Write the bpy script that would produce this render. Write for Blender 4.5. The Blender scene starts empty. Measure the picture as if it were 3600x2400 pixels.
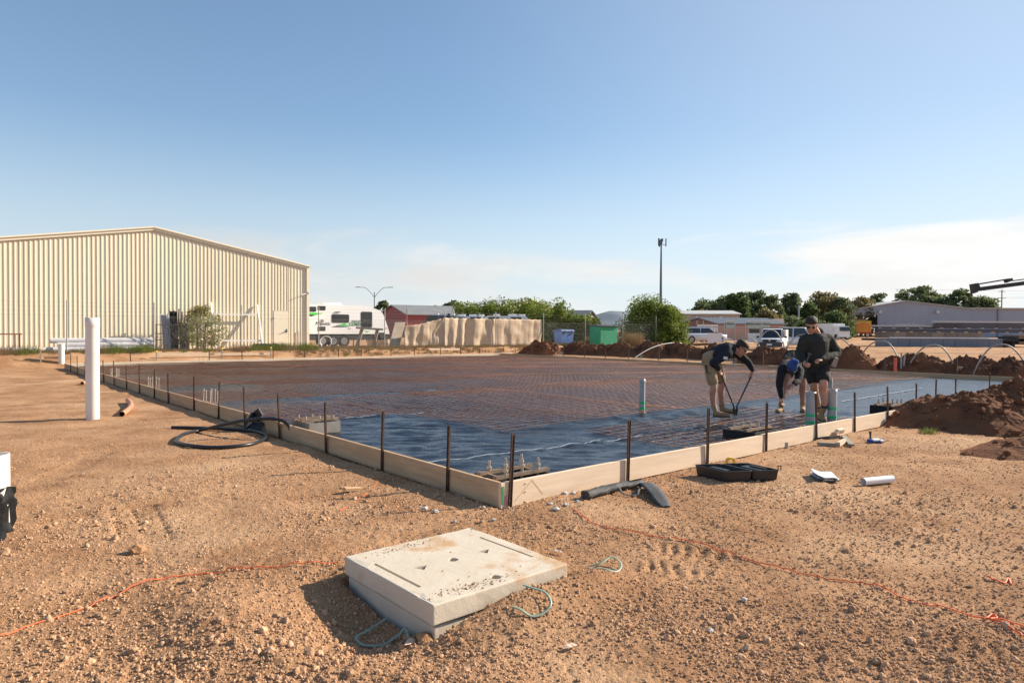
import bpy, bmesh, math, random
import numpy as np
from mathutils import Vector, Matrix, Euler
R = math.radians
rng = np.random.default_rng(7)
random.seed(7)
SC = bpy.context.scene
COL = SC.collection

# ---------------------------------------------------------------- camera
F, PITCH, ROLL, CZ = 2384.0, .0167, .0055, 1.657      # focal length in photo pixels (3600 wide), tilt, roll, eye height
cp, sp, cr, sr = math.cos(PITCH), math.sin(PITCH), math.cos(ROLL), math.sin(ROLL)
cam = bpy.data.cameras.new('camera'); cam.lens = F / 3600 * 36; cam.sensor_width = 36
cam.clip_start = .05; cam.clip_end = 6000
camo = bpy.data.objects.new('camera', cam); COL.objects.link(camo)
_r = Vector((cr, sr * sp, sr * cp)); _u = Vector((-sr, cr * sp, cr * cp)); _b = -Vector((0, cp, -sp))
camo.matrix_world = Matrix(((_r.x, _u.x, _b.x, 0), (_r.y, _u.y, _b.y, 0), (_r.z, _u.z, _b.z, CZ), (0, 0, 0, 1)))
SC.camera = camo

# ---------------------------------------------------------------- sky, sun, exposure
SUN_H = Vector((.925, .38, 0)).normalized(); SUN_EL = R(27.5)
SUNDIR = Vector((SUN_H.x * math.cos(SUN_EL), SUN_H.y * math.cos(SUN_EL), math.sin(SUN_EL)))
W = bpy.data.worlds.new('World'); SC.world = W; W.use_nodes = True
nt = W.node_tree; nt.nodes.clear(); N = nt.nodes.new; LK = nt.links.new
def vmath(op, a, b=None, c=None):
    n = N('ShaderNodeMath'); n.operation = op
    for i, q in enumerate((a, b, c)):
        if q is None: continue
        if isinstance(q, (int, float)): n.inputs[i].default_value = q
        else: LK(q, n.inputs[i])
    return n.outputs[0]
sky = N('ShaderNodeTexSky'); sky.sky_type = 'NISHITA'; sky.sun_disc = False
sky.sun_elevation = SUN_EL; sky.sun_rotation = math.atan2(SUN_H.x, SUN_H.y)
sky.altitude = 0; sky.air_density = 1.0; sky.dust_density = .05; sky.ozone_density = 1.6
tc = N('ShaderNodeTexCoord'); sx = N('ShaderNodeSeparateXYZ'); LK(tc.outputs['Generated'], sx.inputs[0])
el = vmath('ARCSINE', sx.outputs[2]); az = vmath('ARCTAN2', sx.outputs[0], sx.outputs[1])
def cloudnoise(fa, fe, sc, det, off):
    cx = N('ShaderNodeCombineXYZ'); LK(vmath('MULTIPLY', az, fa), cx.inputs[0]); LK(vmath('MULTIPLY', el, fe), cx.inputs[1]); cx.inputs[2].default_value = off
    n = N('ShaderNodeTexNoise'); n.inputs['Scale'].default_value = sc; n.inputs['Detail'].default_value = det; n.inputs['Roughness'].default_value = .55
    n.inputs['Distortion'].default_value = .4
    LK(cx.outputs[0], n.inputs['Vector']); return n.outputs[0]
def ramp(x, a, b, lo, hi):
    n = N('ShaderNodeMapRange'); n.interpolation_type = 'SMOOTHSTEP'; n.inputs[1].default_value = a; n.inputs[2].default_value = b; n.inputs[3].default_value = lo; n.inputs[4].default_value = hi
    LK(x, n.inputs[0]); return n.outputs[0]
n1 = cloudnoise(1.0, 4.2, 3.2, 7, 3.1)
n2 = cloudnoise(1.0, 1.6, 1.15, 2, 15.4)
bank = ramp(el, .05, .26, .12, -.40)
s = vmath('ADD', vmath('ADD', n1, bank), vmath('MULTIPLY', vmath('SUBTRACT', n2, .5), 1.0))
mask = vmath('MULTIPLY', ramp(s, .46, .70, 0, 1), .9)
haze = ramp(el, -.02, .30, .92, .0)
# cloud brightness grows toward the sun
dt = N('ShaderNodeVectorMath'); dt.operation = 'DOT_PRODUCT'; LK(tc.outputs['Generated'], dt.inputs[0]); dt.inputs[1].default_value = SUNDIR
cb = ramp(dt.outputs['Value'], -.1, .95, 5.9, 7.6)
shade = ramp(cloudnoise(1.3, 6, 4.5, 5, 21.0), .3, .7, .93, 1.04)
def tint(v, a, b2, c): q = N('ShaderNodeCombineXYZ'); [LK(vmath('MULTIPLY', v, k), q.inputs[i]) for i, k in enumerate((a, b2, c))]; return q.outputs[0]
def cmix(f, a, b2): q = N('ShaderNodeMix'); q.data_type = 'RGBA'; LK(f, q.inputs[0]); LK(a, q.inputs[6]); LK(b2, q.inputs[7]); return q.outputs[2]
gain = N('ShaderNodeVectorMath'); gain.operation = 'MULTIPLY'; gm = N('ShaderNodeGamma'); gm.inputs[1].default_value = .82; LK(sky.outputs[0], gm.inputs[0]); LK(gm.outputs[0], gain.inputs[0]); gain.inputs[1].default_value = (1.28, 1.43, 1.54)
lowc = cmix(haze, gain.outputs[0], tint(cb, .84, .92, .98))
lowc = cmix(ramp(dt.outputs['Value'], .35, .98, 0, .42), lowc, tint(cb, .70, .76, .84))
skyc = cmix(mask, lowc, tint(vmath('MULTIPLY', cb, shade), 1.0, .985, .96))
bg = N('ShaderNodeBackground'); bg.inputs[1].default_value = .076; LK(skyc, bg.inputs[0])
ow = N('ShaderNodeOutputWorld'); LK(bg.outputs[0], ow.inputs[0])
sun = bpy.data.lights.new('sun', 'SUN'); sun.energy = 5.0; sun.angle = R(.55); sun.color = (1, .87, .70)
suno = bpy.data.objects.new('sun', sun); COL.objects.link(suno); suno.location = (60, 30, 60)
suno.rotation_euler = (-SUNDIR).to_track_quat('-Z', 'Y').to_euler()
vs = SC.view_settings; vs.view_transform = 'Standard'; vs.look = 'None'; vs.gamma = 1; vs.use_curve_mapping = False; vs.exposure = .85

# ---------------------------------------------------------------- site measurements
C0 = Vector((-.0888, 6.395)); TH = .7086            # near corner of the slab formwork and its heading
U = Vector((-math.sin(TH), math.cos(TH))); V = Vector((math.cos(TH), math.sin(TH)))
LL, WW, BH = 27.74, 22.9, .207                      # slab length, width, height of the boards
def UV(u, v, z=0.): p = C0 + U * u + V * v; return Vector((p.x, p.y, z))
def uv_of(x, y): qx, qy = x - C0.x, y - C0.y; return qx * U.x + qy * U.y, qx * V.x + qy * V.y
def ray(px, py):
    X = (px - 1800) / F; Y = (py - 1200) / F; a = X * cr + Y * sr; up = X * sr - Y * cr
    return Vector((a, cp + up * sp, -sp + up * cp))
def G(px, py, z=0.):                                # point of the level plane z that the photo shows at a pixel
    d = ray(px, py); t = (z - CZ) / d.z; return Vector((d.x * t, d.y * t, z))
def D(px, py, y):                                   # point at a given distance ahead
    d = ray(px, py); t = y / d.y; return Vector((d.x * t, y, CZ + d.z * t))

# ---------------------------------------------------------------- numpy noise
_P = np.random.default_rng(3).permutation(512); _P = np.concatenate([_P, _P, _P])
_GA = np.random.default_rng(4).uniform(0, 2 * np.pi, 512)
def pn(x, y, seed=0):
    x = np.asarray(x, float); y = np.asarray(y, float)
    xi = np.floor(x).astype(int); yi = np.floor(y).astype(int); xf = x - xi; yf = y - yi
    u = xf * xf * xf * (xf * (xf * 6 - 15) + 10); v = yf * yf * yf * (yf * (yf * 6 - 15) + 10)
    def g(ix, iy, dx, dy):
        a = _GA[_P[(_P[(ix + seed * 37) & 511] + iy) & 511] & 511]; return np.cos(a) * dx + np.sin(a) * dy
    n00 = g(xi, yi, xf, yf); n10 = g(xi + 1, yi, xf - 1, yf); n01 = g(xi, yi + 1, xf, yf - 1); n11 = g(xi + 1, yi + 1, xf - 1, yf - 1)
    a = n00 + u * (n10 - n00); b = n01 + u * (n11 - n01); return (a + v * (b - a)) * 1.4
def fbm(x, y, o=4, seed=0, gain=.5):
    r = 0; a = 1.
    for i in range(o): r = r + a * pn(x * 2 ** i, y * 2 ** i, seed + i); a *= gain
    return r
def sst(a, b, x): t = np.clip((x - a) / (b - a), 0, 1); return t * t * (3 - 2 * t)

# ---------------------------------------------------------------- objects
def tag(o, label=None, cat=None, group=None, kind=None):
    if label: o['label'] = label
    if cat: o['category'] = cat
    if group: o['group'] = group
    if kind: o['kind'] = kind
    return o
def thing(name, label, cat, loc=(0, 0, 0), rz=0., group=None):
    o = bpy.data.objects.new(name, None); COL.objects.link(o); o.location = loc; o.rotation_euler = (0, 0, rz); o.empty_display_size = .1
    return tag(o, label, cat, group)
def link(name, me, parent=None, loc=None, rot=None, scale=None):
    o = bpy.data.objects.new(name, me); COL.objects.link(o)
    if parent: o.parent = parent
    if loc is not None: o.location = loc
    if rot is not None: o.rotation_euler = rot
    if scale is not None: o.scale = scale
    return o
def copy_tree(o, parent=None, loc=None, rz=None, label=None):
    kids = [c for c in o.children if not c.get('copied_only')]
    c = o.copy(); COL.objects.link(c); c.parent = parent
    if parent: c.matrix_parent_inverse = Matrix()
    if loc is not None: c.location = loc
    if rz is not None: c.rotation_euler = (0, 0, rz)
    if label: c['label'] = label
    for k in kids: copy_tree(k, c)
    return c
class MB:
    """collects shapes for ONE mesh"""
    def __init__(s): s.v = []; s.f = []; s.m = []; s.sm = []; s.mi = 0; s.smooth = False
    def add(s, vs, fs, smooth=None):
        b = len(s.v); s.v += [tuple(p) for p in vs]; sm = s.smooth if smooth is None else smooth
        for f in fs: s.f.append([i + b for i in f]); s.m.append(s.mi); s.sm.append(sm)
        return s
    def box(s, c, d, rot=None, taper=None):
        x, y, z = d[0] / 2, d[1] / 2, d[2] / 2; t = taper or (1, 1)
        pts = [Vector(p) for p in ((-x, -y, -z), (x, -y, -z), (x, y, -z), (-x, y, -z), (-x * t[0], -y * t[1], z), (x * t[0], -y * t[1], z), (x * t[0], y * t[1], z), (-x * t[0], y * t[1], z))]
        if rot is not None:
            M_ = rot if isinstance(rot, Matrix) else Euler(rot).to_matrix(); pts = [M_ @ p for p in pts]
        c = Vector(c); return s.add([p + c for p in pts], [(0, 3, 2, 1), (4, 5, 6, 7), (0, 1, 5, 4), (1, 2, 6, 5), (2, 3, 7, 6), (3, 0, 4, 7)], False)
    def bar(s, a, b, w, h=None, up=(0, 0, 1)):
        a = Vector(a); b = Vector(b); d = (b - a); l = d.length; d.normalize(); upv = Vector(up)
        if abs(d.dot(upv)) > .98: upv = Vector((1, 0, 0))
        x = d.cross(upv).normalized(); z = x.cross(d); h = h or w
        M_ = Matrix((x, d, z)).transposed(); return s.box((a + b) / 2, (w, l, h), M_)
    def tube(s, path, r, n=8, cap=True, closed=False):
        P = [Vector(p) for p in path]; k = len(P); rs = r if isinstance(r, (list, tuple)) else [r] * k; vs = []; pr = None
        for i in range(k):
            if closed: d = P[(i + 1) % k] - P[i - 1]
            else: d = P[min(i + 1, k - 1)] - P[max(i - 1, 0)]
            d.normalize()
            if pr is None:
                q = Vector((0, 0, 1)) if abs(d.z) < .9 else Vector((1, 0, 0)); x = d.cross(q).normalized()
            else: x = (pr - d * pr.dot(d)).normalized()
            pr = x; y = d.cross(x)
            for j in range(n): a = 2 * math.pi * j / n; vs.append(P[i] + (x * math.cos(a) + y * math.sin(a)) * rs[i])
        fs = []
        for i in range(k if closed else k - 1):
            for j in range(n): fs.append((i * n + j, i * n + (j + 1) % n, ((i + 1) % k) * n + (j + 1) % n, ((i + 1) % k) * n + j))
        s.add(vs, fs, True)
        if cap and not closed: s.add([vs[j] for j in range(n)][::-1], [tuple(range(n))], False); s.add([vs[(k - 1) * n + j] for j in range(n)], [tuple(range(n))], False)
        return s
    def cyl(s, a, b, r, r2=None, n=12, cap=True): return s.tube([a, b], [r, r if r2 is None else r2], n, cap)
    def pipe(s, a, b, ro, ri, n=24):                       # hollow pipe
        a = Vector(a); b = Vector(b); d = (b - a).normalized(); q = Vector((0, 0, 1)) if abs(d.z) < .9 else Vector((1, 0, 0)); x = d.cross(q).normalized(); y = d.cross(x)
        ring = lambda c, r: [c + (x * math.cos(2 * math.pi * j / n) + y * math.sin(2 * math.pi * j / n)) * r for j in range(n)]
        vs = ring(a, ro) + ring(b, ro) + ring(b, ri) + ring(a, ri)
        sm, fl = [], []
        for j in range(n):
            k = (j + 1) % n
            sm += [(j, k, n + k, n + j), (2 * n + j, 2 * n + k, 3 * n + k, 3 * n + j)]; fl += [(n + j, n + k, 2 * n + k, 2 * n + j), (3 * n + j, 3 * n + k, k, j)]
        s.add(vs, sm, True); s.add(vs, fl, False); return s
    def prism(s, pts, axis, a, b):                          # polygon extruded along an axis from a to b
        def mk(p, t):
            return {'x': (t, p[0], p[1]), 'y': (p[0], t, p[1]), 'z': (p[0], p[1], t)}[axis]
        n = len(pts); vs = [mk(p, a) for p in pts] + [mk(p, b) for p in pts]
        fs = [tuple(range(n))[::-1], tuple(range(n, 2 * n))] + [(i, (i + 1) % n, n + (i + 1) % n, n + i) for i in range(n)]
        return s.add(vs, fs, False)
    def loft(s, rings, cap=True, smooth=True):
        n = len(rings[0]); vs = [p for r_ in rings for p in r_]; fs = []
        for i in range(len(rings) - 1):
            for j in range(n): fs.append((i * n + j, i * n + (j + 1) % n, (i + 1) * n + (j + 1) % n, (i + 1) * n + j))
        s.add(vs, fs, smooth)
        if cap: s.add(rings[0][::-1], [tuple(range(n))], False); s.add(rings[-1], [tuple(range(n))], False)
        return s
    def ball(s, c, r, nu=12, nv=8):
        r = r if isinstance(r, (tuple, list)) else (r, r, r); rings = []
        for i in range(nv + 1):
            t = math.pi * i / nv; t = min(max(t, .02), math.pi - .02)
            rings.append([(c[0] + r[0] * math.sin(t) * math.cos(2 * math.pi * j / nu), c[1] + r[1] * math.sin(t) * math.sin(2 * math.pi * j / nu), c[2] - r[2] * math.cos(t)) for j in range(nu)])
        return s.loft(rings)
    def mesh(s, name, mats):
        me = bpy.data.meshes.new(name); me.from_pydata(s.v, [], s.f)
        for m_ in (mats if isinstance(mats, (list, tuple)) else [mats]): me.materials.append(m_)
        me.polygons.foreach_set('use_smooth', s.sm)
        if any(s.m): me.polygons.foreach_set('material_index', s.m)
        me.update()
        if not any(s.sm):
            pass
        return me
    def build(s, name, mats, parent=None, fix=True, **k):
        me = s.mesh(name, mats)
        if fix:
            bm = bmesh.new(); bm.from_mesh(me); bmesh.ops.recalc_face_normals(bm, faces=bm.faces); bm.to_mesh(me); bm.free()
        return link(name, me, parent, **k)
def np_mesh(name, verts, faces, mat, smooth=False):
    """faces: (n,3) or (n,4) int array"""
    me = bpy.data.meshes.new(name); verts = np.asarray(verts, np.float32); faces = np.asarray(faces, np.int32); k = faces.shape[1]
    me.vertices.add(len(verts)); me.vertices.foreach_set('co', verts.ravel())
    me.loops.add(faces.size); me.loops.foreach_set('vertex_index', faces.ravel())
    me.polygons.add(len(faces)); me.polygons.foreach_set('loop_start', np.arange(0, faces.size, k, dtype=np.int32)); me.polygons.foreach_set('loop_total', np.full(len(faces), k, np.int32))
    me.polygons.foreach_set('use_smooth', np.full(len(faces), smooth)); me.update(calc_edges=True)
    if mat: me.materials.append(mat)
    return me
def grid_faces(nr, nc, wrap=False):
    i = np.arange(nr - 1)[:, None]; j = np.arange(nc if wrap else nc - 1)[None, :]; k = (j + 1) % nc
    return np.stack([i * nc + j, i * nc + k, (i + 1) * nc + k, (i + 1) * nc + j], -1).reshape(-1, 4)
def text_mesh(name, txt, size, mat, parent, loc, rot, ext=.004, shear=0., align='LEFT'):
    cu = bpy.data.curves.new(name, 'FONT'); cu.body = txt; cu.size = size; cu.extrude = ext; cu.shear = shear; cu.align_x = align; cu.resolution_u = 2
    t = bpy.data.objects.new(name + '_tmp', cu); COL.objects.link(t); bpy.context.view_layer.update()
    me = bpy.data.meshes.new_from_object(t.evaluated_get(bpy.context.evaluated_depsgraph_get()))
    bpy.data.objects.remove(t); bpy.data.curves.remove(cu); me.materials.clear(); me.materials.append(mat)
    return link(name, me, parent, loc=loc, rot=rot)
ORD = ['first', 'second', 'third', 'fourth', 'fifth', 'sixth', 'seventh', 'eighth', 'ninth', 'tenth', 'eleventh', 'twelfth', 'thirteenth', 'fourteenth', 'fifteenth', 'sixteenth', 'seventeenth', 'eighteenth', 'nineteenth', 'twentieth']

# ---------------------------------------------------------------- materials
_mc = {}
def mat(name, col, rough=.6, metal=0., col2=None, scale=8., detail=5., lo=.35, hi=.65, bump=0., bscale=None, bdist=.02, stretch=None, spec=.5, coat=0., trans=0., coord='Object', emit=None, rnd=0., transl=0., col3=None, s3=1., lo3=.5, hi3=.7):
    if name in _mc: return _mc[name]
    m = bpy.data.materials.new(name); m.use_nodes = True; t = m.node_tree; b = t.nodes['Principled BSDF']; _mc[name] = m
    b.inputs['Base Color'].default_value = (*col, 1); b.inputs['Roughness'].default_value = rough; b.inputs['Metallic'].default_value = metal
    b.inputs['Specular IOR Level'].default_value = spec; b.inputs['Coat Weight'].default_value = coat; b.inputs['Transmission Weight'].default_value = trans
    if emit: b.inputs['Emission Color'].default_value = (*col, 1); b.inputs['Emission Strength'].default_value = emit
    tcn = t.nodes.new('ShaderNodeTexCoord'); src = tcn.outputs[coord]
    if stretch:
        mp = t.nodes.new('ShaderNodeMapping'); mp.inputs['Scale'].default_value = stretch; t.links.new(src, mp.inputs[0]); src = mp.outputs[0]
    def noise(sc, det, rg=.55):
        n = t.nodes.new('ShaderNodeTexNoise'); n.inputs['Scale'].default_value = sc; n.inputs['Detail'].default_value = det; n.inputs['Roughness'].default_value = rg; t.links.new(src, n.inputs['Vector']); return n.outputs[0]
    cur = None
    def mixin(fac, a, b2, a_link=None):
        q = t.nodes.new('ShaderNodeMix'); q.data_type = 'RGBA'; t.links.new(fac, q.inputs[0])
        if a_link: t.links.new(a_link, q.inputs[6])
        else: q.inputs[6].default_value = (*a, 1)
        q.inputs[7].default_value = (*b2, 1); return q.outputs[2]
    def mr(x, a, c):
        q = t.nodes.new('ShaderNodeMapRange'); q.inputs[1].default_value = a; q.inputs[2].default_value = c; t.links.new(x, q.inputs[0]); return q.outputs[0]
    if col2: cur = mixin(mr(noise(scale, detail), lo, hi), col, col2)
    if col3: cur = mixin(mr(noise(s3, 4), lo3, hi3), col, col3, cur)
    if rnd:
        oi = t.nodes.new('ShaderNodeObjectInfo'); h = t.nodes.new('ShaderNodeHueSaturation'); q = t.nodes.new('ShaderNodeMapRange'); q.inputs[3].default_value = 1 - rnd; q.inputs[4].default_value = 1 + rnd
        t.links.new(oi.outputs['Random'], q.inputs[0]); t.links.new(q.outputs[0], h.inputs['Value'])
        if cur: t.links.new(cur, h.inputs['Color'])
        else: h.inputs['Color'].default_value = (*col, 1)
        cur = h.outputs[0]
    if cur: t.links.new(cur, b.inputs['Base Color'])
    if bump:
        bn = t.nodes.new('ShaderNodeBump'); bn.inputs['Strength'].default_value = bump; bn.inputs['Distance'].default_value = bdist
        t.links.new(noise(bscale or scale * 3, 6, .6), bn.inputs['Height']); t.links.new(bn.outputs[0], b.inputs['Normal'])
    if transl:
        tr = t.nodes.new('ShaderNodeBsdfTranslucent'); mxs = t.nodes.new('ShaderNodeMixShader'); mxs.inputs[0].default_value = transl
        if cur: t.links.new(cur, tr.inputs[0])
        else: tr.inputs[0].default_value = (*col, 1)
        t.links.new(b.outputs[0], mxs.inputs[1]); t.links.new(tr.outputs[0], mxs.inputs[2]); t.links.new(mxs.outputs[0], t.nodes['Material Output'].inputs[0])
    return m
# ---------------------------------------------------------------- ground
soil = mat('soil', (.465, .268, .145), .95, col2=(.335, .178, .09), scale=1.3, detail=8, lo=.38, hi=.62, bump=1.0, bscale=48, bdist=.022, spec=.15, col3=(.53, .335, .195), s3=.45, lo3=.50, hi3=.68)
def soil_detail():
    t = soil.node_tree; b = t.nodes['Principled BSDF']; tcn = [n for n in t.nodes if n.type == 'TEX_COORD'][0]
    n = t.nodes.new('ShaderNodeTexNoise'); n.inputs['Scale'].default_value = 22; n.inputs['Detail'].default_value = 8; t.links.new(tcn.outputs['Object'], n.inputs[0])
    q = t.nodes.new('ShaderNodeMapRange'); q.inputs[1].default_value = .3; q.inputs[2].default_value = .7; q.inputs[3].default_value = .78; q.inputs[4].default_value = 1.18; t.links.new(n.outputs[0], q.inputs[0])
    src = b.inputs['Base Color'].links[0].from_socket; h = t.nodes.new('ShaderNodeHueSaturation'); t.links.new(src, h.inputs['Color']); t.links.new(q.outputs[0], h.inputs['Value']); t.links.new(h.outputs[0], b.inputs['Base Color'])
soil_detail()
LIDC = Vector((-.365, 4.395)); LH = .52
TRACKS = [(G(120, 1712), G(360, 1585), .30, .11, .020), (G(425, 1785), G(455, 1880), .16, .10, .03), (G(500, 1775), G(560, 1890), .16, .10, .03), (G(2300, 1925), G(2560, 1965), .26, .10, .022),
          (G(2250, 1985), G(2500, 2040), .26, .10, .018), (G(30, 1330), G(260, 1310), .35, .12, .02), (G(2800, 1580), G(2960, 1640), .3, .11, .015), (G(3300, 2230), G(3560, 2330), .25, .1, .015), (G(640, 2090), G(760, 2010), .2, .12, .02)]
def hz(x, y, fine=True):
    x = np.asarray(x, float); y = np.asarray(y, float)
    u = (x - C0.x) * U.x + (y - C0.y) * U.y; v = (x - C0.x) * V.x + (y - C0.y) * V.y; r = np.hypot(x, y)
    s = u - LL
    z = .56 * sst(.5, 2.6, s)
    far = .2 * sst(22, 48, y) * sst(20, 30, v) + .0058 * np.clip(y - 50, 0, 100)
    z = np.maximum(z, far)
    pad = sst(.12, -.02, np.maximum(np.maximum(-u, u - LL), np.maximum(-v, v - WW)))
    out = 1 - pad
    fade = 1 - .75 * sst(12, 40, r)
    z = z + out * .022 * fbm(x * .8, y * .8, 3, 1)
    if fine:
        ro = .45 + .55 * sst(-.15, .35, fbm(x * .33, y * .33, 2, 5))
        a = fbm(x * 3.1, y * 3.1, 4, 9); c = np.abs(fbm(x * 7, y * 7, 3, 15)); 
        z = z + out * fade * ro * (.010 * a + .017 * c - .006)
        z = z + out * .006 * fbm(x * 19, y * 19, 2, 22) * (1 - sst(6, 14, r))
    # worked ground round the pit: dug out on the left, banked up on the right front and behind
    dx, dy = x - LIDC.x, y - LIDC.y; a = dx * V.x + dy * V.y; b = dx * U.x + dy * U.y
    z = z - .10 * np.exp(-((a + .70) / .22) ** 2 - ((b + .05) / .62) ** 2) + .075 * np.exp(-((a + 1.35) / .3) ** 2 - ((b - .35) / .55) ** 2)
    z = z + .115 * np.exp(-((b + .60) / .22) ** 2) * sst(-.62, .1, a) * sst(1.1, .6, a)
    z = z + .05 * np.exp(-((b - .95) / .4) ** 2 - ((a + .55) / .5) ** 2)
    z = z + .05 * np.exp(-((b + 1.15) / .25) ** 2 - ((a + .75) / .45) ** 2)
    inl = sst(.56, .50, np.abs(a)) * sst(.56, .50, np.abs(b)); z = z * (1 - inl) - .12 * inl
    for p0, p1, w, per, dep in TRACKS:
        d = (p1 - p0); ln = d.length; d = d / ln; t = (x - p0.x) * d.x + (y - p0.y) * d.y; q = np.abs(-(x - p0.x) * d.y + (y - p0.y) * d.x)
        m = sst(-.15, .1, t) * sst(ln + .15, ln - .1, t) * sst(w / 2 + .04, w / 2, q); z = z + m * dep * (np.sin(2 * np.pi * (t + .35 * q + .05 * pn(x * 4, y * 4, 70)) / per) * .6 * (.5 + .9 * np.abs(pn(x * 2.2, y * 2.2, 71))) - .55)
    z = z * (1 - pad) + pad * (-.06)
    return z
def gz(x, y): return float(hz(np.array([x]), np.array([y]))[0])
def on(p, dz=0.): return Vector((p[0], p[1], gz(p[0], p[1]) + dz))
fa = np.linspace(-R(49), R(49), 640); ca = np.linspace(R(49), 2 * math.pi - R(49), 42)[1:-1]
ang = np.concatenate([fa, ca])
rad = np.concatenate([[.05, .5, 1.0], np.exp(np.linspace(np.log(1.5), np.log(46), 560)), np.exp(np.linspace(np.log(46), np.log(2800), 60))[1:]])
RR, AA = np.meshgrid(rad, ang, indexing='ij'); X = RR * np.sin(AA); Y = RR * np.cos(AA); Z = hz(X, Y)
me = np_mesh('ground', np.stack([X, Y, Z], -1).reshape(-1, 3), grid_faces(len(rad), len(ang), True)[:, ::-1], soil, True)
tag(link('ground', me), 'tan gravelly earth of the building site, rutted and strewn with clods', None, kind='structure')

# ---------------------------------------------------------------- gravel (uncountable): real stones instanced on points
def gn_stones(name, pts, scl, rot, m, label, cat, seed=0.):
    me = bpy.data.meshes.new(name); me.from_pydata([tuple(p) for p in pts], [], [])
    a = me.attributes.new('scl', 'FLOAT_VECTOR', 'POINT'); a.data.foreach_set('vector', np.asarray(scl, np.float32).ravel())
    a = me.attributes.new('rot', 'FLOAT_VECTOR', 'POINT'); a.data.foreach_set('vector', np.asarray(rot, np.float32).ravel())
    me.materials.append(m); o = link(name, me); tag(o, label, cat, kind='stuff')
    g = bpy.data.node_groups.new(name, 'GeometryNodeTree'); g.interface.new_socket('Geometry', in_out='INPUT', socket_type='NodeSocketGeometry'); g.interface.new_socket('Geometry', in_out='OUTPUT', socket_type='NodeSocketGeometry')
    n = g.nodes.new; l = g.links.new; gi = n('NodeGroupInput'); go = n('NodeGroupOutput')
    ico = n('GeometryNodeMeshIcoSphere'); ico.inputs['Radius'].default_value = 1; ico.inputs['Subdivisions'].default_value = 2
    sp_ = n('GeometryNodeSetPosition'); ns = n('ShaderNodeTexNoise'); ns.inputs['Scale'].default_value = .8; ps = n('GeometryNodeInputPosition')
    vm = n('ShaderNodeVectorMath'); vm.operation = 'ADD'; vm.inputs[1].default_value = (seed, 0, 0); l(ps.outputs[0], vm.inputs[0]); l(vm.outputs[0], ns.inputs['Vector'])
    v2 = n('ShaderNodeVectorMath'); v2.operation = 'SUBTRACT'; v2.inputs[1].default_value = (.5, .5, .5); l(ns.outputs['Color'], v2.inputs[0])
    v3 = n('ShaderNodeVectorMath'); v3.operation = 'SCALE'; v3.inputs['Scale'].default_value = 1.5; l(v2.outputs[0], v3.inputs[0])
    l(ico.outputs[0], sp_.inputs['Geometry']); l(v3.outputs[0], sp_.inputs['Offset'])
    sm = n('GeometryNodeSetMaterial'); sm.inputs['Material'].default_value = m; l(sp_.outputs[0], sm.inputs['Geometry'])
    ip = n('GeometryNodeInstanceOnPoints'); l(gi.outputs[0], ip.inputs['Points']); l(sm.outputs[0], ip.inputs['Instance'])
    for an, sk in (('scl', 'Scale'), ('rot', 'Rotation')):
        na = n('GeometryNodeInputNamedAttribute'); na.data_type = 'FLOAT_VECTOR'; na.inputs['Name'].default_value = an; l(na.outputs['Attribute'], ip.inputs[sk])
    l(ip.outputs[0], go.inputs[0]); md = o.modifiers.new('stones', 'NODES'); md.node_group = g
    return o
def stone_pts(n, r0, r1, smin, smax, seed, power=1.0, clump=None, sink=.25, amax=44):
    q = np.random.default_rng(seed); r = np.exp(q.uniform(np.log(r0), np.log(r1), n)) ; a = q.uniform(-R(amax), R(amax), n); x = r * np.sin(a); y = r * np.cos(a)
    u = (x - C0.x) * U.x + (y - C0.y) * U.y; v = (x - C0.x) * V.x + (y - C0.y) * V.y
    dx, dy = x - LIDC.x, y - LIDC.y; la = np.abs(dx * V.x + dy * V.y); lb = np.abs(dx * U.x + dy * U.y)
    k = ((u < -.01) | (v < -.01)) & ((la > .53) | (lb > .53)); 
    if clump is not None: k &= (fbm(x * .7, y * .7, 3, 31) + q.uniform(-.6, .6, n)) > clump
    x, y = x[k], y[k]; n = len(x); s = smin * (smax / smin) ** (q.random(n) ** power); sc = s[:, None] * q.uniform(.65, 1.15, (n, 3)); sc[:, 2] *= .8
    z = hz(x, y) + s * (.5 - sink * 1.2)
    return np.stack([x, y, z], 1), sc, q.uniform(0, 6.28, (n, 3))
peb = mat('pebble', (.57, .37, .23), .9, col2=(.41, .235, .13), scale=1.2, rnd=.3, spec=.2, bump=.3, bscale=4, bdist=.1)
p, s, r = stone_pts(270000, 2.3, 14, .0020, .0115, 11, 2.3, -.22); gn_stones('gravel', p, s, r, peb, 'fine tan gravel and crumbs strewn over the bare earth', 'gravel')
p, s, r = stone_pts(11000, 2.3, 9, .008, .030, 12, 3.2, .30); gn_stones('clods', p, s, r, peb, 'loose brown clods and stones lying about on the bare earth', 'clods', 5.)

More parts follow.
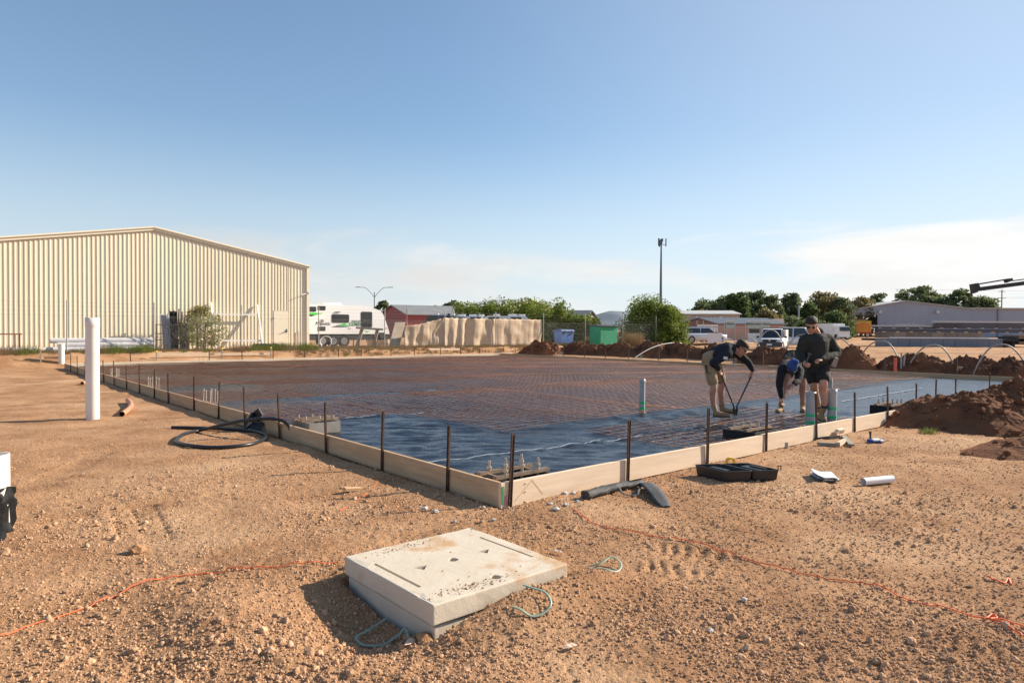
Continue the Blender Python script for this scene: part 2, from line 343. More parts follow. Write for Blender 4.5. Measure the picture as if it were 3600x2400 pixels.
# ---------------------------------------------------------------- slab: plastic sheet
poly = mat('black_plastic', (.006, .007, .010), .24, col2=(.014, .016, .021), scale=3, bump=.8, bscale=4.5, bdist=.05, stretch=(.6, 1.7, 1), spec=1.0)
def plz(u, v):
    x = U.x * u + V.x * v; y = U.y * u + V.y * v + .25 * pn(u * .8, v * .8, 40)
    w = .016 * fbm(x * 1.1, y * 3.2, 3, 41) + .034 * (np.abs(fbm(x * .8 + 3, y * 2.3, 3, 44)) - .2) + .018 * fbm(u * .45, v * .45, 2, 47) + .012 * np.abs(fbm(x * 2.2 + .8 * y, y * 4.4, 2, 49)) + .014 * (.35 - np.abs(pn(u * .9 + .7 * v, v * .5, 53))).clip(0, 1) * 2
    # folded ridge where the sheet bunches between the two mesh areas
    w = w + .10 * np.exp(-((u - 2.55 - .12 * np.sin(v * 1.3)) / .16) ** 2) * sst(3.6, 4.6, v) * sst(14, 9, v) * (.6 + .5 * pn(v * 1.1, u * 0 + 3, 3))
    e = np.minimum(np.minimum(u - .05, LL - .05 - u), np.minimum(v - .05, WW - .03 - v))
    w = w * (1.15 - .8 * sst(6, 12, v) - .65 * sst(7, 14, u) * (1 - sst(6, 12, v)))
    return .062 + w * sst(0, .25, e)
us = np.concatenate([np.arange(.05, 8, .045), np.arange(8, LL - .05, .16), [LL - .05]]); vsx = np.linspace(.045, WW - .005, 360)
UU, VV = np.meshgrid(us, vsx, indexing='ij'); P = np.stack([C0.x + U.x * UU + V.x * VV, C0.y + U.y * UU + V.y * VV, plz(UU, VV)], -1).reshape(-1, 3)
sheet = tag(link('plastic_sheet', np_mesh('plastic_sheet', P, grid_faces(len(us), len(vsx))[:, ::-1], poly, True)), 'glossy black plastic membrane spread inside the timber formwork', 'plastic sheet')
tapem = mat('tape', (.38, .42, .48), .5)
def tape(uv0, uv1, w=.022, lift=.014):
    n = int(math.hypot(uv1[0] - uv0[0], uv1[1] - uv0[1]) / .05) + 2; t = np.linspace(0, 1, n); a = uv0[0] + (uv1[0] - uv0[0]) * t; b = uv0[1] + (uv1[1] - uv0[1]) * t
    d = np.array([uv1[0] - uv0[0], uv1[1] - uv0[1]]); d = d / np.hypot(*d); vs = []
    for sgn in (-1, 1):
        ua = a - sgn * d[1] * w / 2; va = b + sgn * d[0] * w / 2; zz = np.maximum(plz(ua, va), plz(a, b)) + lift
        vs.append(np.stack([C0.x + U.x * ua + V.x * va, C0.y + U.y * ua + V.y * va, zz], -1))
    link('tape', np_mesh('tape', np.concatenate(vs), grid_faces(2, n), tapem, True), sheet)
def guv(px, py, z=.07): p = G(px, py, z); return uv_of(p.x, p.y)
tape(guv(1505, 1632), guv(2780, 1466)); tape(guv(1120, 1478), guv(1530, 1449)); tape(guv(2960, 1412), guv(3240, 1365), .04); tape(guv(770, 1352), guv(1020, 1340), .05); tape(guv(2480, 1330), guv(2660, 1352), .05)
# ---------------------------------------------------------------- slab: reinforcing mesh sheets
rust = mat('rusty_bar', (.56, .30, .20), .42, metal=.25, col2=(.40, .19, .12), scale=5, spec=.6, rnd=.2)
def mshz(u, v): return .118 + .020 * np.sin(u * 1.35 + .5 * v + 1.2 * np.sin(v * .35)) + .016 * pn(u * .55, v * .4, 51) + .014 * pn(u * .2, v * .2, 57)
def bars(u0, u1, v0, v1, sp_u=.2, sp_v=.2, rb=.0054, zo=0., tw=0., seed=0):
    q = np.random.default_rng(seed); vs = []; fs = []; base = 0
    def bar(pa, pb, up):
        nonlocal base
        L_ = math.hypot(pb[0] - pa[0], pb[1] - pa[1]); n = max(2, int(L_ / .45) + 1); t = np.linspace(0, 1, n); a = pa[0] + (pb[0] - pa[0]) * t; b = pa[1] + (pb[1] - pa[1]) * t
        d = np.array([pb[0] - pa[0], pb[1] - pa[1]]) / L_; z = mshz(a, b) + up + zo; pr = []
        for k in range(3):
            an = 2 * math.pi * k / 3 + .5; o1 = rb * math.cos(an); o2 = rb * math.sin(an); ua = a - d[1] * o1; va = b + d[0] * o1
            pr.append(np.stack([C0.x + U.x * ua + V.x * va, C0.y + U.y * ua + V.y * va, z + o2], -1))
        vs.append(np.stack(pr, 1).reshape(-1, 3)); fs.append(grid_faces(n, 3, True) + base); base += n * 3
    c, s_ = math.cos(tw), math.sin(tw); cu, cv = (u0 + u1) / 2, (v0 + v1) / 2
    rt = lambda a, b: (cu + (a - cu) * c - (b - cv) * s_, cv + (a - cu) * s_ + (b - cv) * c)
    for a in np.arange(u0 + .03, u1, sp_u): bar(rt(a, v0 - q.uniform(-.02, .05)), rt(a, v1 + q.uniform(-.02, .05)), .0045)
    for b in np.arange(v0 + .03, v1, sp_v): bar(rt(u0 - q.uniform(-.02, .05), b), rt(u1 + q.uniform(-.02, .05), b), -.0045)
    return np.concatenate(vs), np.concatenate(fs)
def mesh_sheet(u0, u1, v0, v1, label, seed, **k):
    v_, f_ = bars(u0, u1, v0, v1, seed=seed, **k)
    o = link('mesh_sheet', np_mesh('mesh_sheet', v_, f_, rust, False)); return tag(o, label, 'steel mesh', 'reinforcing mesh sheets laid over the plastic')
ncol = 10; cw = (WW - .55) / ncol
for c in range(ncol):
    v0 = .28 + c * cw; v1 = v0 + cw + .12
    st = 6.0 if c == 0 else (2.95 if c < 4 else 2.95 + .11 * (c - 3))
    rws = 4; rl = (LL - .35 - st) / rws
    for r_ in range(rws):
        u0 = st + r_ * rl; u1 = min(u0 + rl + .25, LL - .3)
        if c == 0: u0, u1 = ((6.0, 8.7), (9.7, 12.9), (14.2, 19.2), (20.3, 27.4))[r_]
        if c == 1 and r_ == 1: u0 += .9
        mesh_sheet(u0, u1, v0, v1, 'rusty reinforcing mesh sheet, %s strip counted from the left formwork, %s from the near edge' % (ORD[c], ORD[r_]), c * 10 + r_, zo=.006 * ((c + r_) % 3), tw=(random.random() - .5) * .012)
mesh_sheet(.18, 2.25, 3.55, 6.1, 'small rusty mesh piece under the boots of the man with bolt cutters', 501, zo=.0, tw=.02)
mesh_sheet(.22, 2.15, 5.9, 8.5, 'small rusty mesh piece under the two men beside the grey pipes', 502, zo=.008, tw=-.015)
# ---------------------------------------------------------------- formwork boards
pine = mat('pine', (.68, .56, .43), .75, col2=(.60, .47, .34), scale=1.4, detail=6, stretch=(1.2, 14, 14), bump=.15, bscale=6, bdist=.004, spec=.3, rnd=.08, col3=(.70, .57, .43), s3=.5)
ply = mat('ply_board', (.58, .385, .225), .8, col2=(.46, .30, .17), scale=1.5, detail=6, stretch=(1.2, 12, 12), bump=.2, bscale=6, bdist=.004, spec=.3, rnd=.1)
EDGE = {'left': (UV(.047, .022), U), 'right': (UV(.0225, -.005), V), 'back left': (UV(LL - .0225, .05), V), 'back right': (UV(LL - .05, WW + .022), -U)}
def formwork(side, cuts, m, labf):
    o0, d = EDGE[side]; rz = math.atan2(d.y, d.x)
    for i in range(len(cuts) - 1):
        a, b = cuts[i], cuts[i + 1] - .006; l = b - a; t = MB(); n = max(2, int(l / .6)); rings = []
        for k in range(n + 1):
            x = l * k / n; w = .004 * math.sin(i * 2.1 + x * 1.1); dz = .004 * math.sin(i + x * .9); c_ = .0035; h0 = -.035 if side in ('left', 'right') else -.04
            rings.append([(x, w + y, z + dz) for y, z in ((-.02, h0), (.02, h0), (.02, BH - c_), (.02 - c_, BH), (-.02 + c_, BH), (-.02, BH - c_))])
        t.loft(rings, smooth=False); p = o0 + d.to_3d() * a
        tag(t.build('formwork_board', m, loc=p, rot=(0, 0, rz)), labf % ORD[i], 'formwork board', 'timber formwork boards round the slab')
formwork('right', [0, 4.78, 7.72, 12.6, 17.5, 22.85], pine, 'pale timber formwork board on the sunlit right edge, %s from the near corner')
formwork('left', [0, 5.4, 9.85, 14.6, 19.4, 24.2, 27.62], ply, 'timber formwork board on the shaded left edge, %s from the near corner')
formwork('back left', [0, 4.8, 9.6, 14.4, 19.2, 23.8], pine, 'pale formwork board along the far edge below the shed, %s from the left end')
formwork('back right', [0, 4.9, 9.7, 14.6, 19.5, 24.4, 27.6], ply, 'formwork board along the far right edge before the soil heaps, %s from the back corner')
# paint and pencil marks on the near corner board
pm = {'green': mat('paint_green', (.06, .22, .07), .7), 'pink': mat('paint_pink', (.65, .22, .35), .7), 'nail': mat('nail_dark', (.05, .045, .045), .5, .6), 'pencil': mat('pencil_line', (.55, .40, .33), .8)}
bd = [o for o in COL.objects if o.get('label', '').startswith('pale timber formwork board on the sunlit right edge, first')][0]
t = MB(); t.box((.018, -.0225, .09), (.026, .003, .17)); t.build('paint_mark', pm['green'], bd)
t = MB(); t.box((.055, -.0225, .04), (.028, .003, .09)); t.build('paint_mark', pm['pink'], bd)
for z in (.16, .08):
    t = MB(); t.cyl((.30, -.020, z), (.30, -.0245, z), .006, n=8); t.build('screw', pm['nail'], bd)
t = MB(); t.bar((.17, -.0225, .01), (.40, -.0225, .19), .002, .002, (0, 1, 0)); t.bar((.40, -.0225, .19), (.55, -.0225, .03), .002, .002, (0, 1, 0)); t.build('pencil_line', pm['pencil'], bd)
# ---------------------------------------------------------------- steel stakes with nail holes
peg = mat('stake_steel', (.060, .040, .030), .62, metal=.35, col2=(.13, .070, .042), scale=9, bump=.3, bscale=60, bdist=.003, rnd=.3)
def stake_mesh():
    t = MB(); w, d, h = .038, .012, .80; hs = [.16, .26, .36, .46, .56, .66, .74]
    for sx_ in (-1, 1): t.box((sx_ * .013, 0, h / 2), (.012, d, h)); t.box((sx_ * .0165, -.009, h / 2 - .004), (.005, .008, h - .02))
    z = 0
    for hh in hs + [h + .007]: t.box((0, 0, (z + hh - .007) / 2), (.0139, d - .001, hh - .007 - z)); z = hh + .007
    return t.mesh('stake', peg)
stm = stake_mesh()
def stake(p, rz, top, label, tilt=None, group='steel stakes bracing the formwork'):
    o = link('stake', stm, loc=(p[0], p[1], top - .80), rot=(random.uniform(-.035, .035), random.uniform(-.035, .035) if tilt is None else tilt, rz)); tag(o, label, 'stake', group); return o
rzL = math.atan2(U.y, U.x); rzR = math.atan2(V.y, V.x)
Ls = [.87, 2.22, 3.72, 5.32, 6.86, 8.3, 9.84, 11.8, 13.08, 14.63, 16.12, 17.76, 19.4, 22.77, 24.32, 25.97]
for i, u in enumerate(Ls): stake(UV(u, -.014), rzL + math.pi, .66 + random.uniform(-.03, .04), 'rusty steel stake, %s along the left formwork from the near corner' % ORD[i])
Rs = [1.82, 3.38, 4.83, 6.36, 7.74, 9.15, 10.52, 11.57, 12.8, 15.2, 17.6, 20]
stake(UV(-.012, .085), rzR, .67, 'rusty steel stake driven at the near corner of the formwork', tilt=.075)
for i, u in enumerate(Rs): stake(UV(-.012, u), rzR, .66 + random.uniform(-.03, .05), 'steel stake, %s along the right formwork after the near corner stake' % ORD[i])
for i, u in enumerate([2.4, 5.63, 7.09, 8.56, 10.18, 12.0, 13.32, 15.14, 16.64, 18.4, 19.88, 21.28, 23.24]): stake(UV(LL + .012, u), rzR, .64 + random.uniform(-.05, .07), 'thin steel stake, %s from the left along the far formwork below the shed' % ORD[i])
for i, u in enumerate([1.38, 2.88, 4.18, 5.52, 7.18, 8.68, 10.26, 12.14, 13.78, 15.5, 17.62, 20.1, 22.5, 24.83]): stake(UV(LL - u, WW + .058), rzL, .74 + random.uniform(-.06, .1), 'thin steel stake, %s from the back corner along the far right formwork' % ORD[i])
# ---------------------------------------------------------------- anchor bolts and cast-in cages
galv = mat('galvanised_bolt', (.55, .52, .47), .45, metal=.7, col2=(.42, .36, .30), scale=12)
cagem = mat('cage_steel', (.17, .115, .085), .6, metal=.4, col2=(.30, .22, .16), scale=7)
greyply = mat('grey_form_side', (.25, .235, .215), .85, col2=(.19, .18, .17), scale=6)
darkply = mat('dark_form_side', (.018, .017, .018), .8)
def bolt_group(u, v, label, n=3, dx=.17, h=.26, along='u', head=True):
    t = thing('anchor_bolt_group', label, 'anchor bolts', UV(u, v, .10), rzL if along == 'u' else rzR, 'anchor bolt groups standing along the slab edge')
    m = MB(); m.cyl((0, 0, 0), (0, 0, h), .0085, n=8)
    if head: m.cyl((0, 0, h - .018), (0, 0, h), .017, n=6); m.cyl((0, 0, h), (0, 0, h + .016), .0085, n=8)
    bm_ = m.mesh('bolt', galv)
    for i in range(n):
        for j in (-1, 1): link('bolt', bm_, t, loc=((i - (n - 1) / 2) * dx + random.uniform(-.012, .012), j * .075 + random.uniform(-.01, .01), random.uniform(-.02, .02)), rot=(random.uniform(-.03, .03), random.uniform(-.03, .03), 0))
    m = MB(); m.box((0, 0, .015), (dx * n, .2, .008)); m.build('template_plate', cagem, t)
for i, u in enumerate((9.9, 14.7, 19.6, 24.5)): bolt_group(u, .33, 'cluster of upright anchor bolts, %s along the left formwork from the corner cage' % ORD[i], dx=.22)
for i, v in enumerate((5.26, 11.38, 17.46, 22.4)): bolt_group(LL - .35, v, 'cluster of anchor bolts before the far formwork, %s from the left' % ORD[i], along='v')
for i, t_ in enumerate((5.7, 11.3, 16.4)): bolt_group(LL - t_, WW - .4, 'cluster of anchor bolts before the far right formwork, %s from the back corner' % ORD[i], h=.36)
def cage(u, v, label, la=.62, lb=.50, side=darkply, z0=.02, zs=.20, bolts=((-.22, -.13), (0, -.13), (.22, -.13), (-.22, .13), (0, .13), (.22, .13))):
    t = thing('anchor_cage', label, 'anchor cage', UV(u, v, 0), rzR, 'anchor cages cast into the slab edge')
    for sx_, sy_, dx, dy in ((0, -lb / 2, la, .022), (0, lb / 2, la, .022), (-la / 2 + .011, 0, .022, lb - .024), (la / 2 - .011, 0, .022, lb - .024)):
        m = MB(); m.box((sx_, sy_, z0 + zs / 2), (dx, dy, zs)); m.build('form_side', side, t)
    for sy_ in (-.13, .13):
        m = MB(); m.box((0, sy_, zs + z0 + .02), (la + .10, .055, .035)); m.build('template_bar', cagem, t)
    for sx_ in (-.25, .25):
        m = MB(); m.box((sx_, 0, zs + z0 + .0), (.04, .205, .02)); m.build('cross_bar', cagem, t)
    b = MB(); b.cyl((0, 0, 0), (0, 0, .34), .013, n=10); bme = b.mesh('bolt', galv); b = MB(); b.cyl((0, 0, 0), (0, 0, .024), .026, n=6); nme = b.mesh('nut', galv)
    for i, (bx, by) in enumerate(bolts):
        o = link('bolt', bme, t, loc=(bx, by, .0 + random.uniform(-.02, .02)))
        link('nut', nme, o, loc=(0, 0, .255 - .0))
cage(.36, .46, 'steel anchor bolt cage set in the near corner of the slab', zs=.165)
cage(5.0, .42, 'grey sided anchor bolt cage on the left edge beside the poly pipe loop', side=greyply, la=.5, lb=.62, zs=.23)
cage(.42, 5.15, 'dark sided anchor bolt cage at the right formwork before the crouching man', zs=.19)
cage(.42, 10.4, 'dark sided anchor bolt cage at the right formwork near the big soil mound', zs=.19)
# ---------------------------------------------------------------- drain pipes
pvcw = mat('white_pvc', (.80, .74, .69), .35, col2=(.74, .66, .60), scale=2, spec=.5)
pvcg = mat('grey_pvc', (.36, .37, .38), .45, col2=(.31, .32, .33), scale=3); gtape = mat('green_tape', (.02, .45, .17), .4); pvco = mat('orange_pvc', (.60, .27, .15), .55, col2=(.5, .2, .11), scale=9)
def stand_pipe(name, p, ro, h, m, label, sock=0., z0=-.25, cat='pipe', lean=(0, 0)):
    t = thing(name, label, cat, p); t.rotation_euler = (lean[0], lean[1], 0)
    b = MB(); b.pipe((0, 0, z0), (0, 0, h - (sock and .001)), ro, ro * .93, 32); b.build('tube', m, t)
    if sock:
        b = MB(); rr = [(ro * .99, h - sock - .03), (ro * 1.06, h - sock), (ro * 1.06, h), (ro * .97, h), (ro * .97, h - sock - .03)]
        b.loft([[(r_ * math.cos(2 * math.pi * j / 32), r_ * math.sin(2 * math.pi * j / 32), z) for j in range(32)] for r_, z in rr], cap=False); b.build('socket', m, t)
    return t
p = G(326, 1472); stand_pipe('white_pipe', on(p), .112, 1.84, pvcw, 'tall white plastic drain pipe standing upright left of the slab', .15)
p = G(216, 1290); stand_pipe('white_pipe', on(p), .118, .80, pvcw, 'short white plastic pipe standing at the far left corner of the formwork')
pl = G(-26, 1868); wp = stand_pipe('white_pipe', on(pl), .118, .63, pvcw, 'white pipe stump with black wrapping at the left edge of the picture')
bag = mat('black_film', (.010, .010, .011), .6, spec=.2, bump=.5, bscale=14, bdist=.02)
b = MB(); rings = []
for k in range(9):
    z = -.03 + .30 * k / 8; rings.append([((.135 + .035 * math.sin(j * 2.1 + k * .8) * .5 + .02 * math.sin(k * 1.3 + j)) * math.cos(2 * math.pi * j / 28), (.135 + .03 * math.sin(j * 1.7 + k)) * math.sin(2 * math.pi * j / 28), z + (.10 * math.cos(2 * math.pi * j / 28) if k > 3 else 0)) for j in range(28)])
b.loft(rings, cap=False); wrap = b.build('plastic_wrap', bag, fix=True, loc=on(pl)); tag(wrap, 'crumpled black plastic film wrapped round the white pipe stump', 'plastic film')
b = MB(); b.loft([[(.12 + .035 * i, -.10 - .03 * i + w * .05, .07 - .02 * i + .02 * math.sin(w + i)) for w in (-1, 0, 1)] + [(.12 + .035 * i, -.10 - .03 * i + w * .05, .064 - .02 * i + .02 * math.sin(w + i)) for w in (1, 0, -1)] for i in range(5)]); b.build('film_tail', bag, wrap)
def taped_pipe(u, v, ro, h, label, bands, z=.06):
    t = stand_pipe('grey_pipe', UV(u, v, z), ro, h, pvcg, label, .06 if h > .5 else 0, z0=-.1)
    for z0 in bands: b = MB(); b.cyl((0, 0, z0), (0, 0, z0 + .045), ro * 1.03, n=28, cap=False); b.build('tape_band', gtape, t, fix=False)
    return t
taped_pipe(3.32, 6.26, .055, .68, 'grey pipe riser with green tape standing among the mesh', (.09, .2))
taped_pipe(.30, 6.80, .078, .62, 'grey pipe riser with green tape left of the standing man', (.10, .22))
taped_pipe(.32, 7.62, .074, .62, 'grey pipe riser with green tape right of the standing man', (.12, .27))
stand_pipe('grey_pipe', G(2918, 1448, .06), .04, .66, pvcg, 'thin grey pipe behind the legs of the standing man', z0=-.1)
b = MB(); p0, p1 = on(G(429, 1463), .05), on(G(449, 1416), .06); path = [p0.lerp(p1, t_) + Vector((.12 * math.sin(math.pi * t_) - .0, 0, .012 * math.sin(math.pi * t_))) for t_ in np.linspace(0, 1, 9)]
b.tube(path, .048, 20, cap=False); o = b.build('pipe_offcut', pvco, fix=False); tag(o, 'curved orange plastic pipe offcut lying beside the tall white pipe', 'pipe')
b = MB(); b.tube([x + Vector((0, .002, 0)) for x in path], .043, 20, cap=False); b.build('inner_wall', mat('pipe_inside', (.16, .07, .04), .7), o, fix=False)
b = MB(); p0 = on(G(289, 1352), .05); b.pipe(p0, p0 + Vector((-.10, .42, .01)), .05, .045, 20); tag(b.build('pipe_offcut', pvco, fix=False), 'short orange pipe offcut lying left of the tall white pipe', 'pipe')
# conduit and drain stubs on the far right edge
pvr = mat('red_pvc', (.50, .10, .07), .5); p = G(3147, 1316); stand_pipe('red_pipe', on(p), .055, .66, pvr, 'short red plastic pipe standing at the far right formwork'); 
for k in range(2): stand_pipe('grey_conduit', on(G(3168 + 8 * k, 1312)), .030, .80 - .08 * k, pvcg, ('taller' if k == 0 else 'shorter') + ' of two grey conduits upright beside the red pipe', lean=(0, .06 * k))
# ---------------------------------------------------------------- grey conduit hoops over the soil heaps
def hoop(a, pk, c, label, r=.029, ya=None, yc=None):
    """ends a, c on the ground, peak pixel pk"""
    A = on(G(*a)) if ya is None else D(*a, ya); Cc = on(G(*c)) if yc is None else D(*c, yc); kx = (pk[0] - a[0]) / (c[0] - a[0]); ym = A.y + (Cc.y - A.y) * kx; Pk = D(*pk, ym)
    pts = []
    for t_ in np.linspace(0, 1, 28):
        q = A.lerp(Cc, t_); e = 1 - abs((t_ - kx) / (kx if t_ < kx else 1 - kx)) ** 2.3; base = A.z + (Cc.z - A.z) * t_
        pts.append(Vector((q.x, q.y, base + e * (Pk.z - (A.z + (Cc.z - A.z) * kx)))))
    pts = [pts[0] + Vector((0, 0, -.25))] + pts + [pts[-1] + Vector((0, 0, -.25))]
    m = MB(); m.tube(pts, r, 10); tag(m.build('conduit_hoop', mat('conduit', (.37, .355, .33), .5, col2=(.30, .285, .265), scale=2), fix=False), label, 'conduit', 'grey conduit hoops rising from the soil heaps')
hoop((2222, 1266), (2358, 1205), (2446, 1240), 'long low grey conduit bowed over the heaps left of the man with bolt cutters', ya=37, yc=41)
hoop((2560, 1245), (2622, 1186), (2682, 1240), 'grey conduit hoop partly hidden behind the head of the man with bolt cutters', ya=38, yc=38)
hoop((2650, 1256), (2706, 1160), (2766, 1246), 'tall grey conduit hoop in front of the white ute bonnet', ya=36, yc=36)
hoop((2750, 1260), (2826, 1175), (2890, 1262), 'grey conduit hoop before the ute door, half hidden by the standing man', ya=35, yc=34)
hoop((2880, 1285), (2952, 1190), (3022, 1302), 'grey conduit hoop just right of the standing man')
hoop((3006, 1296), (3104, 1198), (3172, 1308), 'grey conduit hoop ending beside the red pipe')
hoop((3184, 1312), (3284, 1212), (3366, 1318), 'grey conduit hoop between the red pipe and the cardboard box')
hoop((3420, 1324), (3520, 1210), (3625, 1330), 'rightmost grey conduit hoop at the right edge of the picture')
cb_ = thing('cardboard_box', 'small cardboard box with white side standing by the far right formwork', 'box', on(G(3385, 1320)), rzR + .2)
b = MB(); b.box((0, 0, .17), (.36, .34, .36)); b.build('carton', mat('cardboard', (.42, .29, .17), .85), cb_); b = MB(); b.box((.183, 0, .17), (.004, .30, .3)); b.build('label', mat('white_card', (.8, .8, .78), .7), cb_)
b = MB(); p = UV(LL - 18.9, WW - .3, .1); b.box((0, 0, .06), (.55, .35, .13), taper=(.9, .9)); o = b.build('plastic_tub', mat('dark_tub', (.03, .035, .04), .5), loc=p, rot=(0, 0, rzR)); tag(o, 'low dark plastic tub lying at the far right formwork', 'tub')
# ---------------------------------------------------------------- soil heaps
dsoil = mat('dark_soil', (.13, .060, .036), .95, col2=(.23, .11, .058), scale=2.2, detail=8, bump=.8, bscale=18, bdist=.05, spec=.1, col3=(.07, .036, .025), s3=1.1)
bsoil = mat('mound_soil', (.22, .10, .052), .95, col2=(.14, .062, .034), scale=1.5, detail=9, bump=.8, bscale=26, bdist=.04, spec=.1, col3=(.33, .13, .058), s3=.7)
def heap(c, rx, ry, h, rz, label, m=dsoil, seed=0, nr=26, na=64, rough=.09, sharp=1.15, skew=(0, 0), cat='soil heap', group=None, clods=0, zb=None):
    r_ = np.linspace(0, 1.12, nr)[:, None]; a = np.linspace(0, 2 * np.pi, na, endpoint=False)[None, :]
    wob = 1 + .16 * np.sin(2 * a + seed) + .10 * np.sin(3 * a + seed * 2.3) + .06 * np.sin(5 * a + seed)
    x = r_ * np.cos(a) * rx * wob; y = r_ * np.sin(a) * ry * wob
    prof = np.clip(1 - r_ ** sharp, -.2, 1) ; prof = np.where(prof > 0, prof * (1 - .25 * np.exp(-(r_ / .18) ** 2)), prof) + 0 * a
    x = x + skew[0] * prof; y = y + skew[1] * prof
    sc = 2.2 / max(min(rx, ry), .4) * .8
    n = fbm(x * 1.7 + seed * 7, y * 1.7, 5, seed + 60, .6); z = h * prof * (1 + .35 * pn(x * .9 + seed * 3, y * .9 + 5, seed)) + rough * n * np.clip(prof * 3, .15, 1) - .03
    base = 0.
    o = link('soil_heap', np_mesh('soil_heap', np.stack([x, y, z], -1).reshape(-1, 3), grid_faces(nr, na, True), m, False), loc=(c[0], c[1], gz(c[0], c[1]) if zb is None else zb), rot=(0, 0, rz))
    tag(o, label, cat, group)
    if clods:
        q = np.random.default_rng(seed + 200); vs = []; fs = []; ico = bmesh.new(); bmesh.ops.create_icosphere(ico, subdivisions=1, radius=1); iv = np.array([v_.co[:] for v_ in ico.verts]); if_ = np.array([[v_.index for v_ in f.verts] for f in ico.faces]); ico.free()
        ii = q.integers(0, nr - 3, clods); jj = q.integers(0, na, clods); S = .012 * (9 ** (q.random(clods) ** 2.6))
        for k in range(clods):
            cc_ = np.array([x[ii[k], jj[k]], y[ii[k], jj[k]], z[ii[k], jj[k]]]) + q.normal(0, .03, 3) * [1, 1, 0]; vs.append(iv * S[k] * q.uniform(.6, 1.2, 3) * (1 + q.uniform(-.25, .25, (len(iv), 1))) + cc_); fs.append(if_ + k * len(iv))
        oc = link('clods', np_mesh('clods', np.concatenate(vs), np.concatenate(fs), m, False), o); oc['kind'] = 'stuff'
    return o
c = G(3430, 1512); heap((c.x + 1.45, c.y + .55), 2.35, 1.75, .98, .35, 'big mound of dark red-brown soil on the right beside the formwork', bsoil, 3, 70, 180, .07, 1.1, (-.1, .25), clods=1500, cat='soil mound')
c = G(3700, 1610); heap((c.x + .55, c.y + .35), 1.3, .9, .42, .2, 'lower soil lump in front of the big mound at the right edge', bsoil, 8, 40, 100, .05, 1.0, clods=250, cat='soil mound')
hp = [(1905, 43.8, 1.7, 1.1, .95, 'heap of reddish soil at the foot of the tarpaulin'), (2045, 43.3, 2.3, 1.0, .80, 'dark soil heap below the blue bin'), (2165, 41.8, 2.4, 1.05, .90, 'dark soil heap below the green box'), (2290, 40.2, 2.5, 1.1, .92, 'dark soil heap below the dry brush'),
      (2400, 39.0, 2.3, 1.1, .90, 'dark soil heap under the low bowed conduit'), (2520, 37.2, 2.1, 1.0, .86, 'dark soil heap behind the back of the man with bolt cutters'), (2705, 33.4, 1.8, 1.0, .82, 'soil heap in front of the white ute bumper'), (2830, 32, 1.3, .9, .6, 'soil heap behind the crouching man in the blue beanie'),
      (2975, 30.3, 1.6, 1.05, 1.05, 'tall soil heap just right of the standing man'), (3215, 27.8, 1.9, 1.0, .86, 'dark soil heap behind the red pipe'), (3440, 26.2, 1.7, .95, .80, 'dark soil heap behind the cardboard box'), (3575, 24.8, 1.6, 1.0, .80, 'dark soil heap behind the rightmost conduit hoop')]
for i, (px, y, rx, ry, h, lb) in enumerate(hp):
    p = D(px, 1250, y); u_, v_ = uv_of(p.x, p.y)
    if v_ < WW + ry * 1.15 + .4 and u_ < LL: p = UV(u_, WW + ry * 1.15 + .4)
    heap((p.x, p.y), rx, ry, h, rzL + .1 * math.sin(i), lb, dsoil if i not in (0, 8) else bsoil, i + 20, 34, 90, .17, 1.5, group='soil heaps along the far right formwork', clods=380)
# ---------------------------------------------------------------- concrete pit lid
conc = mat('concrete', (.55, .475, .375), .9, col2=(.63, .555, .45), scale=3.5, detail=9, lo=.3, hi=.7, bump=.5, bscale=22, bdist=.006, spec=.2, col3=(.50, .33, .19), s3=2.6, lo3=.58, hi3=.68)
def rounded_block(sx_, sy_, z0, z1, bev):
    bm = bmesh.new(); bmesh.ops.create_cube(bm, size=1)
    for v_ in bm.verts: v_.co.x *= sx_; v_.co.y *= sy_; v_.co.z = z0 if v_.co.z < 0 else z1
    bmesh.ops.bevel(bm, geom=bm.edges[:], offset=bev, segments=3, profile=.6, affect='EDGES'); me = bpy.data.meshes.new('block'); bm.to_mesh(me); bm.free(); return me
def lid_local(px, py): p = G(px, py, .16); d = Vector((p.x, p.y)) - LIDC; return d.dot(V), d.dot(U)
pit = thing('concrete_pit', 'square precast concrete pit with lid half dug into the foreground soil', 'pit', (LIDC.x, LIDC.y, 0), rzR)
lme = rounded_block(1.04, 1.04, .042, .16, .012); lme.materials.append(conc); lid = link('lid', lme, pit)
cutm = MB()
for px, py in ((1594, 1966), (1743, 2027)): a, b2 = lid_local(px, py); cutm.cyl((a, b2, .07), (a, b2, .3), .034, n=20)
for px, py in ((1705, 1937), (1484, 1994)):
    a, b2 = lid_local(px, py); cutm.prism([(a - .045, b2 + .03), (a - .01, b2 - .04), (a + .05, b2 + .02)], 'z', .08, .3)
for q0, q1 in (((1686, 1887), (1873, 1956)), ((1316, 1980), (1477, 2062))):
    a0, b0 = lid_local(*q0); a1, b1 = lid_local(*q1); cutm.bar((a0, b0, .19), (a1, b1, .19), .022, .12)
co = cutm.build('cutter', conc, pit); bpy.context.view_layer.update(); md = lid.modifiers.new('b', 'BOOLEAN'); md.object = co; md.operation = 'DIFFERENCE'; md.solver = 'EXACT'
bpy.context.view_layer.update(); nm = bpy.data.meshes.new_from_object(lid.evaluated_get(bpy.context.evaluated_depsgraph_get())); lid.modifiers.clear(); lid.data = nm; bpy.data.objects.remove(co)
bm = bmesh.new(); bm.from_mesh(nm); bmesh.ops.triangulate(bm, faces=bm.faces[:]); eds = [e for e in bm.edges if e.calc_length() > .05]
bmesh.ops.subdivide_edges(bm, edges=eds, cuts=14, use_grid_fill=False); bmesh.ops.triangulate(bm, faces=bm.faces[:])
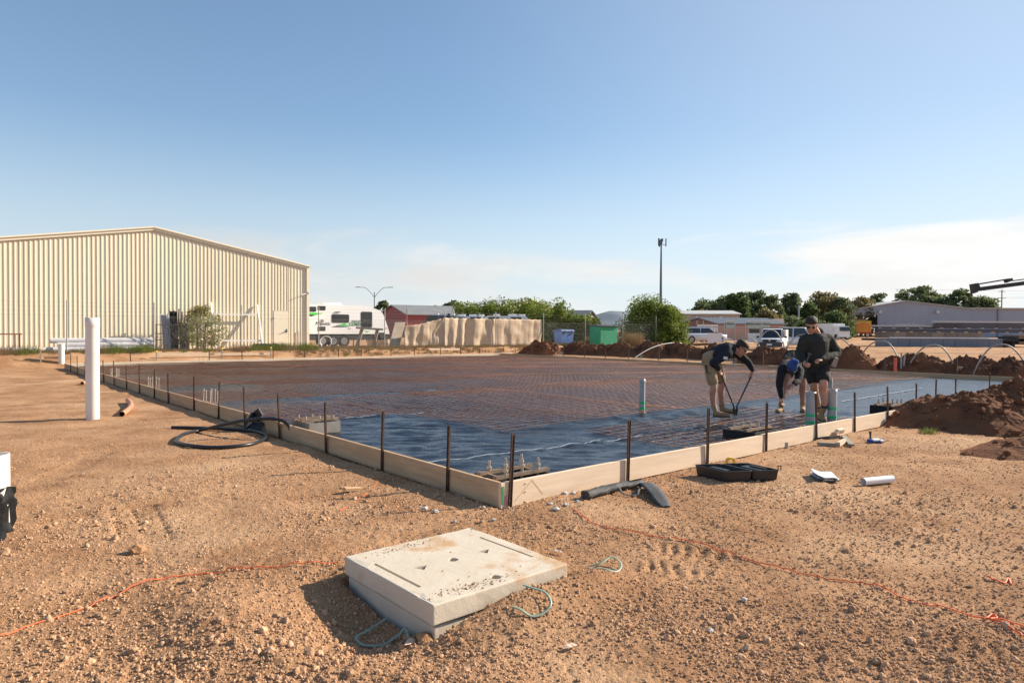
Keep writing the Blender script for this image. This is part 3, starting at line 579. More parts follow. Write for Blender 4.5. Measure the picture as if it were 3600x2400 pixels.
for v_ in bm.verts:
    m_ = max(abs(v_.co.x), abs(v_.co.y)); n_ = float(fbm(np.array([v_.co.x * 9 + v_.co.z * 5]), np.array([v_.co.y * 9]), 3, 88)[0])
    if m_ > .495: v_.co.x *= 1 - .010 * max(0, n_); v_.co.y *= 1 - .010 * max(0, n_); v_.co.z -= .012 * max(0, n_ - .1) * (v_.co.z > .1)
bm.to_mesh(nm); bm.free()
bme = rounded_block(1.0, 1.0, -.35, .028, .01); bme.materials.append(conc); link('base', bme, pit)
b = MB(); b.box((0, 0, .035), (.96, .96, .016)); b.build('joint', mat('joint_dark', (.02, .018, .016), .9), pit)
b = MB(); q = np.random.default_rng(5)
cl = [lid_local(1560, 2085), lid_local(1640, 2065), lid_local(1450, 1915), lid_local(1350, 1940)]
cl += [(-.2, -.43), (-.05, -.46)]
for k in range(520):
    c_ = cl[k % 6]; sz = .0016 + .0055 * q.random() ** 4; x_, y_ = c_[0] + q.normal(0, .09), c_[1] + q.normal(0, .03)
    if k % 9 == 0: x_, y_ = q.uniform(-.5, .5, 2)
    if max(abs(x_), abs(y_)) < .5: b.ball((x_, y_, .16 + sz * .3), (sz, sz * .9, sz * .7), 5, 3)
o = b.build('soil_crumbs', soil, pit); o['kind'] = 'stuff'
# ---------------------------------------------------------------- strapping offcuts, string lines
def ribbon(name, pts, w, th, m, label=None, cat=None, parent=None, up=None):
    b = MB(); P = [Vector(p) for p in pts]; rings = []
    for i, p in enumerate(P):
        d = (P[min(i + 1, len(P) - 1)] - P[max(i - 1, 0)]).normalized(); upv = up[i] if up else Vector((0, 0, 1)); x = d.cross(upv).normalized(); z = x.cross(d)
        rings.append([p + x * w / 2 + z * th / 2, p - x * w / 2 + z * th / 2, p - x * w / 2 - z * th / 2, p + x * w / 2 - z * th / 2])
    b.loft(rings, smooth=True); o = b.build(name, m, parent)
    if label: tag(o, label, cat)
    return o
def smooth_path(P, n=6):
    P = [Vector(p) for p in P]; out = []
    for i in range(len(P) - 1):
        p0, p1, p2, p3 = P[max(i - 1, 0)], P[i], P[i + 1], P[min(i + 2, len(P) - 1)]
        for k in range(n):
            t_ = k / n; out.append(.5 * ((2 * p1) + (p2 - p0) * t_ + (2 * p0 - 5 * p1 + 4 * p2 - p3) * t_ ** 2 + (3 * p1 - p0 - 3 * p2 + p3) * t_ ** 3))
    return out + [P[-1]]
strap = mat('green_strap', (.19, .25, .18), .45, col2=(.26, .32, .25), scale=6)
def strapping(pix, label, zs=None): 
    pts = [on(G(*p), .012 + (zs[i] if zs else 0)) for i, p in enumerate(pix)]; P = smooth_path(pts, 5); side = [Vector((.15, -.35, .92)).normalized()] * len(P)
    ribbon('strap', P, .016, .0015, strap, label, 'strap', None, side); COL.objects[-1]['group'] = 'pale green strapping offcuts round the pit lid'
Z1 = lambda x, y: (1150 + x * .4252, 1820 + y * .4252)
strapping([Z1(490, 775), Z1(330, 840), Z1(240, 900), Z1(300, 935), Z1(450, 930), Z1(530, 915), Z1(600, 895), Z1(650, 890), Z1(670, 930), Z1(690, 960)], 'pale green strapping loop in the shade left of the pit lid', [.02, .03, .02, 0, 0, .01, .02, .04, .02, 0])
strapping([Z1(1620, 745), Z1(1700, 765), Z1(1800, 790), Z1(1850, 835), Z1(1800, 870), Z1(1700, 895), Z1(1600, 890), Z1(1520, 868)], 'pale green strapping loop on the soil right of the pit lid front', [.02, .02, .03, .03, .01, 0, .01, .0])
strapping([(2075, 1993), (2110, 1981 + 10), (2150, 1978), (2180, 1990), (2183, 2010), (2165, 2026), (2120, 2030), (2070, 2016)], 'pale green strapping loop on the soil beyond the right corner of the pit lid', [0, .02, .04, .03, .02, 0, 0, 0])
orange = mat('orange_string', (.85, .16, .05), .6)
def string(pix, label, r=.004, dz=.008):
    pts = []
    for p in smooth_path([Vector((*q_, 0)) for q_ in pix], 10): w = on(G(p.x, p.y)); w.z += dz + .012 * (fbm(np.array([w.x * 3]), np.array([w.y * 3]), 2, 77)[0] > .1); pts.append(w)
    m = MB(); m.tube(pts, r, 5); tag(m.build('string_line', orange, fix=False), label, 'string', 'orange builder string lines lying on the earth')
string([(0, 2246), (120, 2200), (300, 2140), (480, 2075), (620, 2043), (760, 2030), (900, 2022), (1060, 2010), (1190, 1998)], 'orange string line on the ground running left from the pit lid')
string([(2010, 1790), (2100, 1850), (2240, 1880), (2430, 1910), (2650, 1975), (2900, 2030), (3060, 2052), (3240, 2118), (3300, 2124), (3430, 2175), (3480, 2182), (3520, 2190), (3600, 2215), (3700, 2250)], 'long orange string line curving across the right foreground')
string([(3470, 2180), (3490, 2168), (3505, 2180), (3485, 2190), (3530, 2205), (3580, 2235), (3600, 2250), (3640, 2262)], 'looped loose end of orange string at the right edge', .005)
string([(3470, 2030), (3500, 2040), (3530, 2045), (3545, 2030), (3555, 2050)], 'short orange string scrap on the ground above the loose end', .006)
string([(1190, 1800), (1230, 1770), (1290, 1730), (1330, 1690)], 'faint reddish string on the ground left of the near corner', .003, -.002)
# ---------------------------------------------------------------- poly pipe loop and saddle
Z5 = lambda x, y: (580 + x * .357, 1440 + y * .357)
pp = [on(G(*Z5(x, y)), .03) for x, y in ((65, 202), (400, 200), (800, 218), (960, 248), (1000, 285), (950, 325), (800, 372), (500, 397), (250, 378), (130, 343), (115, 312), (180, 268), (330, 220))]
A = pp[-1]; B = on(G(*Z5(1262, 285)), -.05)
for x, y in ((500, 165), (750, 110), (950, 87), (1080, 92), (1180, 122), (1235, 190)):
    k = (x - 330) / (1262 - 330); yy = A.y + (B.y - A.y) * k; pp.append(D(*Z5(x, y), yy))
pp.append(B); m = MB(); m.tube(smooth_path(pp, 6), .026, 12); tag(m.build('poly_pipe', mat('black_poly', (.012, .012, .015), .38, spec=.5), fix=False), 'black poly pipe lying in a loop beside the left formwork', 'pipe')
sd = thing('pipe_saddle', 'black plastic pipe saddle leaning on the left formwork behind the poly pipe', 'saddle', on(G(905, 1512), .02), rzL + .55)
blk = mat('black_moulding', (.014, .014, .017), .4, spec=.5)
b = MB(); n_ = 14
for ro, x0, x1 in ((.155, -.16, .05),):
    b.loft([[(x, ro_ * math.cos(math.pi * j / n_), ro_ * math.sin(math.pi * j / n_)) for j in range(n_ + 1)] + [(x, (ro_ - .012) * math.cos(math.pi * j / n_), (ro_ - .012) * math.sin(math.pi * j / n_)) for j in range(n_, -1, -1)] for x, ro_ in ((-.17, .14), (-.1, .15), (.02, .15), (.05, .165))])
b.build('half_shell', blk, sd)
b = MB(); b.prism([(-.22, 0), (-.17, .12), (-.03, .30), (.05, .30), (.19, .12), (.23, 0), (.155, 0), (.13, .08), (.07, .14), (0, .158), (-.07, .14), (-.13, .08), (-.155, 0)], 'x', .05, .09); b.build('flange', blk, sd)
b = MB(); b.box((.0, 0, .27), (.16, .02, .14), (0, .6, 0)); b.build('rib', blk, sd)
# ---------------------------------------------------------------- small things in the foreground
Zt = lambda x, y: (2480 + x * .2976, 1590 + y * .2976)
def frame_from(p, q): d = q - p; return math.atan2(d.y, d.x)
toolp = mat('black_tool_plastic', (.022, .022, .024), .42, spec=.5, bump=.1, bscale=60, bdist=.002)
fl = G(*Zt(235, 352)); fr = G(*Zt(585, 340)); bl = G(*Zt(60, 225)); rz = frame_from(fl, fr)
tb = thing('tool_case', 'open black plastic tool case lying on the earth by the right formwork', 'tool case', on(fl), rz)
dep = .43; sk = -.17
def tray(name, x0, w, notch=None):
    t = MB(); H = .115; th = .008
    def ring(z, ins):
        pts = [(x0 + ins, ins), (x0 + w - ins, ins), (x0 + w - ins, dep - ins), (x0 + ins, dep - ins)]; out = []
        c = .025
        for i, (px, py) in enumerate(pts):
            sx_ = 1 if i in (0, 3) else -1; sy_ = 1 if i in (0, 1) else -1
            a = [(px + sx_ * c, py), (px, py + sy_ * c)]; out += a if i in (1, 3) else a[::-1]
        return [(x + sk * y / dep, y, z) for x, y in out]
    t.loft([ring(.0, .022), ring(.012, .010), ring(H, 0), ring(H, th), ring(.02, .02)], cap=True, smooth=False); o = t.build(name, toolp, tb)
    t = MB(); t.loft([ring(H, -.004), ring(H + .008, -.004), ring(H + .008, th), ring(H, th)], cap=False, smooth=False); t.build('rim', toolp, o); return o
o = tray('case_half', 0, .335); t = MB(); t.box((.05, .24, .075), (.07, .24, .07), (0, 0, .38)); t.build('handle_recess', toolp, o); t = MB(); t.box((.22, .06, .06), (.09, .05, .07)); t.build('inner_rib', toolp, o)
o = tray('case_half', .345, .31); t = MB(); t.box((.46, .22, .085), (.13, .28, .05), (0, 0, .38)); t.build('inner_lid', toolp, o); t = MB(); t.box((.50, .2, .115), (.035, .2, .018), (0, 0, .38)); t.build('inner_rib', toolp, o)
t = MB(); t.box((.645, .03, .135), (.008, .008, .05)); t.box((.68, .03, .135), (.008, .008, .05)); t.box((.6625, .03, .163), (.043, .008, .008)); t.build('latch', toolp, tb)
t = MB(); p = on(G(2569, 1640), .055); 
t.loft([[(p.x + r_ * math.cos(a), p.y + dy, p.z + r_ * math.sin(a)) for a in np.linspace(0, 2 * math.pi, 24, endpoint=False)] for r_, dy in ((.055, 0), (.055, .05), (.035, .05), (.035, 0), (.055, 0))], cap=False, smooth=False)
tag(t.build('tape_roll', mat('yellow_tape', (.75, .50, .02), .45)), 'yellow tape roll standing behind the open tool case', 'tape roll')
# papers
paper = mat('paper', (.78, .78, .80), .7)
cb_ = thing('clipboard', 'clipboard with a stack of white papers lying on the earth', 'clipboard', on(G(2897, 1688), .012), frame_from(G(2897, 1688), G(2956, 1680)) + math.pi / 2 + .95)
def sheet_at(name, dx, dy, rz_, z, w, l, m, curl, par):
    n = 8; P = []
    for k in (0, 1):
        for i in range(n + 1):
            for j in range(n + 1):
                x = (i / n - .5) * w; y = (j / n - .5) * l; zz = curl * (max(0, i / n - .45) ** 2 * 2 + max(0, .3 - j / n) ** 2 * 2) + .004 * math.sin(i * 1.1 + j * .7); P.append((x, y, zz - k * .003))
    f1 = grid_faces(n + 1, n + 1); F_ = np.concatenate([f1, f1[:, ::-1] + (n + 1) ** 2]); me = np_mesh(name, P, F_, m, True); return link(name, me, par, loc=(dx, dy, z), rot=(0, 0, rz_))
t = MB(); t.box((0, 0, 0), (.24, .33, .006)); t.build('board', mat('clip_board', (.12, .10, .10), .6), cb_)
for i in range(4): sheet_at('paper', random.uniform(-.012, .012), random.uniform(-.012, .012), random.uniform(-.08, .08), .010 + .008 * i, .215, .30, paper, .012 + .010 * i, cb_)
t = MB(); t.box((0, .15, .012), (.1, .03, .012)); t.build('clip', galv, cb_)
a_, b_ = on(G(3034, 1704), .045), on(G(3136, 1694), .045); t = MB(); P = []
d = (b_ - a_).normalized(); s_ = Vector((-d.y, d.x, 0))
prof = [(.042 * (1 - .035 * k / 8) * math.cos(k * .393), .042 * (1 - .035 * k / 8) * math.sin(k * .393)) for k in range(0, 44)]
vs_ = [c_ + s_ * x + Vector((0, 0, z)) for c_ in (a_, b_) for x, z in prof]; t.add(vs_, [(i, i + 1, 44 + i + 1, 44 + i) for i in range(43)], True); tag(t.build('paper_roll', paper, fix=False), 'rolled white plan sheet lying on the earth right of the clipboard', 'paper roll')
# tripod bag
Zb = lambda x, y: (1980 + x * .3274, 1640 + y * .3274)
bagm = mat('bag_fabric', (.035, .035, .038), .75, col2=(.06, .06, .065), scale=5, bump=.6, bscale=22, bdist=.012)
bg_ = thing('tripod_bag', 'empty black tripod bag lying in front of the right formwork', 'bag', (0, 0, 0))
ax = [on(G(*Zb(x, y)), .045) for x, y in ((235, 365), (400, 315), (560, 270), (700, 235), (850, 200))]; t = MB(); rings = []
for i, p in enumerate(smooth_path(ax, 4)):
    k = i / 16; w, h = .055 + .012 * math.sin(i * 1.9), .045 * (1 - .35 * k) + .006 * math.sin(i * 2.7); d = (ax[-1] - ax[0]).normalized(); s_ = Vector((-d.y, d.x, 0))
    rings.append([p + s_ * w * math.cos(a) + Vector((0, 0, h * math.sin(a) + .008 * math.sin(3 * a + i))) for a in np.linspace(0, 2 * math.pi, 14, endpoint=False)])
t.loft(rings); t.build('sleeve', bagm, bg_)
e0, e1 = on(G(*Zb(880, 215)), .05), on(G(*Zb(1100, 440)), .02); pth = [e0.lerp(e1, k) + Vector((0, 0, .02 * math.sin(4 * k))) for k in np.linspace(0, 1, 9)]; t = MB(); rings = []
d = (e1 - e0).normalized(); s_ = Vector((-d.y, d.x, 0))
for i, p in enumerate(pth): w = .075 * (1 if i < 7 else (.9 if i == 7 else .6)); rings.append([p + s_ * w + Vector((0, 0, .012)), p + s_ * w * .3 + Vector((0, 0, .014)), p - s_ * w * .5 + Vector((0, 0, .010)), p - s_ * w + Vector((0, 0, .012)), p - s_ * w - Vector((0, 0, .004)), p + s_ * w - Vector((0, 0, .004))])
t.loft(rings, smooth=True); t.build('flap', bagm, bg_)
ribbon('strap', smooth_path([on(G(*Zb(x, y)), z) for x, y, z in ((590, 275, .06), (630, 310, .03), (700, 330, .015), (790, 320, .02), (805, 300, .04), (840, 230, .05))], 4), .03, .003, bagm, parent=bg_)
# offcuts by the right formwork
Zo = lambda x, y: (2600 + x * .2976, 1380 + y * .2976)
grw = mat('weathered_timber', (.33, .30, .25), .85, col2=(.22, .20, .17), scale=2, stretch=(2, 10, 10))
for q0, q1, w, h, lb in (((920, 632), (1165, 640), .06, .045, 'dark timber offcut lying nearest the tool case by the formwork'), ((1165, 640), (1240, 600), .05, .06, 'short pale timber offcut crossing the end of the dark one'), ((1225, 530), (1325, 640), .07, .03, 'grey timber offcut lying at an angle over the others')):
    t = MB(); t.bar(on(G(*Zo(*q0)), h / 2 + .01), on(G(*Zo(*q1)), h / 2 + (.02 if w == .07 else .01)), w, h); tag(t.build('timber_offcut', grw if w != .05 else pine), lb, 'timber', 'timber offcuts by the right formwork')
t = MB(); c4 = [on(G(*Zo(x, y)), .03) for x, y in ((815, 535), (940, 512), (1190, 545), (1060, 560))]; t.add([p + Vector((0, 0, .02)) for p in c4] + [p - Vector((0, 0, .03)) for p in c4], [(0, 1, 2, 3), (7, 6, 5, 4), (0, 4, 5, 1), (1, 5, 6, 2), (2, 6, 7, 3), (3, 7, 4, 0)]); tag(t.build('rubber_mat', bagm), 'black rubber mat offcut lying behind the timber offcuts', 'mat')
bt = thing('laser_pouch', 'blue and white fabric pouch lying on the earth before the big mound', 'pouch', on(G(*Zo(1600, 590))), .1)
t = MB(); t.loft([[(x, y * w, z) for y, z in ((-.06, 0), (-.055, .03), (0, .05), (.055, .035), (.06, 0))] for x, w in ((-.11, .6), (-.09, 1), (0, .9), (.08, 1), (.12, .5))], smooth=True); t.build('cloth', mat('blue_cloth', (.03, .07, .30), .8), bt)
t = MB(); t.box((-.01, -.04, .045), (.12, .05, .02), (.3, 0, .2)); t.box((.07, -.05, .03), (.04, .04, .02), (.3, .1, 0)); t.build('white_patch', paper, bt); t = MB(); t.cyl((-.04, .05, .02), (-.045, .05, .14), .014, n=10); t.cyl((-.045, .05, .13), (-.046, .05, .155), .02, n=10); t.build('knob', toolp, bt)
p = on(G(2765, 1576)); stand_pipe('grey_pipe', p, .024, .075, pvcg, 'small grey pipe stub poking from the earth by the right formwork')
t = MB(); t.prism([(-.12, 0), (.12, 0), (.13, .07), (-.06, .07), (-.13, .02)], 'y', -.03, .03); o = t.build('timber_cleat', pine, loc=UV(-.045, 7.05, .02), rot=(.25, 0, rzR)); tag(o, 'small timber cleat with a nail plate propped against the right formwork', 'cleat')
t = MB(); t.box((.04, -.033, .04), (.14, .004, .05)); t.build('nail_plate', galv, o)
for i, (px, py, w) in enumerate(((1240, 1725, .05), (2005, 1712, .09))):
    t = MB(); t.box((0, 0, 0), (.42 if i else .2, w, .03), (.2, .15, 0)); tag(t.build('timber_wedge', ply, loc=on(G(px, py), .03), rot=(0, 0, rzR + .1)), ('dark timber wedge tucked under the right formwork' if i else 'small timber chip lying beside the left formwork'), 'timber')
# rubble, leaves
rub = mat('pale_rubble', (.56, .53, .49), .9, col2=(.42, .39, .36), scale=9, bump=.4, bscale=25, bdist=.01)
def chunk(px, py, s, label, m=rub, name='rubble_chunk', cat='rubble', flat=.65):
    bm = bmesh.new(); bmesh.ops.create_icosphere(bm, subdivisions=2, radius=s)
    q = random.Random(px * 7 + py)
    for v_ in bm.verts: v_.co *= 1 + q.uniform(-.28, .22); v_.co.z *= flat
    me = bpy.data.meshes.new(name); bm.to_mesh(me); bm.free(); me.materials.append(m); tag(link(name, me, loc=on(G(px, py), s * .3), rot=(0, 0, q.uniform(0, 6))), label, cat, 'pale rubble chunks' if m is rub else None)
RB = [(1494, 1790, .03, 'larger pale rubble chunk left of the near corner, furthest left of the pair'), (1532, 1800, .028, 'pale rubble chunk just right of the largest one before the near corner'), (1476, 1778, .015, 'small pale rubble bit behind the pair left of the near corner'), (1700, 1785, .02, 'pale rubble bit at the foot of the near corner stake'), (1735, 1828, .022, 'pale rubble bit below the near corner toward the pit lid'), (1600, 1835, .02, 'pale rubble bit halfway from the corner to the pit lid'), (1610, 1735, .018, 'pale rubble bit against the left formwork near its end'), (1655, 1745, .015, 'tiny pale rubble bit in the shade of the left formwork'),
      (1960, 1740, .03, 'pale rubble chunk touching the right formwork, leftmost of the row'), (1985, 1742, .035, 'biggest pale rubble chunk under the right formwork'), (2015, 1738, .03, 'pale rubble chunk nearest the tripod bag'), (1935, 1775, .025, 'pale rubble bit in front of the row at the right formwork'), (1955, 1795, .035, 'large flat pale rubble chunk beside the end of the orange string'), (1990, 1780, .025, 'pale rubble bit right of the flat chunk by the string'), (2030, 1770, .02, 'small pale rubble bit below the tripod bag end')]
for px, py, s, lb in RB: chunk(px, py, s, lb)
chunk(2616, 2105, .022, 'single pale stone in the right foreground'); chunk(2497, 2222, .02, 'pale stone at the lower middle right', name='rubble_chunk'); chunk(3363, 1862, .018, 'pale stone at the far right above the string line')
chunk(1490, 2220, .05, 'large brown clod beside the green strap at the pit lid', soil, 'clod', 'clod', .9); chunk(480, 1940, .06, 'large brown clod in the left foreground', soil, 'clod', 'clod', .8)
leafm = mat('dry_leaf', (.55, .40, .30), .8)
for px, py, lb in ((1440, 2235, 'dry pale leaf standing beside the strapping loop'), (2005, 2290, 'dry pale leaf in the front middle of the picture'), (1960, 1942, 'dry leaf on the earth right of the pit lid'), (300, 1668, 'pinkish dry leaf near the tyre marks on the left'), (2975, 1935, 'dry leaf in the right foreground')):
    t = MB(); L_ = .05; pts = [(-L_, 0, 0), (-.4 * L_, .3 * L_, .012), (.4 * L_, .28 * L_, .014), (L_, 0, .004), (.4 * L_, -.28 * L_, .012), (-.4 * L_, -.3 * L_, .010)]; t.add(pts + [(x, y, z - .0015) for x, y, z in pts], [tuple(range(6)), tuple(range(11, 5, -1))]); tag(t.build('leaf', leafm, fix=False, loc=on(G(px, py), .015), rot=(.6 if px == 1440 else .15, .1, px)), lb, 'leaf')
# ---------------------------------------------------------------- cream shed
def vpx(px, d, py=1200):
    k = ray(px, py).x / ray(px, py).y; u = LL + d; return (k * (C0.y + U.y * u) - (C0.x + U.x * u)) / (V.x - k * V.y)
def LP(px, d, py):                                   # point on the vertical plane d metres behind the far formwork
    v = vpx(px, d, py); p = UV(LL + d, v); q = D(px, py, p.y); return Vector((p.x, p.y, q.z))
cream = mat('cream_steel', (.78, .70, .53), .5, col2=(.74, .66, .49), scale=.5, stretch=(1, 1, .25), spec=.4, rnd=.03)
creamt = mat('cream_trim', (.80, .72, .56), .5)
DW = 5.3; vR = vpx(1082, DW); vP = vpx(543, DW); half = vR - vP; vL = vP - half; zg = .5
zE = LP(1082, DW, 937).z; zP = LP(543, DW, 801).z
shed = thing('cream_shed', 'large cream corrugated steel shed with a low gable roof', 'shed', UV(LL + DW, vP, zg), rzR)
vdoor0, vdoor1 = vpx(961, DW) - vP, vpx(1013, DW) - vP; zdoor = LP(987, DW, 1091).z - zg
def roofz(x): return (zP - (zP - zE) * abs(x) / half) - zg
# ribbed cladding: trapezoid ribs; each sheet (0.76 m, four ribs) is its own piece
per = .1896; nrib = int(2 * half / per); x = -half; sheets = {}
def clad(x0, x1, zb, par):
    t = MB(); n = max(1, round((x1 - x0) / per)); w = (x1 - x0) / n; prof = []
    for i in range(n): a = x0 + i * w; prof += [(a, 0), (a + w * .62, 0), (a + w * .71, -.021), (a + w * .92, -.021)]
    prof.append((x1, 0)); vs_ = []; 
    for (px_, py_) in prof: vs_ += [(px_, py_, zb), (px_, py_, roofz(px_) - .03)]
    t.add(vs_, [(2 * i, 2 * i + 2, 2 * i + 3, 2 * i + 1) for i in range(len(prof) - 1)], False); return t.build('cladding_sheet', cream, par, fix=False)
x = -half; sw = per * 4
while x < half - .05:
    x1 = min(x + sw, half - .1)
    if x1 - x < .1: break
    if x < 0 < x1: clad(x, 0, 0, shed); clad(0, x1, 0, shed)
    elif x1 > vdoor0 and x < vdoor1:
        if x < vdoor0: clad(x, vdoor0, 0, shed)
        a, b2 = max(x, vdoor0), min(x1, vdoor1); clad(a, b2, zdoor, shed)
        if x1 > vdoor1: clad(vdoor1, x1, 0, shed)
    else: clad(x, x1, 0, shed)
    x = x1
t = MB(); t.prism([(-half, 0), (half, 0), (half, zE - zg - .06), (0, zP - zg - .06), (-half, zE - zg - .06)], 'y', .05, .15); t.build('wall_core', cream, shed)
t = MB(); t.box((half - .04, 10, (zE - zg) / 2 - .04), (.06, 20, zE - zg - .1)); t.build('side_wall', cream, shed)
for sg in (-1, 1):
    t = MB(); a = Vector((0, 10, zP - zg + .02)); b2 = Vector((sg * (half + .12), 10, zE - zg + .0)); mid = (a + b2) / 2; ang_ = math.atan2(b2.z - a.z, b2.x - a.x); t.box(mid, ((b2 - a).length, 20.3, .05), (0, -ang_, 0)); t.build('roof', creamt, shed)
    t = MB(); t.bar((0, -.07, zP - zg - .03), (sg * (half + .1), -.07, zE - zg - .05), .05, .2); t.build('barge_flashing', creamt, shed)
t = MB(); t.box((half - .02, -.03, (zE - zg) / 2), (.16, .12, zE - zg - .05)); t.build('corner_flashing', creamt, shed)
dr = MB(); dr.box(((vdoor0 + vdoor1) / 2, -.01, zdoor / 2), (vdoor1 - vdoor0 - .02, .05, zdoor - .03)); dro = dr.build('door', creamt, shed)
t = MB(); t.bar((vdoor1 - .14, -.07, 1.02), (vdoor1 - .32, -.10, .97), .03, .03); t.box((vdoor1 - .10, -.05, 1.05), (.05, .03, .18)); t.build('door_handle', mat('handle_dark', (.06, .06, .06), .4, .6), dro)
for hzz in (.35, 1.75):
    t = MB(); t.box((vdoor0 + .02, -.04, hzz), (.03, .03, .12)); t.build('hinge', galv, dro)
t = MB(); t.bar((half - .05, -.06, 3.25), (half - .5, -.22, 3.12), .03); t.box((half + .02, -.1, 3.28), (.1, .1, .09)); t.build('camera_bracket', mat('white_bracket', (.7, .7, .7), .5), shed)
t = MB(); t.cyl((half - .35, -.09, 0), (half - .35, -.09, 1.15), .015, n=8); t.bar((half - .35, -.09, 1.13), (half - .25, -.2, 1.13), .03); t.build('garden_tap', galv, shed)
# ---------------------------------------------------------------- yard things along the shed wall
def low(px, py, d): return LP(px, d, py)
steelw = mat('white_steel', (.78, .77, .76), .45)
pw = mat('white_wrap_pipe', (.66, .65, .66), .5, col2=(.54, .53, .55), scale=3)
pp = [(185, 535, 3.55, .115, .56), (178, 528, 3.78, .115, .56), (200, 538, 3.66, .115, .76), (92, 180, 3.8, .11, .56), (176, 536, 3.75, .115, .96), (0, 128, 3.45, .12, .52), (-60, 90, 3.75, .11, .56)]
for i, (x0, x1, d, r_, z) in enumerate(pp):
    lb = ['front pipe of the white pipe stack along the shed wall', 'rear bottom pipe of the white pipe stack along the shed wall', 'middle pipe of the white pipe stack along the shed wall', 'short white pipe between the stack and the rusty trestle', 'topmost pipe of the white pipe stack along the shed wall', 'white pipe on the ground under the rusty trestle', 'rearmost white pipe at the left edge behind the trestle'][i]
    t = MB(); a = UV(LL + d, vpx(x0, d), z + r_); b2 = UV(LL + d, vpx(x1, d), z + r_); t.pipe(a, b2, r_, r_ * .9, 16); tag(t.build('white_pipe', pw, fix=False), lb, 'pipe', 'white pipes stacked along the shed')
rs = mat('rust_steel', (.24, .10, .06), .7, col2=(.16, .07, .05), scale=8)
tr = thing('rusty_trestle', 'rusty steel trestle standing against the shed at the left edge', 'trestle', UV(LL + 4.2, vpx(40, 4.2), .52), rzR)
wv = vpx(78, 4.2) - vpx(40, 4.2); zt = low(40, 1174, 4.2).z - .52
t = MB(); t.box((-.9, 0, zt), (2 * wv + 1.8, .08, .06)); t.build('top_rail', rs, tr)
for k, (x_, y_) in enumerate(((wv - .25, -.05), (wv - .08, .25), (-wv - 1.3, -.05), (-wv - 1.5, .25))):
    t = MB(); t.bar((x_ * .97, 0, zt), (x_, y_, 0), .05); t.build('leg', rs, tr)
t = MB(); t.bar((wv - .25, -.05, .1), (wv - .08, .25, .1), .03); t.build('brace', rs, tr)
blks = mat('black_steel', (.025, .022, .02), .6, col2=(.08, .04, .03), scale=8)
gx0, gx1 = vpx(549, 3.35), vpx(656, 3.35); gt = thing('steel_gate', 'black steel gate frame with crossed braces leaning at the fence left of the shrub', 'gate', UV(LL + 3.35, gx0, .54), rzR); gw = gx1 - gx0; gh = low(600, 1141, 3.35).z - .54
for a, b2 in (((0, 0, .12), (gw, 0, .12)), ((0, 0, gh), (gw, 0, gh)), ((0, 0, gh * .66), (.35, 0, gh * .66)), ((0, 0, gh * .42), (.35, 0, gh * .42))): t = MB(); t.bar(a, b2, .04); t.build('rail', blks, gt)
for x_ in (0, .33, gw): t = MB(); t.bar((x_, .0, 0), (x_, .0, gh + .03), .042); t.build('stile', blks, gt)
for a, b2 in (((.33, .01, gh), (gw, .01, .15)), ((.33, .02, .15), (gw, .02, gh))): t = MB(); t.bar(a, b2, .035); t.build('brace', blks, gt)
shm = mat('grey_sheet', (.42, .42, .44), .5, metal=.3, col2=(.33, .32, .33), scale=4)
def leaning(name, px0, px1, d, ytop, label, m, ribs=0, lean=.35, cat='sheet metal', jag=0, wob=0.):
    a, b2 = vpx(px0, d), vpx(px1, d); w = b2 - a; h = low((px0 + px1) / 2, ytop, d).z - .52; t = MB(); n = max(6, ribs * 4); prof = []
    for i in range(n + 1): prof.append((w * i / n, (.03 if (i // 2) % 2 else 0) if ribs else wob * math.sin(i * 1.7), h * (1 - jag * abs(math.sin(i * 2.3)))))
    vs_ = [(x_, y_ - lean, 0) for x_, y_, _ in prof] + [(x_, y_, z_) for x_, y_, z_ in prof] + [(x_, y_ - lean + .02, 0) for x_, y_, _ in prof] + [(x_, y_ + .02, z_) for x_, y_, z_ in prof]; k = n + 1
    fs = [(i, i + 1, k + i + 1, k + i) for i in range(n)] + [(2 * k + i + 1, 2 * k + i, 3 * k + i, 3 * k + i + 1) for i in range(n)] + [(k + i, k + i + 1, 3 * k + i + 1, 3 * k + i) for i in range(n)] + [(0, k, 3 * k, 2 * k), (n, 2 * k + n, 3 * k + n, k + n)]
    t.add(vs_, fs); o = t.build(name, m, loc=UV(LL + d, a, .52), rot=(0, 0, rzR)); return tag(o, label, cat)
leaning('metal_sheet', 566, 598, 4.6, 1102, 'grey ribbed metal sheets leaning on the shed behind the steel gate', shm, 5, .5, jag=.03)
leaning('plastic_bundle', 596, 621, 4.4, 1088, 'upright black plastic bundle leaning on the shed behind the steel gate', bag, 0, .4, 'plastic', jag=.05, wob=.06)
leaning('metal_sheet', 626, 656, 4.6, 1135, 'dark ribbed metal sheets leaning beside the black plastic bundle', mat('dark_sheet', (.16, .14, .14), .6, .3), 5, .5)
for i, px in enumerate((621, 632, 651)):
    t = MB(); p = LP(px, 4.5, 1085 + 10 * i); t.bar((p.x, p.y, .5), (p.x + .08, p.y + .1, p.z), .05); tag(t.build('steel_post', [rs, grw, shm][i]), ['rusty', 'weathered timber', 'grey steel'][i] + ' post leaning on the shed left of the shrub', 'post')
af = thing('steel_stand', 'white steel frame with two rails leaning against the shed wall', 'frame', UV(LL + 4.8, vpx(830, 4.8), .5), rzR)
def lf(px, py, d): p = LP(px, d, py); q = p - Vector(af.location); return Vector((q.x * V.x + q.y * V.y, q.x * U.x + q.y * U.y, q.z))
for q0, q1 in (((741, 1063), (762, 1236)), ((904, 1072), (924, 1212))): t = MB(); t.bar(lf(*q0, 5.2), lf(*q1, 4.3), .085); t.build('stile', steelw, af)
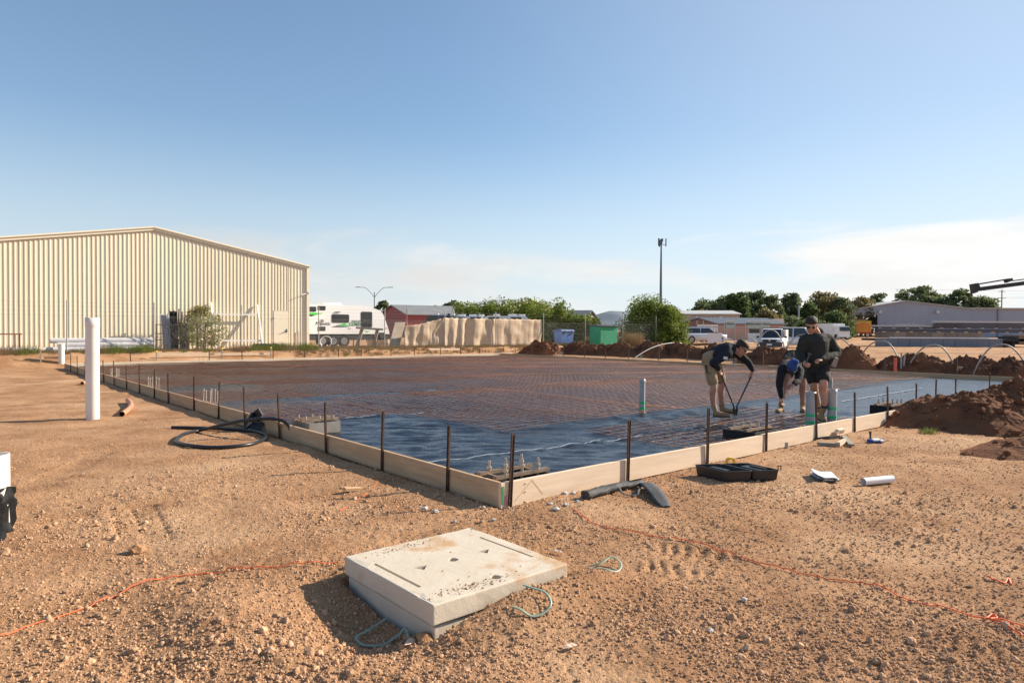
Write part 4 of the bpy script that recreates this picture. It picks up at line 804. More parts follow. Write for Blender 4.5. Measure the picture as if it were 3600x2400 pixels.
for q0, q1, d in (((749, 1104), (907, 1106), 5.0), ((766, 1197), (922, 1197), 4.5)): t = MB(); t.bar(lf(*q0, d), lf(*q1, d), .075); t.build('rail', steelw, af)
t = MB(); a, b2 = vpx(898, 3.7), vpx(988, 3.7); t.prism([(a, .5), (b2, .5), (b2, .62), (b2 - .15, .84), (a + .08, .86), (a, .8)], 'y', 0, .5); o = t.build('plastic_culvert', blk, loc=UV(LL + 3.7, 0), rot=(0, 0, rzR)); tag(o, 'low black plastic culvert block lying below the white frame', 'culvert')
t = MB(); p = LP(1038, 4.9, 1169); t.bar((p.x, p.y, .4), p, .05); tag(t.build('steel_post', mat('orange_rust', (.45, .18, .07), .7)), 'thin orange rusty post standing right of the shed door', 'post')
# survey pegs with yellow caps and rails
ycap = mat('yellow_cap', (.85, .55, .02), .5)
def peg_(px, yb, yt, d, lb):
    a = LP(px, d, yb); b2 = LP(px, d, yt); t = thing('survey_peg', lb, 'survey peg', Vector((a.x, a.y, a.z - .25)), rzR, 'survey pegs with yellow caps'); h = b2.z - a.z + .25; m = MB(); m.box((0, 0, h / 2), (.045, .045, h)); m.build('post', grw, t); m = MB(); m.ball((0, 0, h + .02), (.05, .05, .045), 10, 6); m.build('cap', ycap, t)
for px, yb, yt, lb in ((143, 1257, 1228, 'leftmost yellow capped survey peg near the white pipes'), (550, 1261, 1237, 'yellow capped survey peg left of the shrub'), (781, 1254, 1226, 'yellow capped survey peg below the white frame'), (952, 1251, 1224, 'yellow capped survey peg below the shed door')): peg_(px, yb, yt, 1.35, lb)
for x0, x1, y, d, lb in ((140, 205, 1257, 1.4, 'timber rail fixed low between pegs at the far left'), (556, 950, 1246, 1.5, 'long timber rail fixed low between the yellow capped pegs'), (1509, 1616, 1227, 1.3, 'short pale timber rail below the tarpaulin')):
    t = MB(); a = LP(x0, d, y); b2 = LP(x1, d, y - (3 if x0 == 556 else 0)); t.bar(a, b2, .03, .10); tag(t.build('timber_rail', pine if x0 != 140 else ply), lb, 'timber rail')
# ---------------------------------------------------------------- chain link fence
fst = mat('fence_steel', (.45, .45, .44), .5, metal=.6, col2=(.36, .34, .32), scale=6); wirem = mat('fence_wire', (.20, .20, .20), .6, metal=.3)
FD = 3.0; fpx = [-60, 234, 541, 848, 1120, 1352, 1563, 1742, 1910, 2058, 2189, 2306]; fv = [vpx(p, FD) for p in fpx]; FH = 2.32
fence = thing('chain_link_fence', 'galvanised chain link fence with barbed wire running behind the slab', 'fence', UV(LL + FD, 0, 0), rzR)
zf = .54
for i, v in enumerate(fv):
    m = MB(); lean_ = random.uniform(-.02, .02); m.cyl((v, 0, zf - .3), (v + lean_, 0, zf + FH), .028, n=10); m.ball((v + lean_, 0, zf + FH), .032, 8, 5); m.build('post', fst, fence)
for i in range(len(fv) - 1):
    a, b2 = fv[i], fv[i + 1]; h = 1.68; sp_ = .068; vs_ = []; fs = []; z0 = zf + .02; w = .0013
    k = 0
    for sg in (-1, 1):
        for s0 in np.arange(a - h, b2, sp_ * 2 ** .5 * .78):
            # line x = s0 + t, z = t (or mirrored), clipped to the bay
            t0 = max(0, a - s0); t1 = min(h, b2 - s0)
            if t1 - t0 < .03: continue
            p0 = np.array([s0 + t0, 0, z0 + (t0 if sg > 0 else h - t0)]); p1 = np.array([s0 + t1, .0, z0 + (t1 if sg > 0 else h - t1)]); d = (p1 - p0) / np.linalg.norm(p1 - p0); n_ = np.array([-d[2], 0, d[0]])
            for p in (p0, p1):
                for aa in (0, 2.094, 4.189): vs_.append(p + n_ * w * math.cos(aa) + np.array([0, w * math.sin(aa) + sg * .0015, 0]))
            fs += [[k + j, k + (j + 1) % 3, k + 3 + (j + 1) % 3, k + 3 + j] for j in range(3)]; k += 6
    link('mesh_panel', np_mesh('mesh_panel', vs_, fs, wirem, False), fence)
    for zz in (zf + .04, zf + .85, zf + h): m = MB(); m.cyl((a, 0, zz), (b2, 0, zz), .0025, n=5, cap=False); m.build('line_wire', wirem, fence, fix=False)
    for zz in (zf + 1.88, zf + 2.08, zf + 2.26): m = MB(); m.tube([(a + (b2 - a) * t_, 0, zz - .03 * math.sin(math.pi * t_)) for t_ in np.linspace(0, 1, 7)], .0025, 4, cap=False); m.build('barbed_wire', wirem, fence, fix=False)
# ---------------------------------------------------------------- vegetation helpers
def leafmat(name, c1, c2, c3=None): return mat(name, c1, .65, col2=c2, scale=1.1, lo=.35, hi=.65, spec=.3, transl=.4, coord='Object', col3=c3, s3=.35)
def leaf_cloud(clumps, per, size, seed, flat=.8, asp=.55):
    q = np.random.default_rng(seed); vs = []
    for (c, r) in clumps:
        n = int(per); d = q.normal(0, 1, (n, 3)); d /= np.linalg.norm(d, axis=1)[:, None]; rr = q.random(n) ** .45; P = np.array(c) + d * rr[:, None] * np.array(r)
        a = q.normal(0, 1, (n, 3)) + d * .6; a /= np.linalg.norm(a, axis=1)[:, None]; b = np.cross(a, q.normal(0, 1, (n, 3))); b /= np.linalg.norm(b, axis=1)[:, None] + 1e-6
        s = size * q.uniform(.6, 1.35, n)[:, None]; vs.append(np.stack([P - a * s, P - b * s * asp, P + a * s, P + b * s * asp], 1).reshape(-1, 3))
    V_ = np.concatenate(vs); return V_, np.arange(len(V_)).reshape(-1, 4)
barkm = mat('bark', (.16, .12, .09), .9, col2=(.26, .22, .18), scale=3)
def tree(name, base, h, rw, label, m, seed, clumps=18, per=115, leaf=.25, trunk=.35, low=.25, flat=.6, cat='tree', group=None, top=1.0, csize=.36, stems=1):
    q = random.Random(seed); clumps = int(clumps * 1.7); t = thing(name, label, cat, base, 0, group); cl = []; tr = MB(); hubs = []
    for i in range(clumps):
        k = (i + .5) / clumps; z = h * (low + (1 - low - csize * .22) * k); prof = math.sin(math.pi * min(1, (.15 + .85 * (z / h - low) / (1 - low)) ** (.8 * top))) ** .7 if top else 1
        a = i * 2.4 + q.uniform(-.6, .6); rad = rw * prof * q.uniform(.4, 1.0); c = (math.cos(a) * rad, math.sin(a) * rad, z); r = rw * csize * q.uniform(.75, 1.3); cl.append((c, (r, r, r * flat))); hubs.append(c)
    V_, F_ = leaf_cloud(cl, per, leaf, seed); link('crown', np_mesh('crown', V_, F_, m, False), t)
    for s_ in range(stems):
        ox = q.uniform(-.25, .25) * (stems > 1) * rw; tr.tube([(ox, 0, -.3), (ox * 1.1 + q.uniform(-.1, .1) * rw, 0, h * low * .9), (ox * 1.3 + q.uniform(-.1, .1) * rw, 0, h * .62)], [trunk, trunk * .75, trunk * .3], 8)
        for c in hubs[s_::stems * 2]: tr.tube([(ox, 0, max(h * low * .6, c[2] * .55)), (c[0] * .5, c[1] * .5, c[2] * .8), c], [trunk * .4, trunk * .25, trunk * .1], 5)
    tr.build('trunk', barkm, t, fix=False); return t
g_dark = leafmat('leaf_dark', (.10, .135, .06), (.17, .205, .09)); g_mid = leafmat('leaf_mid', (.075, .12, .04), (.13, .17, .06)); g_bush = leafmat('leaf_bush', (.13, .19, .03), (.21, .25, .045), (.08, .12, .025)); g_olive = leafmat('leaf_olive', (.18, .165, .075), (.23, .20, .09)); g_shrub = leafmat('leaf_shrub', (.22, .26, .07), (.27, .20, .09), (.14, .20, .05)); g_yel = leafmat('leaf_yellow', (.34, .24, .07), (.24, .19, .08))
def gbase(px, y): p = D(px, 1165, y); return Vector((p.x, p.y, gz(p.x, p.y)))
def mpp(y): return y / F
def toph(py, y, px, base): return D(px, py, y).z - base.z
def put_tree(px, top, hw, y, label, m, seed, **k): b = gbase(px, y); return tree(k.pop('name', 'gum_tree'), b, toph(top, y, px, b), hw * 1.28 * mpp(y), label, m, seed, **k)
G_ = 'trees beyond the yard'
put_tree(2480, 1052, 50, 112, 'dark rounded gum tree left of the tree row behind the brick house', g_dark, 1, group=G_, low=.2, clumps=20)
put_tree(2545, 1034, 45, 118, 'dark tree between the rounded gum and the bright green tree', g_dark, 2, group=G_, clumps=18)
put_tree(2588, 1022, 42, 112, 'bright green tall tree above the brick house roof', g_mid, 3, group=G_, low=.1, clumps=24, per=150)
put_tree(2648, 1019, 48, 122, 'tall dull green tree in the middle of the row behind the brick house', g_dark, 4, group=G_, low=.1, clumps=24, per=140)
put_tree(2705, 1034, 42, 118, 'loose spreading tree right of the tall dull green one', g_dark, 5, group=G_, low=.2, clumps=16, csize=.3)
put_tree(2700, 1088, 42, 104, 'low olive green round tree above the white ute', g_olive, 6, group=G_, low=.05, clumps=20)
put_tree(2783, 1021, 32, 126, 'slender tall gum tree standing apart left of the standing man', g_dark, 7, group=G_, low=.25, clumps=16, csize=.42)
put_tree(2842, 1058, 34, 122, 'mid green tree beside the grey pole above the standing man', g_mid, 8, group=G_, low=.05, clumps=18)
put_tree(2893, 1024, 62, 128, 'large brownish green tree right above the standing man', g_olive, 9, group=G_, low=.1, clumps=26, per=150)
put_tree(2950, 1040, 48, 126, 'dark green tree right of the large brownish one', g_dark, 10, group=G_, low=.1, clumps=20)
put_tree(2935, 1095, 45, 112, 'low mid green tree below the dark tree near the white truck', g_mid, 11, group=G_, low=.03, clumps=18)
put_tree(3025, 1038, 48, 140, 'olive tree rising behind the left corner of the grey shed', g_olive, 12, group=G_, low=.1, clumps=20)
put_tree(3082, 1024, 34, 150, 'rounded green tree behind the grey shed roof near its left slope', g_mid, 13, group=G_, low=.2, clumps=16)
put_tree(2770, 1118, 60, 108, 'low dark hedge tree behind the white vehicles', g_dark, 14, group=G_, low=.03, clumps=22, cat='tree')
put_tree(2850, 1125, 50, 106, 'low green shrub hedge behind the head of the standing man', g_mid, 15, group=G_, low=.03, clumps=18)
put_tree(3228, 998, 62, 175, 'tall flat-topped pine behind the grey shed ridge', g_dark, 16, name='pine_tree', group=G_, low=.35, clumps=18, flat=.45, leaf=.42, csize=.36)
put_tree(3290, 1035, 55, 172, 'lower dark pine right of the tall flat-topped one', g_dark, 17, name='pine_tree', group=G_, low=.3, clumps=14, flat=.45, leaf=.42)
put_tree(3368, 1008, 44, 170, 'leaning pine in the middle of the group behind the grey shed', g_dark, 18, name='pine_tree', group=G_, low=.35, clumps=13, flat=.45, leaf=.42)
put_tree(3440, 1040, 72, 170, 'broad drooping pine under the crane boom', g_dark, 19, name='pine_tree', group=G_, low=.3, clumps=18, flat=.45, leaf=.42)
put_tree(1345, 1050, 24, 130, 'gum tree rising behind the caravan nose beside the red shed', g_dark, 20, group=G_, low=.15, clumps=16)
for i, (px, tp, hw, lb) in enumerate(((1384, 1068, 15, 'small dark tree just above the red shed gable'), (1408, 1074, 10, 'small far tree above the left end of the red shed roof'), (1432, 1075, 7, 'tiny far tree above the middle of the red shed roof'), (1528, 1069, 18, 'small dark tree left of the round far tree'), (1585, 1055, 42, 'round dark tree above the right end of the red shed roof'), (1868, 1050, 18, 'dark tree peeping above the beige shed ridge'), (1144, 1063, 12, 'small tree peeping over the caravan roof'))):
    put_tree(px, tp, hw, 170, lb, g_dark if i != 4 else g_mid, 30 + i, group='small far trees over the roofs', low=.05, clumps=10, per=70, leaf=.45)
put_tree(2460, 1079, 20, 100, 'small tree with yellow autumn leaves behind the beige building', g_yel, 45, name='autumn_tree', low=.1, clumps=10, per=60, csize=.4, leaf=.2)
for i, (px, tp, hw, y, lb) in enumerate(((1690, 1074, 62, 60, 'left part of the tall green hedge behind the caravans'), (1800, 1064, 72, 61, 'middle bush of the tall green hedge behind the caravans'), (1920, 1068, 72, 60, 'right part of the tall green hedge above the blue bin'), (2035, 1112, 45, 60, 'low green shrub behind the green box'))):
    b = gbase(px, y); tree('hedge_bush', b, toph(tp, y, px, b) * 1.04, hw * 1.3 * mpp(y), lb, g_bush, 50 + i, clumps=34, per=170, leaf=.11, low=.0, trunk=.08, cat='hedge', group='hedge bushes behind the caravans', csize=.36, flat=.85, stems=3, top=0)
b = gbase(2275, 60.5); tree('bush', b, toph(1055, 60.5, 2275, b), 122 * mpp(60.5), 'left half of the large rounded green bush below the phone mast', g_bush, 60, clumps=44, per=260, leaf=.085, low=.02, trunk=.1, cat='bush', csize=.34, flat=.85, stems=4, top=.5)
b = gbase(2350, 59.2); tree('bush', b, toph(1076, 59.2, 2350, b), 78 * mpp(59.2), 'bright right half of the large green bush beside the silver car', g_bush, 61, clumps=36, per=240, leaf=.085, low=.0, trunk=.1, cat='bush', csize=.36, flat=.85, stems=4, top=.7)
p = UV(LL + 3.9, vpx(705, 3.9), .5); tree('shrub', p, LP(705, 3.9, 1070).z - .5, 78 * mpp(34.5), 'sparse reddish green shrub growing at the shed wall beside the white frame', g_shrub, 70, clumps=34, per=75, leaf=.05, low=.12, trunk=.05, cat='shrub', csize=.30, stems=4, top=.8)
def brush(px, y, hw, h, n, m, label, seed):
    q = np.random.default_rng(seed); b = gbase(px, y); vs = []
    for i in range(n):
        a = q.uniform(0, 6.28); r0 = q.random() ** .5 * hw * .6; x0, y0 = r0 * math.cos(a), r0 * math.sin(a) * .6; l = h * q.uniform(.4, 1.05); dx, dy = q.normal(0, .28, 2) * l; w = .012
        vs += [(x0 - w, y0, 0), (x0 + w, y0, 0), (x0 + dx + w * .3, y0 + dy, l), (x0 + dx - w * .3, y0 + dy, l)]
    tag(link('dry_brush', np_mesh('dry_brush', vs, np.arange(len(vs)).reshape(-1, 4), m), loc=b), label, 'dry brush')
dryg = mat('dry_grass', (.36, .26, .145), .85, col2=(.26, .17, .10), scale=1.5, transl=.25); grng = mat('green_grass', (.15, .20, .045), .8, col2=(.24, .25, .07), scale=1.5, transl=.3)
brush(2225, 53.5, 1.1, 1.15, 900, dryg, 'dry brown brush growing right of the green box', 1); brush(2080, 52, .8, .7, 500, dryg, 'dry brush growing left of the green box', 2)
def blades(name, spots, m, label, seed, hmax=.26, per=24):
    q = np.random.default_rng(seed); vs = []
    for (x, y, s) in spots:
        z = gz(x, y)
        for i in range(per):
            a = q.uniform(0, 6.28); r0 = s * .35 * q.random(); bx, by = x + r0 * math.cos(a), y + r0 * math.sin(a); l = hmax * s * q.uniform(.4, 1.2); dx, dy = q.normal(0, .45, 2) * l; w = .008 + .006 * q.random()
            vs += [(bx - w, by, z - .02), (bx + w, by, z - .02), (bx + dx, by + dy, z + l)]
    tag(link(name, np_mesh(name, vs, np.arange(len(vs)).reshape(-1, 3), m)), label, 'grass', kind='stuff')
q = np.random.default_rng(9); sp1 = []; sp2 = []
for i in range(620):
    px = q.uniform(1040, 1960); d = q.uniform(1.3, 3.8); p = UV(LL + d, vpx(px, d)); (sp1 if q.random() < .85 else sp2).append((p.x, p.y, q.uniform(.3, .85)))
for i in range(260):
    px = q.uniform(-20, 1040); d = q.uniform(2.2, 3.6); p = UV(LL + d, vpx(px, d)); (sp1 if q.random() < .75 else sp2).append((p.x, p.y, q.uniform(.25, .7)))
for cx, n, k in ((410, 26, sp2), (500, 26, sp2), (330, 14, sp1), (980, 30, sp2), (905, 16, sp2), (1075, 26, sp2), (20, 16, sp1), (95, 12, sp2), (850, 14, sp1), (1010, 14, sp1)):
    for i in range(n): px = cx + q.normal(0, 17); d = 2.6 + q.normal(0, .25); p = UV(LL + d, vpx(px, d)); k.append((p.x, p.y, q.uniform(.8, 1.7)))
for i in range(200):
    p = gbase(q.uniform(1960, 2460), q.uniform(49, 57)); (sp1 if q.random() < .45 else sp2).append((p.x, p.y, q.uniform(.5, 1.3)))
p = G(3262, 1522); 
for i in range(4): sp2.append((p.x + q.normal(0, .05), p.y + q.normal(0, .04), .38))
blades('dry_grass', sp1, dryg, 'dry straw coloured grass along the fence line behind the slab', 3); blades('green_grass', sp2, grng, 'green grass tufts along the fence line and before the shed', 4)
# ---------------------------------------------------------------- far hill
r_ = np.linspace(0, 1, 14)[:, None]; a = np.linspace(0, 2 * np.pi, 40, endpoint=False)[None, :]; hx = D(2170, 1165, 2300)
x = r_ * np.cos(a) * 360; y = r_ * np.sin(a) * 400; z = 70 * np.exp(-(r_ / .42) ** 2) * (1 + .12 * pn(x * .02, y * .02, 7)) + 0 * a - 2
tag(link('hill', np_mesh('hill', np.stack([x, y, z], -1).reshape(-1, 3), grid_faces(14, 40, True), mat('hill_haze_blue', (.16, .20, .235), .95, col2=(.19, .23, .26), scale=.02), True), loc=(hx.x, hx.y, 0)), 'distant wooded hill on the horizon, blue haze put into its colour', None, kind='structure')  # blue-grey base colour carries the haze of distance over the woods
# ---------------------------------------------------------------- generic building
def px3(px, py, y): return D(px, py, y)
glass = mat('dark_glass', (.02, .022, .026), .12, spec=.7); whitep = mat('white_paint', (.80, .80, .79), .35, coat=.3); tyre = mat('tyre', (.02, .02, .02), .85); rim = mat('wheel_rim', (.35, .35, .36), .35, .8); chass = mat('chassis_black', (.02, .02, .022), .6)
def gable_house(name, K, gdir, glen, sdir, slen, ze, zp, label, wm, rm, cat='shed', gm=None, over=.3):
    """K near corner on the ground, gable wall runs glen along gdir, side wall slen along sdir"""
    t = thing(name, label, cat, (K.x, K.y, K.z)); g = Vector((*gdir, 0)).normalized(); s = Vector((*sdir, 0)).normalized(); he, hp_ = ze - K.z, zp - K.z; up = Vector((0, 0, 1)); o0 = Vector((0, 0, 0))
    for nm, off in (('gable_wall', 0), ('rear_gable', slen)):
        m = MB(); q_ = [o0, g * glen, g * glen + up * he, g * glen / 2 + up * hp_, up * he]; m.add([p + s * off for p in q_] + [p + s * (off + .12) for p in q_], [(0, 1, 2, 3, 4), (9, 8, 7, 6, 5)] + [(i, (i + 1) % 5, 5 + (i + 1) % 5, 5 + i) for i in range(5)]); m.build(nm, gm or wm, t)
    for nm, off in (('side_wall', 0), ('rear_wall', glen)):
        m = MB(); q_ = [o0 + s * .13, s * (slen - .01), s * (slen - .01) + up * he, s * .13 + up * he]; m.add([p + g * (off + (.004 if off == 0 else -.12)) for p in q_] + [p + g * (off + (.12 if off == 0 else -.004)) for p in q_], [(0, 1, 2, 3), (7, 6, 5, 4)] + [(i, (i + 1) % 4, 4 + (i + 1) % 4, 4 + i) for i in range(4)]); m.build(nm, wm, t)
    for sg in (0, 1):
        e0 = g * (glen * sg + (over if sg else -over)) + up * (he - (hp_ - he) * over / (glen / 2)); rdg = g * glen / 2 + up * hp_
        m = MB(); q_ = [e0 - s * over, rdg - s * over, rdg + s * (slen + over), e0 + s * (slen + over)]; m.add([p + up * .02 for p in q_] + [p + up * .14 for p in q_], [(0, 1, 2, 3), (7, 6, 5, 4)] + [(i, (i + 1) % 4, 4 + (i + 1) % 4, 4 + i) for i in range(4)]); m.build('roof', rm, t)
    return t, g, s
redm = mat('red_cladding', (.36, .075, .07), .6, col2=(.32, .065, .06), scale=1); grroof = mat('grey_roof', (.24, .245, .245), .6, col2=(.19, .19, .19), scale=.6)
K = gbase(1431, 95); t, g, s = gable_house('red_shed', K, (-5.8, 10), 11.6, (.865, .5), 9.2, px3(1431, 1106, 95).z, px3(1378, 1074, 100).z, 'red clad shed with a grey roof beyond the caravan', redm, grroof)
for k in (.25, .5, .75): m = MB(); m.bar(g * .1 + Vector((0, 0, k * (px3(1431, 1106, 95).z - K.z) * 1.35)) - s * .02, g * 11.4 + Vector((0, 0, k * (px3(1431, 1106, 95).z - K.z) * 1.35)) - s * .02, .02, .04); m.build('cladding_joint', mat('pink_line', (.5, .2, .2), .6), t)
m = MB(); m.box((0, 0, 2), (.16, .16, 4)); m.build('corner_trim', mat('pale_red', (.55, .30, .28), .6), t)
beige = mat('beige_clad', (.42, .37, .29), .6, col2=(.38, .33, .26), scale=1.0); lgroof = mat('light_roof', (.52, .51, .48), .5, col2=(.46, .45, .43), scale=.5)
K = gbase(1760, 100); gable_house('beige_shed', K, (8.7, 12), 14.8, (-.81, .588), 8.1, px3(1760, 1078, 100).z, px3(1867, 1053, 106).z, 'beige shed with a pale roof rising behind the hedge', beige, lgroof)
K = gbase(2052, 92); gable_house('grey_house', K, (2.6, 7), 7.4, (-.93, .35), 7.0, px3(2052, 1115, 92).z, px3(2085, 1094, 96).z, 'low grey roofed house glimpsed between the hedge and the bush', mat('grey_wall', (.30, .31, .33), .7), mat('slate_roof', (.085, .095, .115), .6))
K = gbase(2600, 92); t, g, s = gable_house('beige_hall', K, (1.2, 10), 12, (-1, .12), 9.4, px3(2600, 1106, 92).z, px3(2600, 1095, 98).z, 'long beige clad hall behind the brick house', mat('hall_clad', (.55, .46, .36), .6, col2=(.50, .42, .33), scale=1), lgroof, over=.25)
zz = px3(2600, 1106, 92).z - K.z
for k in range(1, 16): m = MB(); m.box(s * (9.3 * k / 16) - g * .02 + Vector((0, 0, zz / 2)), (.03, .03, zz - .05)); m.build('cladding_rib', mat('rib_beige', (.46, .38, .30), .6), t)
for k in (.28, .62): m = MB(); m.box(s * (9.3 * k) - g * .3 + Vector((0, 0, zz - .35)), (.35, .35, .2)); m.build('flood_light', mat('lamp_white', (.7, .7, .7), .5), t)
brick = mat('pink_brick', (.52, .30, .23), .8, col2=(.46, .26, .20), scale=6); K = gbase(2522, 84); ze = px3(2522, 1138, 84).z
t, g, s = gable_house('brick_house', K, (-2.2, 1.2), 4.2, (1, .10), 8.4, ze, px3(2490, 1120, 85).z, 'low pink brick house with a dark roof behind the gates', brick, mat('blue_roof', (.13, .155, .19), .6), gm=mat('brown_gable', (.28, .15, .11), .8))
for i, px in enumerate((2568, 2645, 2672, 2700)):
    x = (px - 2522) * mpp(84); m = MB(); m.box(s * x - g * .04 * 0 + Vector((0, -.06, 1.9)), (1.0, .08, .9)); w_ = m.build('window', mat('pale_window', (.42, .52, .47), .3), t); m = MB(); m.box(s * x + Vector((0, -.11, 2.38)), (1.1, .06, .06)); m.build('frame', whitep, w_)
m = MB(); a_, b_ = px3(2597, 1121, 87), px3(2658, 1124, 87); m.bar(a_ - K, b_ - K, 1.5, .12); m.build('skylight', whitep, t)
K = gbase(2716, 88); m = MB(); m.box((.9, 1, 2), (.9, 2.4, px3(2716, 1120, 88).z - K.z + .0)); m.v = [(x, y, z + (px3(2716, 1120, 88).z - K.z) / 2 - 2) for x, y, z in m.v]; tag(m.build('white_wall', mat('cream_wall', (.72, .68, .60), .7), loc=K), 'cream end wall standing right of the brick house', 'wall')
m = MB(); K = gbase(2455, 80); w_ = (2522 - 2455) * mpp(80); wf = thing('paling_fence', 'white paling fence in front of the brick house gable', 'fence', K)
for k in range(14): m = MB(); m.box((w_ * k / 13, 0, .95), (w_ / 13 * .7, .04, 1.9)); m.build('paling', whitep, wf)
m = MB(); m.box((w_ / 2, .05, 1.5), (w_, .04, .09)); m.build('rail', whitep, wf)
# ---------------------------------------------------------------- gate and posts by the road
def fence_run(name, px0, px1, y, posts, ptop, label, mesh=True, rail=None, cat='gate'):
    b0 = gbase(px0, y); t = thing(name, label, cat, b0); X = lambda px: (px - px0) * mpp(y); H = lambda py: D(px0, py, y).z - b0.z
    for px in posts: m = MB(); m.cyl((X(px), 0, -.2), (X(px), 0, H(ptop)), .035, n=8); m.build('post', fst, t)
    for r in (rail or []): m = MB(); m.cyl((0, 0, H(r)), (X(px1), 0, H(r)), .04, n=8); m.build('rail', fst, t)
    if mesh:
        h = H(ptop + 22); w = X(px1); vs_ = []; fs = []; k = 0
        for sg in (-1, 1):
            for s0 in np.arange(-h, w, .09):
                t0 = max(0, -s0); t1 = min(h, w - s0)
                if t1 - t0 < .03: continue
                for tt in (t0, t1):
                    for aa in (0, 2.094, 4.189): vs_.append((s0 + tt + .0025 * math.cos(aa), .0025 * math.sin(aa), .03 + (tt if sg > 0 else h - tt)))
                fs += [[k + j, k + (j + 1) % 3, k + 3 + (j + 1) % 3, k + 3 + j] for j in range(3)]; k += 6
        link('mesh_panel', np_mesh('mesh_panel', vs_, fs, wirem), t)
    return t
fence_run('road_gate', 2418, 2546, 64, (2450, 2472, 2546), 1126, 'tall steel gate with a white top rail behind the silver car', rail=[1149])
fence_run('road_fence', 2552, 2682, 65, (2553, 2583, 2620, 2655, 2676, 2681), 1130, 'chain link fence with thin steel posts left of the white ute', rail=[1150], cat='fence')
m = MB(); b = gbase(2512, 57.5); sn = thing('white_sign', 'blank white sign panel on posts behind the man with bolt cutters', 'sign', b); zt_ = D(2512, 1170, 57.5).z - b.z; zb_ = D(2512, 1206, 57.5).z - b.z
m.box((0, 0, (zt_ + zb_) / 2), (49 * mpp(60), .05, zt_ - zb_)); m.build('panel', mat('sign_white', (.82, .80, .78), .5), sn)
for sx_ in (-.45, .45): m = MB(); m.box((sx_, .05, zt_ / 2), (.06, .06, zt_)); m.build('post', fst, sn)
b = gbase(2840, 112); m = MB(); m.box((0, 0, 3.4), (.35, .35, D(2840, 1072, 112).z * 1.0 * 2 - b.z * 2 - 3.4 - 3.4 + 3.4)); 
hp_ = D(2807, 1072, 112).z - b.z; m = MB(); m.cyl((0, 0, -.3), (0, 0, hp_), .16, .12, n=8); tag(m.build('grey_pole', mat('pole_grey', (.42, .42, .42), .7), loc=gbase(2807, 112)), 'plain grey pole standing among the trees left of the standing man', 'pole')
# ---------------------------------------------------------------- bins
bl = gbase(1982, 52.5); bn = thing('blue_bin', 'blue plastic wheeled bin standing behind the fence', 'bin', bl, .62); bm_ = mat('blue_plastic', (.10, .22, .55), .5, col2=(.08, .18, .46), scale=4); H = D(1982, 1160, 52.5).z - bl.z
m = MB(); m.loft([[(x * k, y * k, z) for x, y in ((-.62, -.5), (.62, -.5), (.62, .5), (-.62, .5))] for k, z in ((.86, .08), (1, H * .92))], smooth=False); m.build('body', bm_, bn)
m = MB(); m.prism([(-.55, H * .92), (.55, H * .92), (.45, H * 1.03), (0, H * 1.06), (-.45, H * 1.03)], 'x', -.66, .66); m.build('lid', mat('blue_lid', (.06, .11, .26), .5), bn)
for x in (-.35, .35): m = MB(); m.bar((x, -.53, H * .7), (x, -.53, H * .96), .07, .05); m.build('bracket', chass, bn)
for x in (-.4, .4):
    for y in (-.3, .3): m = MB(); m.cyl((x - .03, y, .08), (x + .03, y, .08), .08, n=10); m.build('wheel', tyre, bn)
bl = gbase(2122, 51.0); gb = thing('green_box', 'green painted timber box with a dark flat lid behind the fence', 'box', bl, .55); gm_ = mat('green_paint', (.03, .33, .17), .6, col2=(.025, .28, .14), scale=3); H = D(2122, 1148, 51).z - bl.z
for nm, c, d in (('front_panel', (0, -.62, H / 2), (1.6, .04, H)), ('rear_panel', (0, .62, H / 2), (1.6, .04, H)), ('side_panel', (.8, 0, H / 2), (.04, 1.2, H)), ('side_panel', (-.8, 0, H / 2), (.04, 1.2, H))): m = MB(); m.box(c, d); m.build(nm, gm_, gb)
m = MB(); m.box((0, 0, H + .05), (1.75, 1.45, .07), (.05, 0, 0)); m.build('lid', chass, gb); m = MB(); m.box((.83, .1, H * .55), (.02, .06, H * .9)); m.build('strap', chass, gb)
# ---------------------------------------------------------------- tarpaulin, leaning board
tarp = mat('tarpaulin', (.60, .465, .325), .75, col2=(.53, .40, .275), scale=2, bump=.6, bscale=7, bdist=.03)
tp = [(1424, 1145, 1222), (1470, 1141, 1220), (1520, 1128, 1219), (1562, 1117, 1219), (1640, 1119, 1219), (1700, 1120, 1219), (1760, 1121, 1219), (1830, 1122, 1218), (1903, 1124, 1212)]
n, nz = 120, 22; vs_ = []
for i in range(n):
    px = 1424 + (1904 - 1424) * i / (n - 1); yt = np.interp(px, [a[0] for a in tp], [a[1] for a in tp]); yb = np.interp(px, [a[0] for a in tp], [a[2] for a in tp]); v = vpx(px, FD + .07)
    zt_ = LP(px, FD + .07, yt).z; zb_ = max(LP(px, FD + .07, yb).z, .52)
    for j in range(nz):
        k = j / (nz - 1); z = zb_ + (zt_ - zb_) * k; amp = .35 * np.exp(-((px - 1665) / 45) ** 2) + .08; f = amp * (.5 + .5 * math.sin(px * .145 + 1.6 * math.sin(px * .043) + .5 * (1 - k))) * (.45 + .55 * (1 - k) ** .7) + .06 * float(pn(px * .03, k * 3, 91)) + (.18 * (1 - k) if px < 1560 else 0) + .03 * math.sin(px * .06 + k * 5) + .05 * abs(math.sin(px * .21 + 2.2 * math.sin(px * .05) + .8 * k)) * (1.1 - k) + .03 * float(pn(px * .11, k * 1.5, 93))
        p = UV(LL + FD + .06 + max(.0, f), v, z - .02 * math.sin(px * .3)); vs_.append(p[:])
me = np_mesh('tarpaulin', vs_, grid_faces(n, nz), tarp, True); o = link('tarpaulin', me); sd_ = o.modifiers.new('thick', 'SOLIDIFY'); sd_.thickness = .006
tag(o, 'long beige tarpaulin hanging in folds behind the chain link fence', 'tarpaulin')
